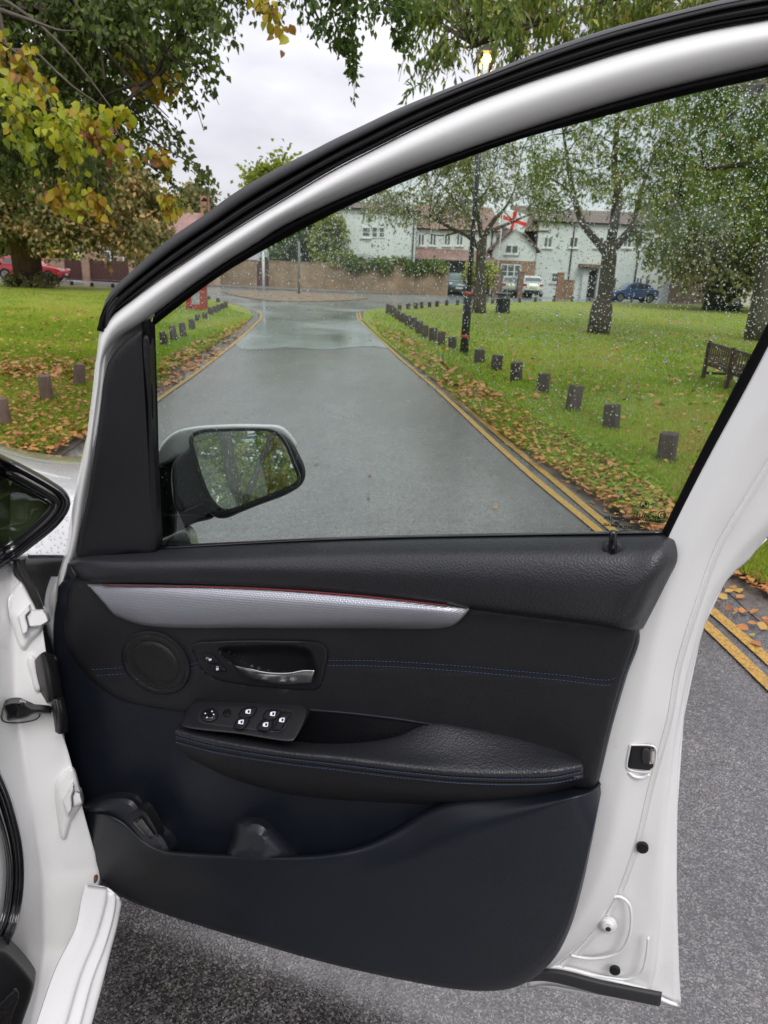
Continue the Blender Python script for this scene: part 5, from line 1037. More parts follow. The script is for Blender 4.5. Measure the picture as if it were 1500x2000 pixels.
# hanging dark sprays, top centre: a second overhead limb
ob_ = PY(620, -1500, 9.0); ob_[2] = 0; ob_[0] = -9; ob_[1] = 12
HS = [([(600, -40), (615, 20), (640, 60), (655, 90)], .10, 6.2), ([(640, -40), (650, 30), (665, 80), (672, 110)], .10, 6.2), ([(660, -40), (680, 40), (690, 110), (692, 190)], .10, 6.2), ([(700, -40), (695, 40), (682, 110), (690, 150)], .09, 6.3), ([(730, -40), (760, 20), (790, 70), (803, 110)], .10, 6.3), ([(780, -40), (800, 30), (808, 60), (806, 95)], .09, 6.3), ([(620, -40), (690, -10), (760, 10), (810, 20)], .12, 6.2), ([(560, -60), (620, -30), (660, 0), (700, 20)], .12, 6.2), ([(740, -40), (780, 10), (800, 50), (770, 80)], .08, 6.4)]
make_tree('overhanging_tree', 'tree beyond the top edge with dark drooping sprays hanging against the sky', (-9, 12, 0), [([(-9, 12, 0), (-8.8, 11.5, 4), (-6, 9.5, 6.8)], [.4, .32, .2]), ([(-6, 9.5, 6.8)]+Q((500, -300, 6.8), (650, -90, 6.3), (760, -60, 6.3)), [.2, .08, .04, .015])], pxclumps([(540, -160), (860, -160), (840, -40), (560, -40)], 14, 6.0, 7.0, .25, .35), M['fresh'], M['bark'], leaf=(.04, .068), per=120, droop=.8, tint=(.28, .12), sprays=[(Q(*[(x, y, Y) for x, y in L]), w, .42) for L, w, Y in HS], spray_per=44)
# narrow leaved tree overhead on the right
rb = PY(2300, 800, 8.0); rb[2] = 0
rl = [([rb, rb+np.array([-.1, 0, 3]), rb+np.array([-.6, 0, 5.5])], [.35, .28, .2]), ([rb+np.array([-.3, 0, 3.8])]+Q((1600, -80, 8), (1350, -30, 8), (1150, 10, 8), (1030, 55, 8), (930, 90, 8)), [.2, .10, .06, .04, .025, .01]), ([rb+np.array([-.3, 0, 3.2])]+Q((1700, 100, 8), (1500, 160, 8), (1420, 230, 8), (1380, 330, 8)), [.16, .07, .04, .025, .008])]
rc = pxclumps([(830, -60), (1500, -60), (1400, 20), (1200, 70), (1080, 90), (1010, 90), (985, 60), (920, 60), (870, 110), (800, 90)], 75, 7.2, 9.4, .26, .42, prob=lambda x, y: 1 if np.hypot(x-950, y-128) > 70 else 0)
rc += pxclumps([(1380, 180), (1640, 130), (1640, 420), (1480, 380), (1400, 300)], 34, 7.4, 9.5, .24, .38)
RS = [([(860, -10), (820, 50), (790, 110), (779, 160)], .10, 8), ([(900, 40), (850, 90), (815, 130), (800, 165)], .12, 8), ([(920, 50), (885, 100), (850, 140), (840, 165)], .10, 8), ([(880, 90), (840, 150), (800, 180), (790, 205)], .09, 8.2)]
make_tree('overhead_tree', 'tree at right overhead with thin pale green leaves hanging above the door frame', tuple(rb), rl, rc, M['fresh'], M['bark'], leaf=(.07, .12), per=105, twigs=7, droop=.8, wr=.30, tint=(.62, .25), sprays=[(Q(*[(x, y, Y) for x, y in L]), w, .30) for L, w, Y in RS], spray_per=16)
# brown-green tree with thick trunk on the left green
tl = G(58, 561)
tl_l = [([tl, tl+np.array([.0, 0, .3])]+[PY(60, 520, tl[1]), PY(48, 492, tl[1]), PY(50, 470, tl[1])], [.62, .46, .40, .38, .42]),
        ([PY(50, 475, tl[1])]+Q((20, 420, 33), (-10, 360, 33), (-30, 300, 33)), [.3, .22, .14, .06]), ([PY(50, 475, tl[1])]+Q((100, 430, 33), (160, 400, 32.5), (230, 385, 32)), [.28, .2, .12, .05]), ([PY(50, 475, tl[1])]+Q((60, 400, 33), (90, 330, 33), (110, 280, 33)), [.26, .2, .12, .05]), ([PY(50, 475, tl[1])]+Q((150, 450, 32), (240, 450, 31), (310, 455, 31)), [.2, .12, .08, .03])]
tc_l = pxclumps([(-150, 250), (160, 235), (240, 300), (290, 370), (330, 420), (335, 470), (250, 478), (120, 470), (95, 452), (20, 452), (-150, 470)], 230, 30.5, 36, .8, 1.35)
make_tree('green_tree', 'broad brownish green tree with thick trunk in front of the red car', tuple(tl), tl_l, tc_l, M['dull'], M['bark3'], leaf=(.16, .27), per=190, twigs=9, droop=.35, wr=.7, tint=(.5, .28), spread=.18)
bs = pxclumps([(20, 540), (110, 540), (108, 562), (22, 564)], 26, 32.2, 33.6, .25, .4)
make_tree('base_shrub', 'low dark shrub around the thick trunk on the left green', tuple(G(62, 562)), [([G(62, 562), G(62, 562)+np.array([0, 0, .4])], [.1, .05])], bs, M['dull'], M['bark3'], leaf=(.10, .16), per=90, tint=(.2, .2), cat='shrub', spread=.2)
# thin tree with spreading limbs, centre
def T(px, py, Y): return PY(px, py, Y)
t1 = G(935, 613); Y1 = t1[1]
l1 = [([t1, T(937, 580, Y1), T(938, 530, Y1), T(940, 490, Y1), T(945, 462, Y1)], [.27, .21, .19, .17, .12]),
      ([T(940, 490, Y1), T(920, 465, Y1), T(890, 450, Y1-.5), T(850, 430, Y1-1), T(800, 415, Y1-1)], [.11, .08, .06, .04, .015]), ([T(942, 470, Y1), T(935, 430, Y1), T(925, 380, Y1), T(915, 310, Y1), T(910, 240, Y1)], [.10, .08, .06, .04, .015]),
      ([T(945, 462, Y1), T(965, 430, Y1), T(990, 400, Y1), T(1010, 350, Y1), T(1020, 290, Y1)], [.11, .09, .06, .04, .015]), ([T(950, 455, Y1), T(985, 440, Y1+.5), T(1020, 425, Y1+1), T(1060, 410, Y1+1)], [.08, .06, .04, .015]),
      ([T(930, 440, Y1), T(900, 400, Y1), T(870, 370, Y1), T(840, 330, Y1)], [.06, .05, .03, .01]), ([T(925, 400, Y1), T(960, 350, Y1), T(970, 300, Y1)], [.05, .04, .012]), ([T(900, 452, Y1), T(860, 460, Y1-1), T(830, 455, Y1-1)], [.04, .03, .01])]
c1 = pxclumps([(660, 395), (740, 370), (820, 330), (900, 250), (1020, 230), (1080, 300), (1070, 420), (1000, 440), (930, 420), (860, 440), (780, 425), (700, 410)], 120, Y1-3.0, Y1+2.5, .45, .9, prob=lambda x, y: 1 if np.hypot(x-1003, y-431) > 48 else 0)
make_tree('green_tree', 'slender sparse tree with bare spreading limbs beside the litter bin', tuple(t1), l1, c1, M['olive'], M['bark'], leaf=(.10, .18), per=62, twigs=7, droop=.4, wr=.5, tint=(.4, .25))
# tree with forked trunk, right of centre
t2 = G(1168, 654); Y2 = t2[1]
l2 = [([t2, T(1172, 625, Y2), T(1182, 570, Y2), T(1190, 500, Y2), T(1193, 470, Y2)], [.31, .24, .20, .20, .17]),
      ([T(1190, 500, Y2), T(1160, 465, Y2), T(1135, 430, Y2), T(1118, 370, Y2), T(1105, 290, Y2), T(1095, 220, Y2)], [.13, .10, .09, .08, .05, .02]), ([T(1193, 475, Y2), T(1205, 400, Y2), T(1200, 320, Y2), T(1205, 240, Y2), T(1210, 150, Y2)], [.13, .11, .09, .07, .03]),
      ([T(1195, 490, Y2), T(1220, 460, Y2), T(1238, 430, Y2), T(1250, 380, Y2), T(1270, 320, Y2)], [.13, .11, .08, .05, .02]), ([T(1120, 380, Y2), T(1080, 350, Y2), T(1050, 330, Y2)], [.05, .03, .01]), ([T(1240, 420, Y2), T(1290, 400, Y2-.4), T(1330, 390, Y2-1)], [.05, .03, .01])]
c2 = pxclumps([(1050, 190), (1380, 120), (1380, 420), (1290, 445), (1215, 400), (1180, 430), (1130, 400), (1070, 420), (1030, 330)], 120, Y2-3, Y2+2.5, .38, .75)
c2 += pxclumps([(1230, 440), (1330, 430), (1320, 500), (1270, 520), (1240, 490)], 14, Y2-1.5, Y2+1, .3, .5)
make_tree('green_tree', 'tree with a straight trunk forking into three limbs on the right green', tuple(t2), l2, c2, M['fresh'], M['bark'], leaf=(.08, .14), per=74, twigs=7, droop=.5, wr=.5, tint=(.58, .28))
# ivy clad tree further right
t3 = G(1403, 606); Y3 = t3[1]
l3 = [([t3, T(1408, 570, Y3), T(1418, 530, Y3), T(1420, 480, Y3), T(1415, 420, Y3)], [.75, .6, .5, .4, .2]), ([T(1418, 520, Y3), T(1370, 480, Y3), T(1330, 450, Y3)], [.2, .12, .05]), ([T(1420, 500, Y3), T(1460, 450, Y3), T(1500, 420, Y3)], [.2, .12, .05])]
c3 = pxclumps([(1285, 470), (1300, 400), (1350, 340), (1440, 310), (1560, 330), (1580, 500), (1500, 545), (1430, 545), (1380, 545), (1330, 520), (1290, 510)], 170, Y3-4, Y3+4, 1.0, 1.6)
t3o = make_tree('green_tree', 'bushy olive tree with an ivy clad trunk near the cream house', tuple(t3), l3, c3, M['olive'], M['bark'], leaf=(.18, .30), per=160, twigs=8, droop=.4, wr=.6, tint=(.42, .28), spread=.18)
iv = pxclumps([(1372, 606), (1385, 575), (1402, 540), (1440, 535), (1432, 570), (1436, 605)], 60, Y3-1.2, Y3-.2, .35, .5)
make_tree('ivy_shrub', 'dark ivy bush climbing the trunk near the cream house', tuple(G(1400, 607)), [([G(1400, 607), G(1400, 607)+np.array([0, 0, .6])], [.1, .05])], iv, M['holly'], M['bark'], leaf=(.12, .2), per=110, tint=(.5, .3), cat='shrub', spread=.2)
# tree at right edge
t4 = G(1478, 668); Y4 = t4[1]
l4 = [([t4, T(1484, 640, Y4), T(1490, 580, Y4), T(1500, 500, Y4), T(1512, 400, Y4), T(1520, 300, Y4)], [.36, .27, .22, .21, .19, .12]), ([T(1500, 480, Y4), T(1450, 400, Y4), T(1420, 330, Y4), T(1400, 250, Y4)], [.10, .07, .05, .02]), ([T(1508, 420, Y4), T(1560, 330, Y4), T(1600, 250, Y4)], [.12, .08, .03])]
c4 = pxclumps([(1300, 200), (1640, 60), (1700, 420), (1560, 440), (1470, 450), (1400, 440), (1340, 400)], 115, Y4-3, Y4+3, .45, .9)
make_tree('green_tree', 'tree at the right edge behind the bench with a leaning grey trunk', tuple(t4), l4, c4, M['fresh'], M['bark2'], leaf=(.09, .15), per=88, twigs=7, droop=.5, wr=.5, tint=(.60, .28))
YM = G(650, 568)[1]
# trees behind the houses
def bush(name, label, base, poly, n, Y0, Y1, r0, r1, mat, leaf, per, tint, cat='tree', group=None):
    b = np.array(base); cs = pxclumps(poly, n, Y0, Y1, r0, r1); c = np.mean([q[0] for q in cs], 0)
    return make_tree(name, label, tuple(b), [([b, (b+c)/2, c], [.25, .16, .06])], cs, mat, M['bark'], leaf=leaf, per=per, tint=tint, cat=cat, spread=.22, droop=.2, group=group, wr=.75)
def gb_(x, Y): p = PY(x, 560, Y); p[2] = 0; return p
bush('garden_tree', 'dark green garden tree behind the sandy wall left of the white house', gb_(600, 50), [(545, 500), (555, 470), (590, 450), (625, 440), (640, 470), (640, 510), (545, 512)], 46, 48, 52, .9, 1.4, M['fresh'], (.22, .36), 150, (.25, .2))
bush('garden_tree', 'bright yellow green tree right beside the gable of the white house', gb_(650, 47), [(622, 450), (640, 432), (657, 440), (660, 520), (630, 515), (626, 480)], 30, 46, 47.5, .6, .9, M['yel'], (.2, .32), 150, (.3, .25))
bush('background_tree', 'yellowish tree tip showing above the door frame in the distance', gb_(545, 70), [(505, 360), (530, 322), (565, 318), (600, 350), (600, 440), (520, 440)], 40, 68, 74, 1.4, 2.2, M['yel'], (.35, .55), 130, (.2, .25))
bush('background_tree', 'dark distant tree beside the brick chimney', gb_(365, 66), [(345, 430), (360, 385), (390, 375), (420, 400), (415, 440), (350, 445)], 26, 64, 68, 1.0, 1.6, M['dull'], (.3, .45), 120, (.2, .25))
bush('garden_hedge', 'bright green hedge behind the brick wall left of the brown gates', gb_(90, 46), [(60, 470), (125, 475), (128, 508), (60, 506)], 30, 45, 46.5, .6, .9, M['fresh'], (.2, .3), 120, (.8, .2), 'hedge')
bush('garden_hedge', 'dark green hedge above the red car', gb_(5, 46), [(-60, 478), (30, 484), (30, 503), (-60, 500)], 26, 45, 46.5, .6, .9, M['fresh'], (.2, .3), 120, (.15, .15), 'hedge')
bush('climbing_plant', 'green creeper spilling over the sandy brick wall in front of the white house', gb_(750, YM+.8), [(645, 492), (660, 500), (700, 508), (800, 512), (868, 520), (862, 526), (790, 526), (700, 522), (650, 514)], 80, YM-.1, YM+.7, .26, .42, M['fresh'], (.14, .24), 110, (.55, .25), 'creeper')
bush('yellow_shrub', 'yellow shrub behind the thin tree near the garage', gb_(930, 46), [(905, 522), (955, 526), (958, 548), (912, 545)], 22, 44.5, 46, .4, .6, M['yel'], (.16, .26), 110, (.7, .2), 'shrub')
# distant tree belts closing the horizon
for i, (x0, x1, Y, lab) in enumerate([(-260, 60, 75, 'far tree row beyond the houses on the left'), (1290, 1650, 70, 'far tree row beyond the cream house on the right')]):
    bush('background_tree', lab, gb_((x0+x1)/2, Y), [(x0, 430), (x1, 440), (x1, 540), (x0, 520)], 60, Y-2, Y+3, 2.0, 3.0, M['dull'], (.5, .8), 90, (.3, .3))
# trees behind the camera: they fill the mirror
ms = mc+RT*10
mb = np.array([ms[0]-.2, ms[1], 0.])
mcl = [(np.array([ms[0]+rng.uniform(-3, 3), ms[1]-rng.uniform(0.6, 4), rng.uniform(.8, 5.2)]), rng.uniform(.4, .6)) for _ in range(230)]
make_tree('roadside_tree', 'leafy roadside tree seen only in the door mirror', tuple(mb), [([mb, mb+np.array([.08, 0, 2]), mb+np.array([-.1, 0, 4]), mb+np.array([.1, 0, 6.5])], [.13, .10, .085, .05]), ([mb+np.array([.08, 0, 2.4]), mb+np.array([1, .1, 4.4]), mb+np.array([2, 0, 6])], [.06, .04, .02])], mcl, M['fresh'], M['bark2'], leaf=(.08, .14), per=150, tint=(.85, .2), droop=.4, brk=.3)
# tree belt behind the camera, reflected in the side window
b0 = np.array([2., -19., 0]); bcl = [(np.array([rng.uniform(-16, 20), rng.uniform(-23, -17), rng.uniform(.3, 8)]), rng.uniform(1.3, 2.1)) for _ in range(95)]
make_tree('roadside_trees', 'tree belt behind the viewer, seen only as a reflection in the side window', tuple(b0), [([b0, b0+np.array([0, 0, 3]), b0+np.array([0, 0, 6])], [.4, .3, .2])], bcl, M['fresh'], M['bark'], leaf=(.35, .55), per=110, tint=(.3, .25), spread=.3)
# ================================================================= bollards
def woodm(name, c, r=.7):
    m, t, p = new_mat(name); co = coords(t, (1, 1, .15)); n1 = noise(t, co, 60, 8, .7); lk(t, ramp(t, n1, [(.3, tuple(x*.55 for x in c)), (.7, tuple(x*1.4 for x in c))]), p.inputs['Base Color']); p.inputs['Roughness'].default_value = r; bump(t, p, n1, .6, .004); return m
M['post'] = woodm('weathered_post', (.050, .036, .028)); M['log'] = woodm('pale_log', (.13, .085, .065)); M['bench'] = woodm('bench_wood', (.062, .030, .019), .5)
def post_mesh(name, w, h, mat, round_=False, loc=(0, 0, 0)):
    V = []; Fc = []
    if round_:
        K = 12; prof = [(w*.52, 0), (w*.5, h*.5), (w*.48, h*.94), (w*.44, h*.985), (w*.30, h)]
        for r, z in prof: V += [(r*math.cos(2*math.pi*k/K), r*math.sin(2*math.pi*k/K), z) for k in range(K)]
        for i in range(4): Fc += [(i*K+k, i*K+(k+1) % K, (i+1)*K+(k+1) % K, (i+1)*K+k) for k in range(K)]
        Fc.append([4*K+k for k in range(K)])
    else:
        a, c = w/2, w*.12
        sec = [(a-c, -a), (a, -a+c), (a, a-c), (a-c, a), (-a+c, a), (-a, a-c), (-a, -a+c), (-a+c, -a)]
        for s, z in ((1, 0), (.99, h*.95), (.94, h*.985), (.84, h)): V += [(x*s, y*s, z) for x, y in sec]
        for i in range(3): Fc += [(i*8+k, i*8+(k+1) % 8, (i+1)*8+(k+1) % 8, (i+1)*8+k) for k in range(8)]
        Fc.append([24+k for k in range(8)])
    return mk(name, V, Fc, mat, None, smooth=True, auto=40, loc=(0, 0, 0))
ORD = ['first', 'second', 'third', 'fourth', 'fifth', 'sixth', 'seventh', 'eighth', 'ninth', 'tenth', 'eleventh', 'twelfth', 'thirteenth', 'fourteenth', 'fifteenth', 'sixteenth', 'seventeenth', 'eighteenth', 'nineteenth', 'twentieth', 'twenty first', 'twenty second']
def posts(proto, L, labf, group, z=.03):
    for i, (x, y, hp) in enumerate(L):
        b = G(x, y, z); top = PY(x, y-hp, b[1]); h = max(.12, top[2]-b[2])
        o = proto if i == 0 else proto.copy()
        if i: scene.collection.objects.link(o)
        o.location = Vector(b); o.scale = (1, 1, h/.3); o.rotation_euler = (rng.normal(0, .05), rng.normal(0, .05), rng.uniform(-.6, .6))
        tag(o, labf(i), 'bollard', group)
R_ = [(1300, 903, 58), (1193, 838, 48), (1118, 802, 49), (1060, 767, 38), (1008, 746, 39), (968, 726, 33), (935, 711, 29), (883, 682, 24), (861, 675, 28), (845, 667, 27), (830, 660, 25), (818, 652, 25), (806, 643, 23), (796, 637, 21), (785, 631, 20), (777, 625, 19), (770, 620, 19), (763, 615, 19), (757, 612, 18)]
posts(post_mesh('bollard', .15, .3, M['post']), R_, lambda i: 'nearest stout dark wooden bollard on the leafy right verge' if i == 0 else ORD[i]+' dark wooden bollard from the camera along the right verge', 'wooden bollards along the right verge')
R2_ = [(780, 605, 10), (797, 604, 11), (812, 603, 11), (824, 602, 12), (839, 600, 10), (853, 599, 11), (872, 597, 11), (893, 596, 10), (962, 594, 10), (1015, 591, 9), (1045, 590, 10), (1081, 589, 12), (1117, 589, 10), (1151, 590, 8)]
posts(post_mesh('bollard', .13, .3, M['post']), R2_, lambda i: ORD[i]+' small post from the left in the far row edging the crossing road', 'small posts along the crossing road')
L_ = [(8, 833, 55), (93, 784, 51), (155, 754, 43)]
LL_ = ['pale round log bollard cut off at the left edge of the leafy green', 'pale round log bollard, middle one of the three in the leaves at left', 'pale round log bollard closest to the door frame among the leaves at left']
posts(post_mesh('bollard', .14, .3, M['log'], True), L_, lambda i: LL_[i], 'pale round bollards on the left green')
L2_ = [(322, 677, 30), (341, 667, 31), (359, 660, 30), (376, 646, 23), (387, 630, 16), (400, 624, 14), (411, 617, 17), (419, 613, 15), (427, 610, 15), (434, 605, 13), (441, 603, 14), (426, 591, 9), (408, 586, 8)]
posts(post_mesh('bollard', .14, .3, M['post'], True), L2_, lambda i: ORD[i]+' dark bollard from the camera seen through the glass along the left green', 'dark bollards along the left green')
L3_ = [(141, 557, 8), (180, 560, 8), (221, 562, 8)]
posts(post_mesh('bollard', .13, .3, M['post']), L3_, lambda i: ['short black post nearest the thick tree trunk at the far edge of the left green', 'middle short black post at the far edge of the left green', 'short black post nearest the door frame at the far edge of the left green'][i], 'short posts at the far edge of the left green')
# ================================================================= lamp post, bin, signs, bench
lp = G(906, 691, .03); Yl = lp[1]
M['ironblack'] = simple('black_iron', (.012, .013, .016), .35, var=.3, vs=30); M['redpaint'] = simple('red_paint', (.30, .03, .02), .4, var=.2); M['greysteel'] = simple('grey_steel', (.16, .17, .17), .5, var=.15)
lamp = thing('street_lamp', lp, 'tall black street lamp with a red band, lit lantern above the door frame', 'street lamp')
zt = PY(950, 128, Yl)[2]; z1 = PY(912, 572, Yl)[2]
tubes('lamp_base', [[lp, lp+np.array([0, 0, z1-lp[2]-.02]), lp+np.array([0, 0, z1-lp[2]+.04])]], [[.085, .08, .05]], M['ironblack'], lamp, sides=14)
tubes('lamp_band', [[lp+np.array([0, 0, .30]), lp+np.array([0, 0, .36])]], [.092], M['redpaint'], lamp, sides=14)
tubes('lamp_band', [[lp+np.array([0, 0, z1-lp[2]-.04]), lp+np.array([0, 0, z1-lp[2]+.02])]], [.088], M['redpaint'], lamp, sides=14)
tubes('lamp_pole', [[lp+np.array([0, 0, z1-lp[2]]), np.array([lp[0], Yl, 2.6]), np.array([lp[0], Yl, zt-.25])]], [[.05, .042, .036]], M['ironblack'], lamp, sides=12)
lc = np.array([lp[0], Yl, zt-.22])
def ringv(c, prof, K=6, rot=0): return [(c[0]+r*math.cos(2*math.pi*k/K+rot), c[1]+r*math.sin(2*math.pi*k/K+rot), c[2]+h) for r, h in prof for k in range(K)]
def turned(name, c, prof, mat, parent, K=6, cap=True, sm=False):
    V = ringv(c, prof, K); Fc = [(i*K+k, i*K+(k+1) % K, (i+1)*K+(k+1) % K, (i+1)*K+k) for i in range(len(prof)-1) for k in range(K)]
    if cap: Fc += [[(len(prof)-1)*K+k for k in range(K)], [k for k in range(K)][::-1]]
    return mk(name, V, Fc, mat, parent, smooth=sm)
turned('lantern_base', lc, [(.05, 0), (.12, .04), (.12, .06)], M['ironblack'], lamp)
turned('lantern_glass', lc, [(.11, .062), (.17, .40)], M['pane'], lamp, cap=False)
m, t, p = new_mat('lit_lamp'); p.inputs['Emission Color'].default_value = (1, .62, .14, 1); p.inputs['Emission Strength'].default_value = 6; p.inputs['Base Color'].default_value = (1, .8, .4, 1)
turned('lamp_bulb', lc+np.array([0, 0, .24]), [(.02, 0), (.075, .04), (.085, .09), (.06, .14), (.015, .16)], m, lamp, K=14, sm=True)
turned('lantern_roof', lc, [(.19, .402), (.10, .50), (.03, .56), (.012, .62)], M['ironblack'], lamp)
for k in range(6):
    a = 2*math.pi*k/6; tubes('lantern_bar', [[lc+np.array([.115*math.cos(a), .115*math.sin(a), .06]), lc+np.array([.175*math.cos(a), .175*math.sin(a), .402])]], [.007], M['ironblack'], lamp, sides=5)
# litter bin
bb = G(981, 611, .03); bn = thing('litter_bin', bb, 'black litter bin with a pale panel under its hood, beside the thin tree', 'litter bin')
hbn = PY(981, 571, bb[1])[2]-bb[2]
turned('bin_body', bb, [(.30, 0), (.30, .04), (.27, .045), (.27, hbn*.68), (.29, hbn*.70)], M['ironblack'], bn, K=16, sm=False)
turned('bin_hood', bb, [(.27, hbn*.86), (.31, hbn*.88), (.31, hbn*.95), (.2, hbn)], M['ironblack'], bn, K=16)
turned('bin_neck', bb, [(.245, hbn*.70), (.245, hbn*.86)], M['greysteel'], bn, K=16)
# red notice stand, mostly behind the frame
rs = G(381, 606, .03); Yr = rs[1]; nb = thing('notice_board', rs, 'red post box like stand partly hidden behind the door frame on the left green', 'notice board')
def bxp(name, x0, x1, y0, y1, Y, dep, mat, parent, bevel=0, yo=0):
    a = PY(x0, y1, Y); b = PY(x1, y0, Y); c0 = PY((x0+x1)/2, y1, Y)[2]; c1 = PY((x0+x1)/2, y0, Y)[2]
    return boxes(name, [(a[0], b[0], Y+yo, Y+yo+dep, c0, c1)], mat, parent, bevel=bevel)
bxp('side_panel', 363, 372, 560, 605, Yr, .3, M['redpaint'], nb); bxp('side_panel', 391, 399, 545, 603, Yr, .3, M['redpaint'], nb)
bxp('bottom_panel', 372.3, 390.7, 595, 606, Yr, .3, M['redpaint'], nb); M['poster'] = simple('weathered_poster', (.30, .30, .31), .6, var=.4, vs=9)
bxp('poster', 372.3, 390.7, 545, 594.7, Yr, .1, M['poster'], nb, yo=.02); bxp('roof', 360, 402, 534, 544.5, Yr, .34, M['redpaint'], nb, yo=-.02)
# poles
def pole(x, y0, y1, r, mat, lab, cat='pole', name='sign_pole'):
    b = G(x, y1, .0); t_ = PY(x, y0, b[1])[2]; o = tubes(name, [[b, np.array([b[0], b[1], t_*.5]), np.array([b[0], b[1], t_])]], [r], mat, None, sides=8, loc=tuple(b)); tag(o, lab, cat); return b, t_
M['whitepole'] = simple('white_pole', (.6, .6, .6), .5)
pole(515, 492, 567, .07, M['whitepole'], 'white pole standing in front of the maroon gate'); pole(584, 472, 575, .06, M['greysteel'], 'thin grey pole rising from the traffic island'); pole(443, 536, 558, .09, M['whitepole'], 'short white post at the left end of the sandy wall', 'post', 'marker_post')
pole(980, 508, 572, .07, M['whitepole'], 'white pole in front of the brick fronted house')
# bench seen from behind
bl = G(1370, 742, .03); Yb = bl[1]; zb = PY(1370, 664, Yb)[2]
tr = G(1472, 690, zb); u = unit((tr-np.array([bl[0], bl[1], zb]))[:2]); u3 = np.array([u[0], u[1], 0]); w3 = np.array([-u[1], u[0], 0]); 
if w3[0] < 0: w3 = -w3

bench = thing('park_bench', bl, 'slatted brown wooden park bench on the right green by the door pillar', 'bench')
BL = 2.15; H_ = zb-bl[2]
def BM(p): q = bl+u3*p[0]+w3*p[1]; return (q[0], q[1], bl[2]+p[2])
s_ = H_/.68
boxes('backrest', [(0.04, BL-.04, .0, .035, H_-.075, H_-.02), (0.04, BL-.04, .0, .035, H_*.52, H_*.58)]+[(.06+i*(BL-.12)/22, .06+i*(BL-.12)/22+.028, .006, .026, H_*.58, H_-.075) for i in range(23)], M['bench'], bench, M=BM, bevel=.004)
boxes('seat', [(0.03, BL-.03, .05+i*.085, .05+i*.085+.07, H_*.44, H_*.475) for i in range(5)]+[(0.0, BL, .05, .08, H_*.37, H_*.438)], M['bench'], bench, M=BM, bevel=.004)
for x0 in (0, BL/2-.025, BL-.05):
    boxes('leg', [(x0, x0+.05, -.02, .04, 0, H_)], M['bench'], bench, M=BM, bevel=.005); boxes('leg', [(x0, x0+.05, .42, .47, 0, H_*.62)], M['bench'], bench, M=BM, bevel=.005)
for x0 in (0, BL-.05):
    boxes('armrest', [(x0-.005, x0+.055, .041, .50, H_*.622, H_*.66)], M['bench'], bench, M=BM, bevel=.005); boxes('stretcher', [(x0+.01, x0+.04, .041, .419, .10, .14)], M['bench'], bench, M=BM)
# ================================================================= walls, gates, houses
def brickm(name, c1, c2, mortar, sc=1.0, var=.5):
    m, t, p = new_mat(name); tcn = t.nodes.new('ShaderNodeTexCoord'); sx = t.nodes.new('ShaderNodeSeparateXYZ'); cx = t.nodes.new('ShaderNodeCombineXYZ'); lk(t, tcn.outputs['Object'], sx.inputs[0])
    ad = t.nodes.new('ShaderNodeMath'); ad.operation = 'ADD'; lk(t, sx.outputs[0], ad.inputs[0]); lk(t, sx.outputs[1], ad.inputs[1]); lk(t, ad.outputs[0], cx.inputs[0]); lk(t, sx.outputs[2], cx.inputs[1])
    b = t.nodes.new('ShaderNodeTexBrick'); b.inputs['Color1'].default_value = (*c1, 1); b.inputs['Color2'].default_value = (*c2, 1); b.inputs['Mortar'].default_value = (*mortar, 1); b.inputs['Scale'].default_value = sc
    b.inputs['Brick Width'].default_value = .24; b.inputs['Row Height'].default_value = .085; b.inputs['Mortar Size'].default_value = .012; b.inputs['Bias'].default_value = 0; lk(t, cx.outputs[0], b.inputs['Vector'])
    co = coords(t); c = mixc(t, 1, b.outputs[0], ramp(t, noise(t, co, .8, 7, .7), [(.3, (1-var,)*3), (.7, (1+var*.6,)*3)]), 'MULTIPLY'); lk(t, c, p.inputs['Base Color']); p.inputs['Roughness'].default_value = .8
    bump(t, p, b.outputs['Fac'], -.4, .01); return m
M['brickL'] = brickm('pinkish_brick', (.34, .20, .13), (.42, .27, .19), (.36, .31, .26)); M['sand'] = brickm('sandy_brick', (.33, .20, .11), (.27, .17, .10), (.28, .23, .17), var=.55); M['brown'] = brickm('brown_brick', (.24, .13, .085), (.20, .11, .075), (.22, .18, .15)); M['red'] = brickm('orange_brick', (.36, .17, .09), (.30, .14, .08), (.28, .22, .17))
M['render'] = simple('white_render', (.66, .68, .67), .8, var=.08, vs=.8, bs=20, bd=.01); M['creamr'] = simple('cream_render', (.62, .55, .46), .8, var=.06, vs=1); M['gate'] = woodm('dark_gate_boards', (.075, .032, .026), .6)
def tilem(name, c):
    m, t, p = new_mat(name); co = coords(t); b = t.nodes.new('ShaderNodeTexBrick'); mpn = coords(t, (1, 1, 1)); b.inputs['Color1'].default_value = (*c, 1); b.inputs['Color2'].default_value = (*[x*.75 for x in c], 1); b.inputs['Mortar'].default_value = (*[x*.4 for x in c], 1); b.inputs['Scale'].default_value = 1; b.inputs['Brick Width'].default_value = .22; b.inputs['Row Height'].default_value = .16; b.inputs['Mortar Size'].default_value = .015; lk(t, mpn, b.inputs['Vector'])
    lk(t, mixc(t, 1, b.outputs[0], ramp(t, noise(t, co, 1, 6), [(.3, (.75, .75, .75)), (.7, (1.2, 1.2, 1.2))]), 'MULTIPLY'), p.inputs['Base Color']); p.inputs['Roughness'].default_value = .7; return m
M['tileP'] = tilem('pink_roof_tiles', (.34, .19, .16)); M['tileB'] = tilem('brown_roof_tiles', (.17, .11, .09)); M['frameW'] = simple('white_frame', (.72, .73, .72), .5); M['winpane'] = simple('window_pane', (.10, .12, .12), .08, coat=.5); M['timber'] = simple('dark_timber', (.02, .018, .018), .6)
def WX(x, Y): return PY(x, 540, Y)[0]
def WZ(x, y, Y): return PY(x, y, Y)[2]
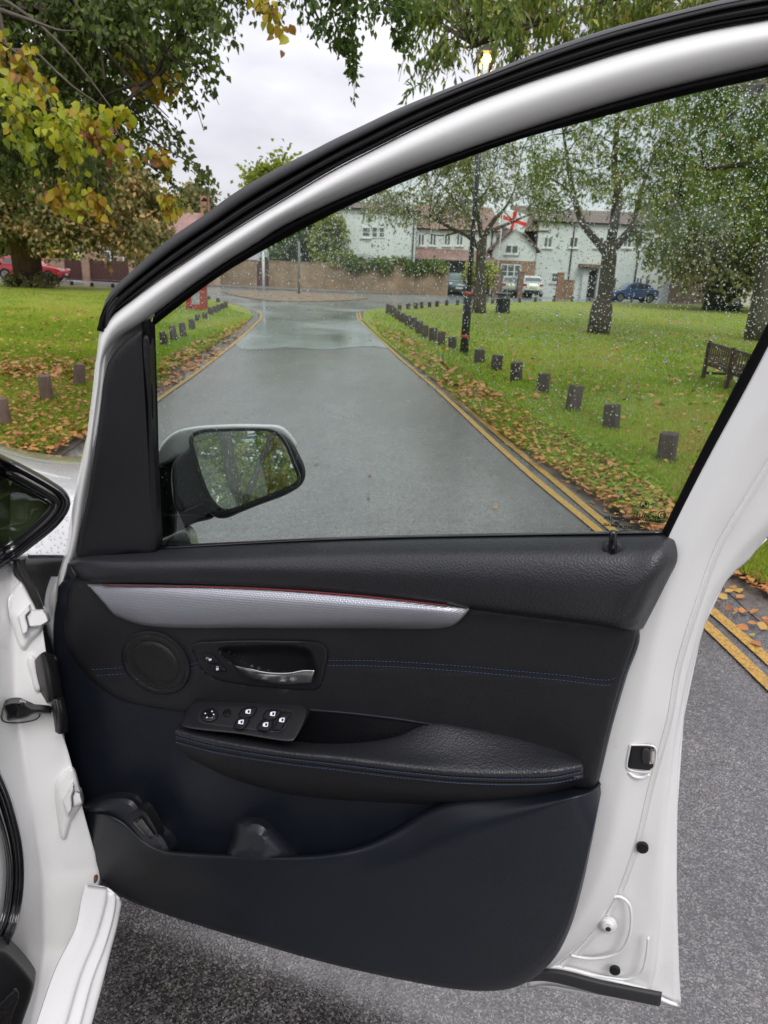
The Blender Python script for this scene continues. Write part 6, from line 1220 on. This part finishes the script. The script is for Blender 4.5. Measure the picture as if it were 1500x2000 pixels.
def wallbox(name, x0, x1, ytop, Y, mat, label, cat='wall', dep=.25, cope=None):
    X0, X1 = PY(x0, 560, Y)[0], PY(x1, 560, Y)[0]; z = WZ((x0+x1)/2, ytop, Y)
    t_ = thing(name, ((X0+X1)/2, Y, 0.07), label, cat); boxes('wall_face', [(X0, X1, Y, Y+dep, .0, z)], mat, t_)
    boxes('coping', [(X0-.02, X1+.02, Y-.03, Y+dep+.03, z, z+.06)], cope or mat, t_); return t_
YL = G(230, 549)[1]; YM = G(650, 568)[1]

YW = 43.6
wallbox('brick_wall', -120, 129, 503, YW, M['brickL'], 'pinkish brick garden wall behind the red car')
wallbox('brick_pier', 163, 177, 505, YW-.05, M['brickL'], 'pinkish brick pier between the two brown gates', 'pier', .4)
wallbox('brick_pier', 254, 266, 507, YW-.05, M['brickL'], 'brick pier right of the wide brown gate', 'pier', .4)
wallbox('brick_wall', 301, 430, 511, YW, M['brickL'], 'brick wall section running behind the black seal of the door frame')
def gate(x0, x1, ytop, lab, mat=None, Y=YW+.1):
    X0, X1 = PY(x0, 550, Y)[0], PY(x1, 550, Y)[0]; z = WZ((x0+x1)/2, ytop, Y); t_ = thing('timber_gate', ((X0+X1)/2, Y, .07), lab, 'gate'); n_ = max(3, int((X1-X0)/.16)); w = (X1-X0)/n_
    boxes('boards', [(X0+i*w+.008, X0+(i+1)*w-.008, Y, Y+.04, .1, z-.02*(i % 2)) for i in range(n_)], mat or M['gate'], t_); boxes('rail', [(X0, X1, Y+.041, Y+.09, .4, .5), (X0, X1, Y+.041, Y+.09, z-.35, z-.25)], mat or M['gate'], t_); return t_
gate(130, 162.5, 507, 'narrow brown board gate right of the thick tree trunk'); gate(178, 253, 509, 'wide brown board gate below the white windows'); gate(267, 300, 503, 'reddish brown gate closest to the black door seal')
M['maroon'] = simple('maroon_boards', (.09, .03, .035), .5, var=.2, vs=12)
wallbox('brick_wall', 431, 502, 508, YM, M['sand'], 'left section of the sandy brick wall, between door frame and maroon gate'); gate(503, 525, 511, 'narrow maroon gate behind a white pole in the sandy wall', M['maroon'], YM+.1); wallbox('brick_wall', 525.5, 875, 518, YM, M['sand'], 'long sandy brown brick wall below the white house')
def house(name, label, x0, x1, yeave, Y, mat, roofmat, depth=7, yridge=None, ybase=560, hip=.3, gable=False):
    X0, X1 = PY(x0, 550, Y)[0], PY(x1, 550, Y)[0]; ze = WZ((x0+x1)/2, yeave, Y); t_ = thing(name, ((X0+X1)/2, Y, .07), label, 'house')
    zr = WZ((x0+x1)/2, yridge, Y+depth/2) if yridge else ze+1.6
    if gable:
        V = [(X0, Y, 0), (X1, Y, 0), (X1, Y, ze), ((X0+X1)/2, Y, zr), (X0, Y, ze), (X0, Y+depth, 0), (X1, Y+depth, 0), (X1, Y+depth, ze), ((X0+X1)/2, Y+depth, zr), (X0, Y+depth, ze)]
        mk('wall', V, [(0, 1, 2, 3, 4), (6, 5, 9, 8, 7), (1, 6, 7, 2), (5, 0, 4, 9)], mat, t_, smooth=False); e = .25; xm = (X0+X1)/2; s = (zr-ze)/(xm-X0)
        V = []; Fc = []
        for sg in (-1, 1):
            xe = xm+sg*(xm-X0+e); ze_ = ze-e*s+.06; b = len(V)
            V += [(xm, Y-e, zr+.06), (xe, Y-e, ze_), (xe, Y+depth+e, ze_), (xm, Y+depth+e, zr+.06), (xm, Y-e, zr+.18), (xe, Y-e, ze_+.12), (xe, Y+depth+e, ze_+.12), (xm, Y+depth+e, zr+.18)]; Fc += [[b+i for i in f] for f in ((0, 1, 2, 3), (4, 7, 6, 5), (0, 4, 5, 1), (1, 5, 6, 2), (2, 6, 7, 3), (3, 7, 4, 0))]
        rf = mk('roof', V, Fc, roofmat, t_, smooth=False)
    else:
        boxes('wall', [(X0, X1, Y, Y+depth, 0, ze)], mat, t_); e = .3; ym = Y+depth/2
        V = [(X0-e, Y-e, ze+.002), (X1+e, Y-e, ze+.002), (X1+e, Y+depth+e, ze+.002), (X0-e, Y+depth+e, ze+.002), (X0-e+hip, ym, zr), (X1+e-hip, ym, zr)]
        rf = mk('roof', V, [(3, 2, 1, 0), (0, 1, 5, 4), (2, 3, 4, 5), (1, 2, 5), (3, 0, 4)], roofmat, t_, smooth=False)
    t_['_Y'] = Y; return t_, rf, X0, X1, ze, zr
def window(t_, x0, x1, y0, y1, Y, n=2, rows=1, sill=True):
    X0, X1 = PY(x0, y1, Y)[0], PY(x1, y1, Y)[0]; z0, z1 = WZ((x0+x1)/2, y1, Y), WZ((x0+x1)/2, y0, Y); f = .07; L = [(X0, X1, Y-.05, Y-.003, z0, z0+f), (X0, X1, Y-.05, Y-.003, z1-f, z1), (X0, X0+f, Y-.05, Y-.003, z0+f, z1-f), (X1-f, X1, Y-.05, Y-.003, z0+f, z1-f)]
    for i in range(1, n): xc = X0+(X1-X0)*i/n; L.append((xc-f/2, xc+f/2, Y-.045, Y-.004, z0+f, z1-f))
    for i in range(1, rows): zc = z0+(z1-z0)*i/rows; L.append((X0+f, X1-f, Y-.04, Y-.005, zc-.02, zc+.02))
    if sill: L.append((X0-.08, X1+.08, Y-.12, Y-.002, z0-.07, z0-.001))
    w_ = boxes('window', L, M['frameW'], t_); boxes('pane', [(X0+f, X1-f, Y-.02, Y-.008, z0+f, z1-f)], M['winpane'], w_); return w_
def slabx(name, t_, x0, x1, y0, y1, Y, dep, mat, yo=0): 
    a = PY(x0, y1, Y)[0]; b = PY(x1, y1, Y)[0]; return boxes(name, [(a, b, Y+yo-dep, Y+yo, WZ((x0+x1)/2, y1, Y), WZ((x0+x1)/2, y0, Y))], mat, t_)
# brick house on the left
Yh = 49
hL, rfL, *_ = house('brick_house', 'pinkish brick house with white windows and red tiled roof beyond the brown gates', 165, 425, 458, Yh, M['brickL'], M['tileP'], 8, 412)
window(hL, 203, 231, 490, 513, Yh, 2, 2); window(hL, 241, 262, 491, 512, Yh, 1, 1); window(hL, 304, 322, 476, 492, Yh, 2, 2)
slabx('chimney', rfL, 396, 408, 383, 440, Yh+3, .9, M['red'], .5)
# white house with gable to the road
YA = 47
hA, rfA, *_ = house('white_house', 'white rendered house with three small grey panes above the sandy wall', 658, 808, 408, YA, M['render'], M['tileB'], 7, 396)
window(hA, 706, 724, 443, 464, YA, 1, 2); window(hA, 725, 738, 442, 465, YA, 1, 2, False); window(hA, 739, 752, 443, 465, YA, 1, 2, False)
slabx('eave_board', hA, 652, 668, 424, 440, YA, .3, M['timber'], -.05); slabx('corner_shade', hA, 658, 660, 425, 520, YA, .06, M['render'], -.01)
# middle house with tiled awning
YB = 49
hB, rfB, *_ = house('tiled_house', 'white house with pink tiled roof and long porch roof over a pale garage', 809, 962, 448, YB, M['render'], M['tileP'], 7, 402)
for x in (815, 838, 866, 890): window(hB, x, x+14, 456, 480, YB, 2, 1)
X0, X1 = PY(808, 500, YB)[0], PY(962, 500, YB)[0]; za, zb2 = WZ(880, 508, YB-1), WZ(880, 487, YB)
mk('porch_roof', [(X0, YB-1.6, za), (X1, YB-1.6, za), (X1, YB-.003, zb2), (X0, YB-.003, zb2), (X0, YB-1.6, za-.12), (X1, YB-1.6, za-.12), (X1, YB-.003, zb2-.2), (X0, YB-.003, zb2-.2)], [(0, 1, 2, 3), (7, 6, 5, 4), (0, 4, 5, 1), (1, 5, 6, 2), (3, 7, 4, 0)], M['tileP'], hB, smooth=False)
slabx('gutter', hB, 808, 962, 508, 511, YB-1.65, .08, M['timber']); M['garage'] = simple('pale_garage_door', (.30, .36, .37), .5, var=.1, vs=3); slabx('garage_door', hB, 876, 912, 514, 560, YB, .05, M['garage'], -.003)
# cream gabled house with brick ground floor
YC = 48
hC, rfC, *_ = house('gabled_house', 'cream gabled house with a brick ground floor behind the thin tree', 958, 1041, 486, YC, M['render'], M['tileB'], 8, 450, gable=True)
slabx('brick_front', hC, 962, 1040, 509, 575, YC, .06, M['red'], -.003); window(hC, 976, 1016, 516, 545, YC-.07, 3, 2); window(hC, 985, 1012, 478, 496, YC, 2, 1)
xa, xb = PY(986, 550, 49.4)[0], PY(1066, 550, 49.4)[0]; zl, zh = WZ(1025, 450, 49.4), WZ(1025, 402, 52)
mk('rear_roof', [(xa, 49.4, zl), (xb, 49.4, zl), (xb-.4, 52, zh), (xa+.4, 52, zh), (xa, 54.6, zl), (xb, 54.6, zl)], [(0, 1, 2, 3), (5, 4, 3, 2), (1, 5, 2), (4, 0, 3), (4, 5, 1, 0)], M['tileB'], hC, smooth=False)
YD = 49.5
hD, rfD, XD0, XD1, *_ = house('white_terrace', 'long white terrace behind the blue car with one black doorway', 1042, 1310, 436, YD, M['render'], M['tileB'], 8, 412)
slabx('door', hD, 1144, 1159, 528, 581, YD, .05, M['timber'], -.003); slabx('door_canopy', hD, 1129, 1170, 516, 522, YD, .7, M['brown'], -.003)
slabx('door_pilaster', hD, 1131, 1142, 524, 583, YD, .3, M['render'], -.003); slabx('door_pilaster', hD, 1160, 1168, 524, 583, YD, .3, M['render'], -.003)
window(hD, 1240, 1254, 541, 556, YD, 2); window(hD, 1258, 1270, 543, 556, YD, 1); window(hD, 1191, 1203, 541, 565, YD, 1); window(hD, 1075, 1090, 532, 552, YD, 1, 2)
for x in (1060, 1110, 1160, 1215, 1265): window(hD, x, x+18, 462, 484, YD, 2)
wallbox('brick_wall', 1088, 1121, 548, 46.5, M['red'], 'low orange brick garden wall left of the black doorway'); wallbox('brick_pier', 1088, 1100, 534, 46.2, M['red'], 'tall orange brick pier at the left end of the low garden wall', 'pier', .28)
wallbox('brick_pier', 962, 978, 527, 45.5, M['brown'], 'brown brick pier behind the white pole', 'pier', .5); wallbox('brick_pier', 1012, 1022, 532, 45.5, M['brown'], 'brown brick pier between the two parked pale cars', 'pier', .5)
wallbox('brick_wall', 1311, 1402, 520, 48.5, M['brown'], 'tall brown brick wall right of the white terrace')
hE, rfE, *_ = house('cream_house', 'cream rendered house at the far right behind the ivy clad tree', 1425, 1640, 537, 50, M['creamr'], M['tileB'], 8, 508); window(hE, 1462, 1484, 544, 560, 50, 2)
gate(940, 957, 548, 'dark narrow gate right of the thin tree trunk', M['timber'], 45.6)
for (hh, Yg, x0, x1, yy) in ((hA, YA, 658, 808, 408), (hB, YB, 809, 962, 448), (hD, YD, 1042, 1310, 436)):
    slabx('gutter', hh, x0, x1, yy, yy+3, Yg-.05, .14, M['timber'])
for (hh, Yg, xx, y0, y1) in ((hD, YD, 1104, 440, 584), (hD, YD, 1232, 440, 588), (hA, YA, 803, 412, 520), (hB, YB, 958, 452, 486)):
    slabx('drainpipe', hh, xx, xx+2.4, y0, y1, Yg-.003, .08, M['timber'])
# flag
fg = thing('flag', PY(1003, 450, 46), 'white flag with a red cross hanging in front of the brown roof', 'flag')
V = []; Fc = []; n1, n2 = 16, 10; Mf = [M['frameW'], simple('flag_red', (.75, .02, .02), .6)]
fc = PY(1003, 431, 46); ang = math.radians(-14)
for i in range(n2+1):
    for j in range(n1+1):
        a, b = (j/n1-.5)*1.6, (i/n2-.5)*1.05; V.append((fc[0]+a*math.cos(ang)-b*math.sin(ang)*.6, 46+.10*math.sin(j*.9+i*.3), fc[2]+a*math.sin(ang)+b))
red = []
for i in range(n2):
    for j in range(n1): Fc.append((i*(n1+1)+j, i*(n1+1)+j+1, (i+1)*(n1+1)+j+1, (i+1)*(n1+1)+j)); red.append(1 if j in (7, 8) or i in (4, 5) else 0)
fo = mk('flag_cloth', V, Fc, Mf[0], fg); fo.data.materials.append(Mf[1]); fo.data.polygons.foreach_set('material_index', red); md = fo.modifiers.new('thickness', 'SOLIDIFY'); md.thickness = .01
pb = np.array([fc[0]-.75, 46.05, 0]); tubes('flag_pole', [[(fc[0]-.72, 46, 0.0), (fc[0]-.70, 46, fc[2]*.5), (fc[0]-.66, 46, fc[2]+.8)]], [.03], M['whitepole'], fg, sides=6)
# ================================================================= parked cars
def carpaint(name, c): return simple(name, c, .3, metal=0, var=.06, coat=1)
M['tyre'] = simple('tyre_rubber', (.012, .012, .013), .8); M['rim'] = simple('alloy_rim', (.35, .36, .37), .35, metal=.8); M['lens'] = simple('headlight_lens', (.6, .62, .65), .1, coat=1); M['cargl'] = simple('car_glass', (.05, .065, .065), .06, coat=1); M['plastic'] = simple('bumper_plastic', (.02, .02, .022), .6); M['tail'] = simple('tail_lens', (.35, .02, .02), .2); M['plate'] = simple('number_plate', (.55, .48, .10), .5); M['cwhite'] = carpaint('white_car_paint', (.62, .64, .62))
def car_model(name, label, loc, heading, col, Ls=3.6, Hs=1.22, Ws=1.5, hatch=False, group=None):
    """side profile swept across the width with tumblehome; parts: body, windows, wheels, lamps"""
    L, H, Wd = Ls, Hs, Ws; t_ = thing(name, loc, label, 'car', group); ca, sa_ = math.cos(heading), math.sin(heading); l0 = np.array(loc, float)
    def W(p): return (l0[0]+p[0]*ca-p[1]*sa_, l0[1]+p[0]*sa_+p[1]*ca, l0[2]+p[2])
    x = lambda f: (f-.5)*L
    low = [(x(.005), .22*H), (x(0), .38*H), (x(.02), .50*H), (x(.10), .57*H), (x(.27), .64*H), (x(.60), .67*H), (x(.80), .68*H), (x(.95), .66*H), (x(.995), .52*H), (x(1), .28*H), (x(.98), .17*H), (x(.5), .14*H), (x(.03), .15*H)]
    roofp = [(x(.27), .64*H), (x(.40), .93*H), (x(.48), .995*H), (x(.62), H), (x(.78), .95*H if hatch else .92*H), (x(.93) if hatch else x(.88), .70*H)]
    up = crv(low[:9], 40); body = [tuple(p) for p in up]+low[9:]
    n_ = len(body); V = []; Fc = []
    for yy, ins_, zz in ((-Wd/2, .0, 0), (-Wd/2+.02, 1, 0)): pass
    secs = [(-.5, .94), (-.49, .975), (-.44, 1), (.44, 1), (.49, .975), (.5, .94)]
    cz = .4*H
    for yf, s in secs:
        for a, b in body: V.append(W((a*s, yf*Wd, cz+(b-cz)*s)))
    for i in range(len(secs)-1): Fc += [(i*n_+k, i*n_+(k+1) % n_, (i+1)*n_+(k+1) % n_, (i+1)*n_+k) for k in range(n_)]
    Fc += [[k for k in range(n_)][::-1], [(len(secs)-1)*n_+k for k in range(n_)]]
    mk('body', V, Fc, col, t_, auto=40)
    rp = [tuple(p) for p in crv(roofp, 22)]; n2_ = len(rp); V = []; Fc = []
    for yf in (-1, -.97, .97, 1):
        for a, b in rp:
            k = (b-.64*H)/(.36*H); half = Wd*(.47-.10*max(0, k)); dz = -.012 if abs(yf) == 1 else 0; V.append(W((a, half*yf, b+dz)))
    for i in range(3): Fc += [(i*n2_+k, i*n2_+k+1, (i+1)*n2_+k+1, (i+1)*n2_+k) for k in range(n2_-1)]
    Fc += [[k for k in range(n2_)], [3*n2_+k for k in range(n2_)][::-1]]
    mk('cabin', V, Fc, col, t_, auto=30)
    for sd_ in (-1, 1):
        for f0, f1 in ((.33, .50), (.515, .66), (.675, .84 if hatch else .80)):
            def tp(f): 
                X = x(f); z = np.interp(X, [q[0] for q in rp], [q[1] for q in rp]); return min(z-.06*H, .93*H)
            q = [(x(f0), .675*H), (x(f1), .675*H), (x(f1), max(tp(f1), .70*H)), (x(f0+.01), max(tp(f0+.01), .70*H))]
            V = []
            for o_ in (.004, -.02):
                for a, b in q: k = (b-.64*H)/(.36*H); V.append(W((a, sd_*(Wd*(.47-.10*k)+o_), b)))
            mk('side_window', V, [(0, 1, 2, 3), (7, 6, 5, 4), (0, 4, 5, 1), (1, 5, 6, 2), (2, 6, 7, 3), (3, 7, 4, 0)], M['cargl'], t_, smooth=False)
    for nm, fa, fb in (('windscreen', .285, .42), ('rear_window', .80 if not hatch else .82, .87 if not hatch else .915)):
        X_, Z_ = [q[0] for q in rp], [q[1] for q in rp]; V = []
        for o_ in (.006, -.02):
            for f in (fa, fb):
                a = x(f); b = np.interp(a, X_, Z_); k = (b-.64*H)/(.36*H); hw = Wd*(.42-.10*k); V += [W((a, -hw, b+o_)), W((a, hw, b+o_))]
        mk(nm, V, [(0, 1, 3, 2), (6, 7, 5, 4), (0, 4, 5, 1), (1, 5, 7, 3), (3, 7, 6, 2), (2, 6, 4, 0)], M['cargl'], t_, smooth=False)
    for fx in (.19, .81):
        for sd_ in (-1, 1):
            K = 22; r = .235*H; V = []; prof = [(0, .0), (r*.62, .0), (r*.66, .02), (r*.93, .02), (r, .0), (r, -.13)]
            def wheel(nm, prof, mat):
                V = []; 
                for rr, dd in prof: V += [W((x(fx)+rr*math.cos(2*math.pi*k/K), sd_*(Wd/2*1.0+.012+dd), r+rr*math.sin(2*math.pi*k/K))) for k in range(K)]
                return mk(nm, V, [(i*K+k, i*K+(k+1) % K, (i+1)*K+(k+1) % K, (i+1)*K+k) for i in range(len(prof)-1) for k in range(K)], mat, t_)
            w_ = wheel('wheel', [(r*.62, .0), (r*.68, .02), (r*.94, .02), (r, .0), (r, -.13), (r*.6, -.13)], M['tyre'])
            rim = wheel('rim', [(.01, .004), (r*.15, .01), (r*.55, -.005), (r*.64, .008)], M['rim']); rim.parent = w_
    boxes('sill_cladding', [(x(.27), x(.73), -Wd/2-.006, Wd/2+.006, .13*H, .24*H)], M['plastic'], t_, M=W)
    boxes('bumper', [(x(0)-.01, x(.05), -Wd*.42, Wd*.42, .15*H, .33*H)], M['plastic'], t_, M=W, bevel=.02); boxes('bumper', [(x(.955), x(1)+.01, -Wd*.42, Wd*.42, .15*H, .33*H)], M['plastic'], t_, M=W, bevel=.02)
    for sd_ in (-1, 1):
        a, b = sorted((sd_*Wd*.30, sd_*Wd*.47)); boxes('headlight', [(x(.0), x(.045), a, b, .44*H, .53*H)], M['lens'], t_, M=W, bevel=.02); boxes('tail_light', [(x(.96), x(.997), a, b, .48*H, .62*H)], M['tail'], t_, M=W, bevel=.02)
        a, b = sorted((sd_*Wd*.5, sd_*Wd*.57)); boxes('door_mirror', [(x(.33), x(.355), a, b, .66*H, .74*H)], col, t_, M=W, bevel=.02)
    boxes('number_plate', [(x(1)+.011, x(1)+.02, -.22, .22, .40*H, .47*H)], M['plate'], t_, M=W); boxes('number_plate', [(x(0)-.02, x(0)-.011, -.22, .22, .26*H, .33*H)], M['cwhite'], t_, M=W)
    return t_
rc_ = G(110, 551); car_model('parked_car', 'bright red hatchback partly hidden behind the thick tree trunk', (rc_[0]-1.75, rc_[1]+1.0, 0.006), math.radians(184), carpaint('red_car_paint', (.50, .012, .03)), 3.7, 1.28, 1.5, True)
a_, b_ = PY(1193, 591, 46.2), PY(1288, 589, 46.2); b_[2] = a_[2]; ca_ = (a_+b_)/2;  car_model('parked_car', 'blue coupe parked in front of the white terrace', (ca_[0], ca_[1]+.9, .006), math.radians(1), carpaint('blue_car_paint', (.07, .13, .30)), float(np.linalg.norm(b_-a_)), 1.18, 1.45)
p_ = PY(895, 570, 45.6); car_model('parked_car', 'teal car facing out in front of the garage', (p_[0], 46.8, .075), math.radians(90), carpaint('teal_car_paint', (.05, .10, .11)), 3.3, 1.25, 1.35, True)
p_ = PY(1040, 575, 46.0); car_model('parked_car', 'white hatchback with yellow number plate parked tail out by the brick pier', (p_[0], 47.4-.2, .075), math.radians(-90), M['cwhite'], 2.4, 1.25, 1.3, True)
p_ = PY(997, 572, 46.0); car_model('parked_car', 'silver car parked between the two brown brick piers', (p_[0], 47.2-.2, .075), math.radians(-90), carpaint('silver_car_paint', (.35, .37, .37)), 2.4, 1.2, 1.2, True)
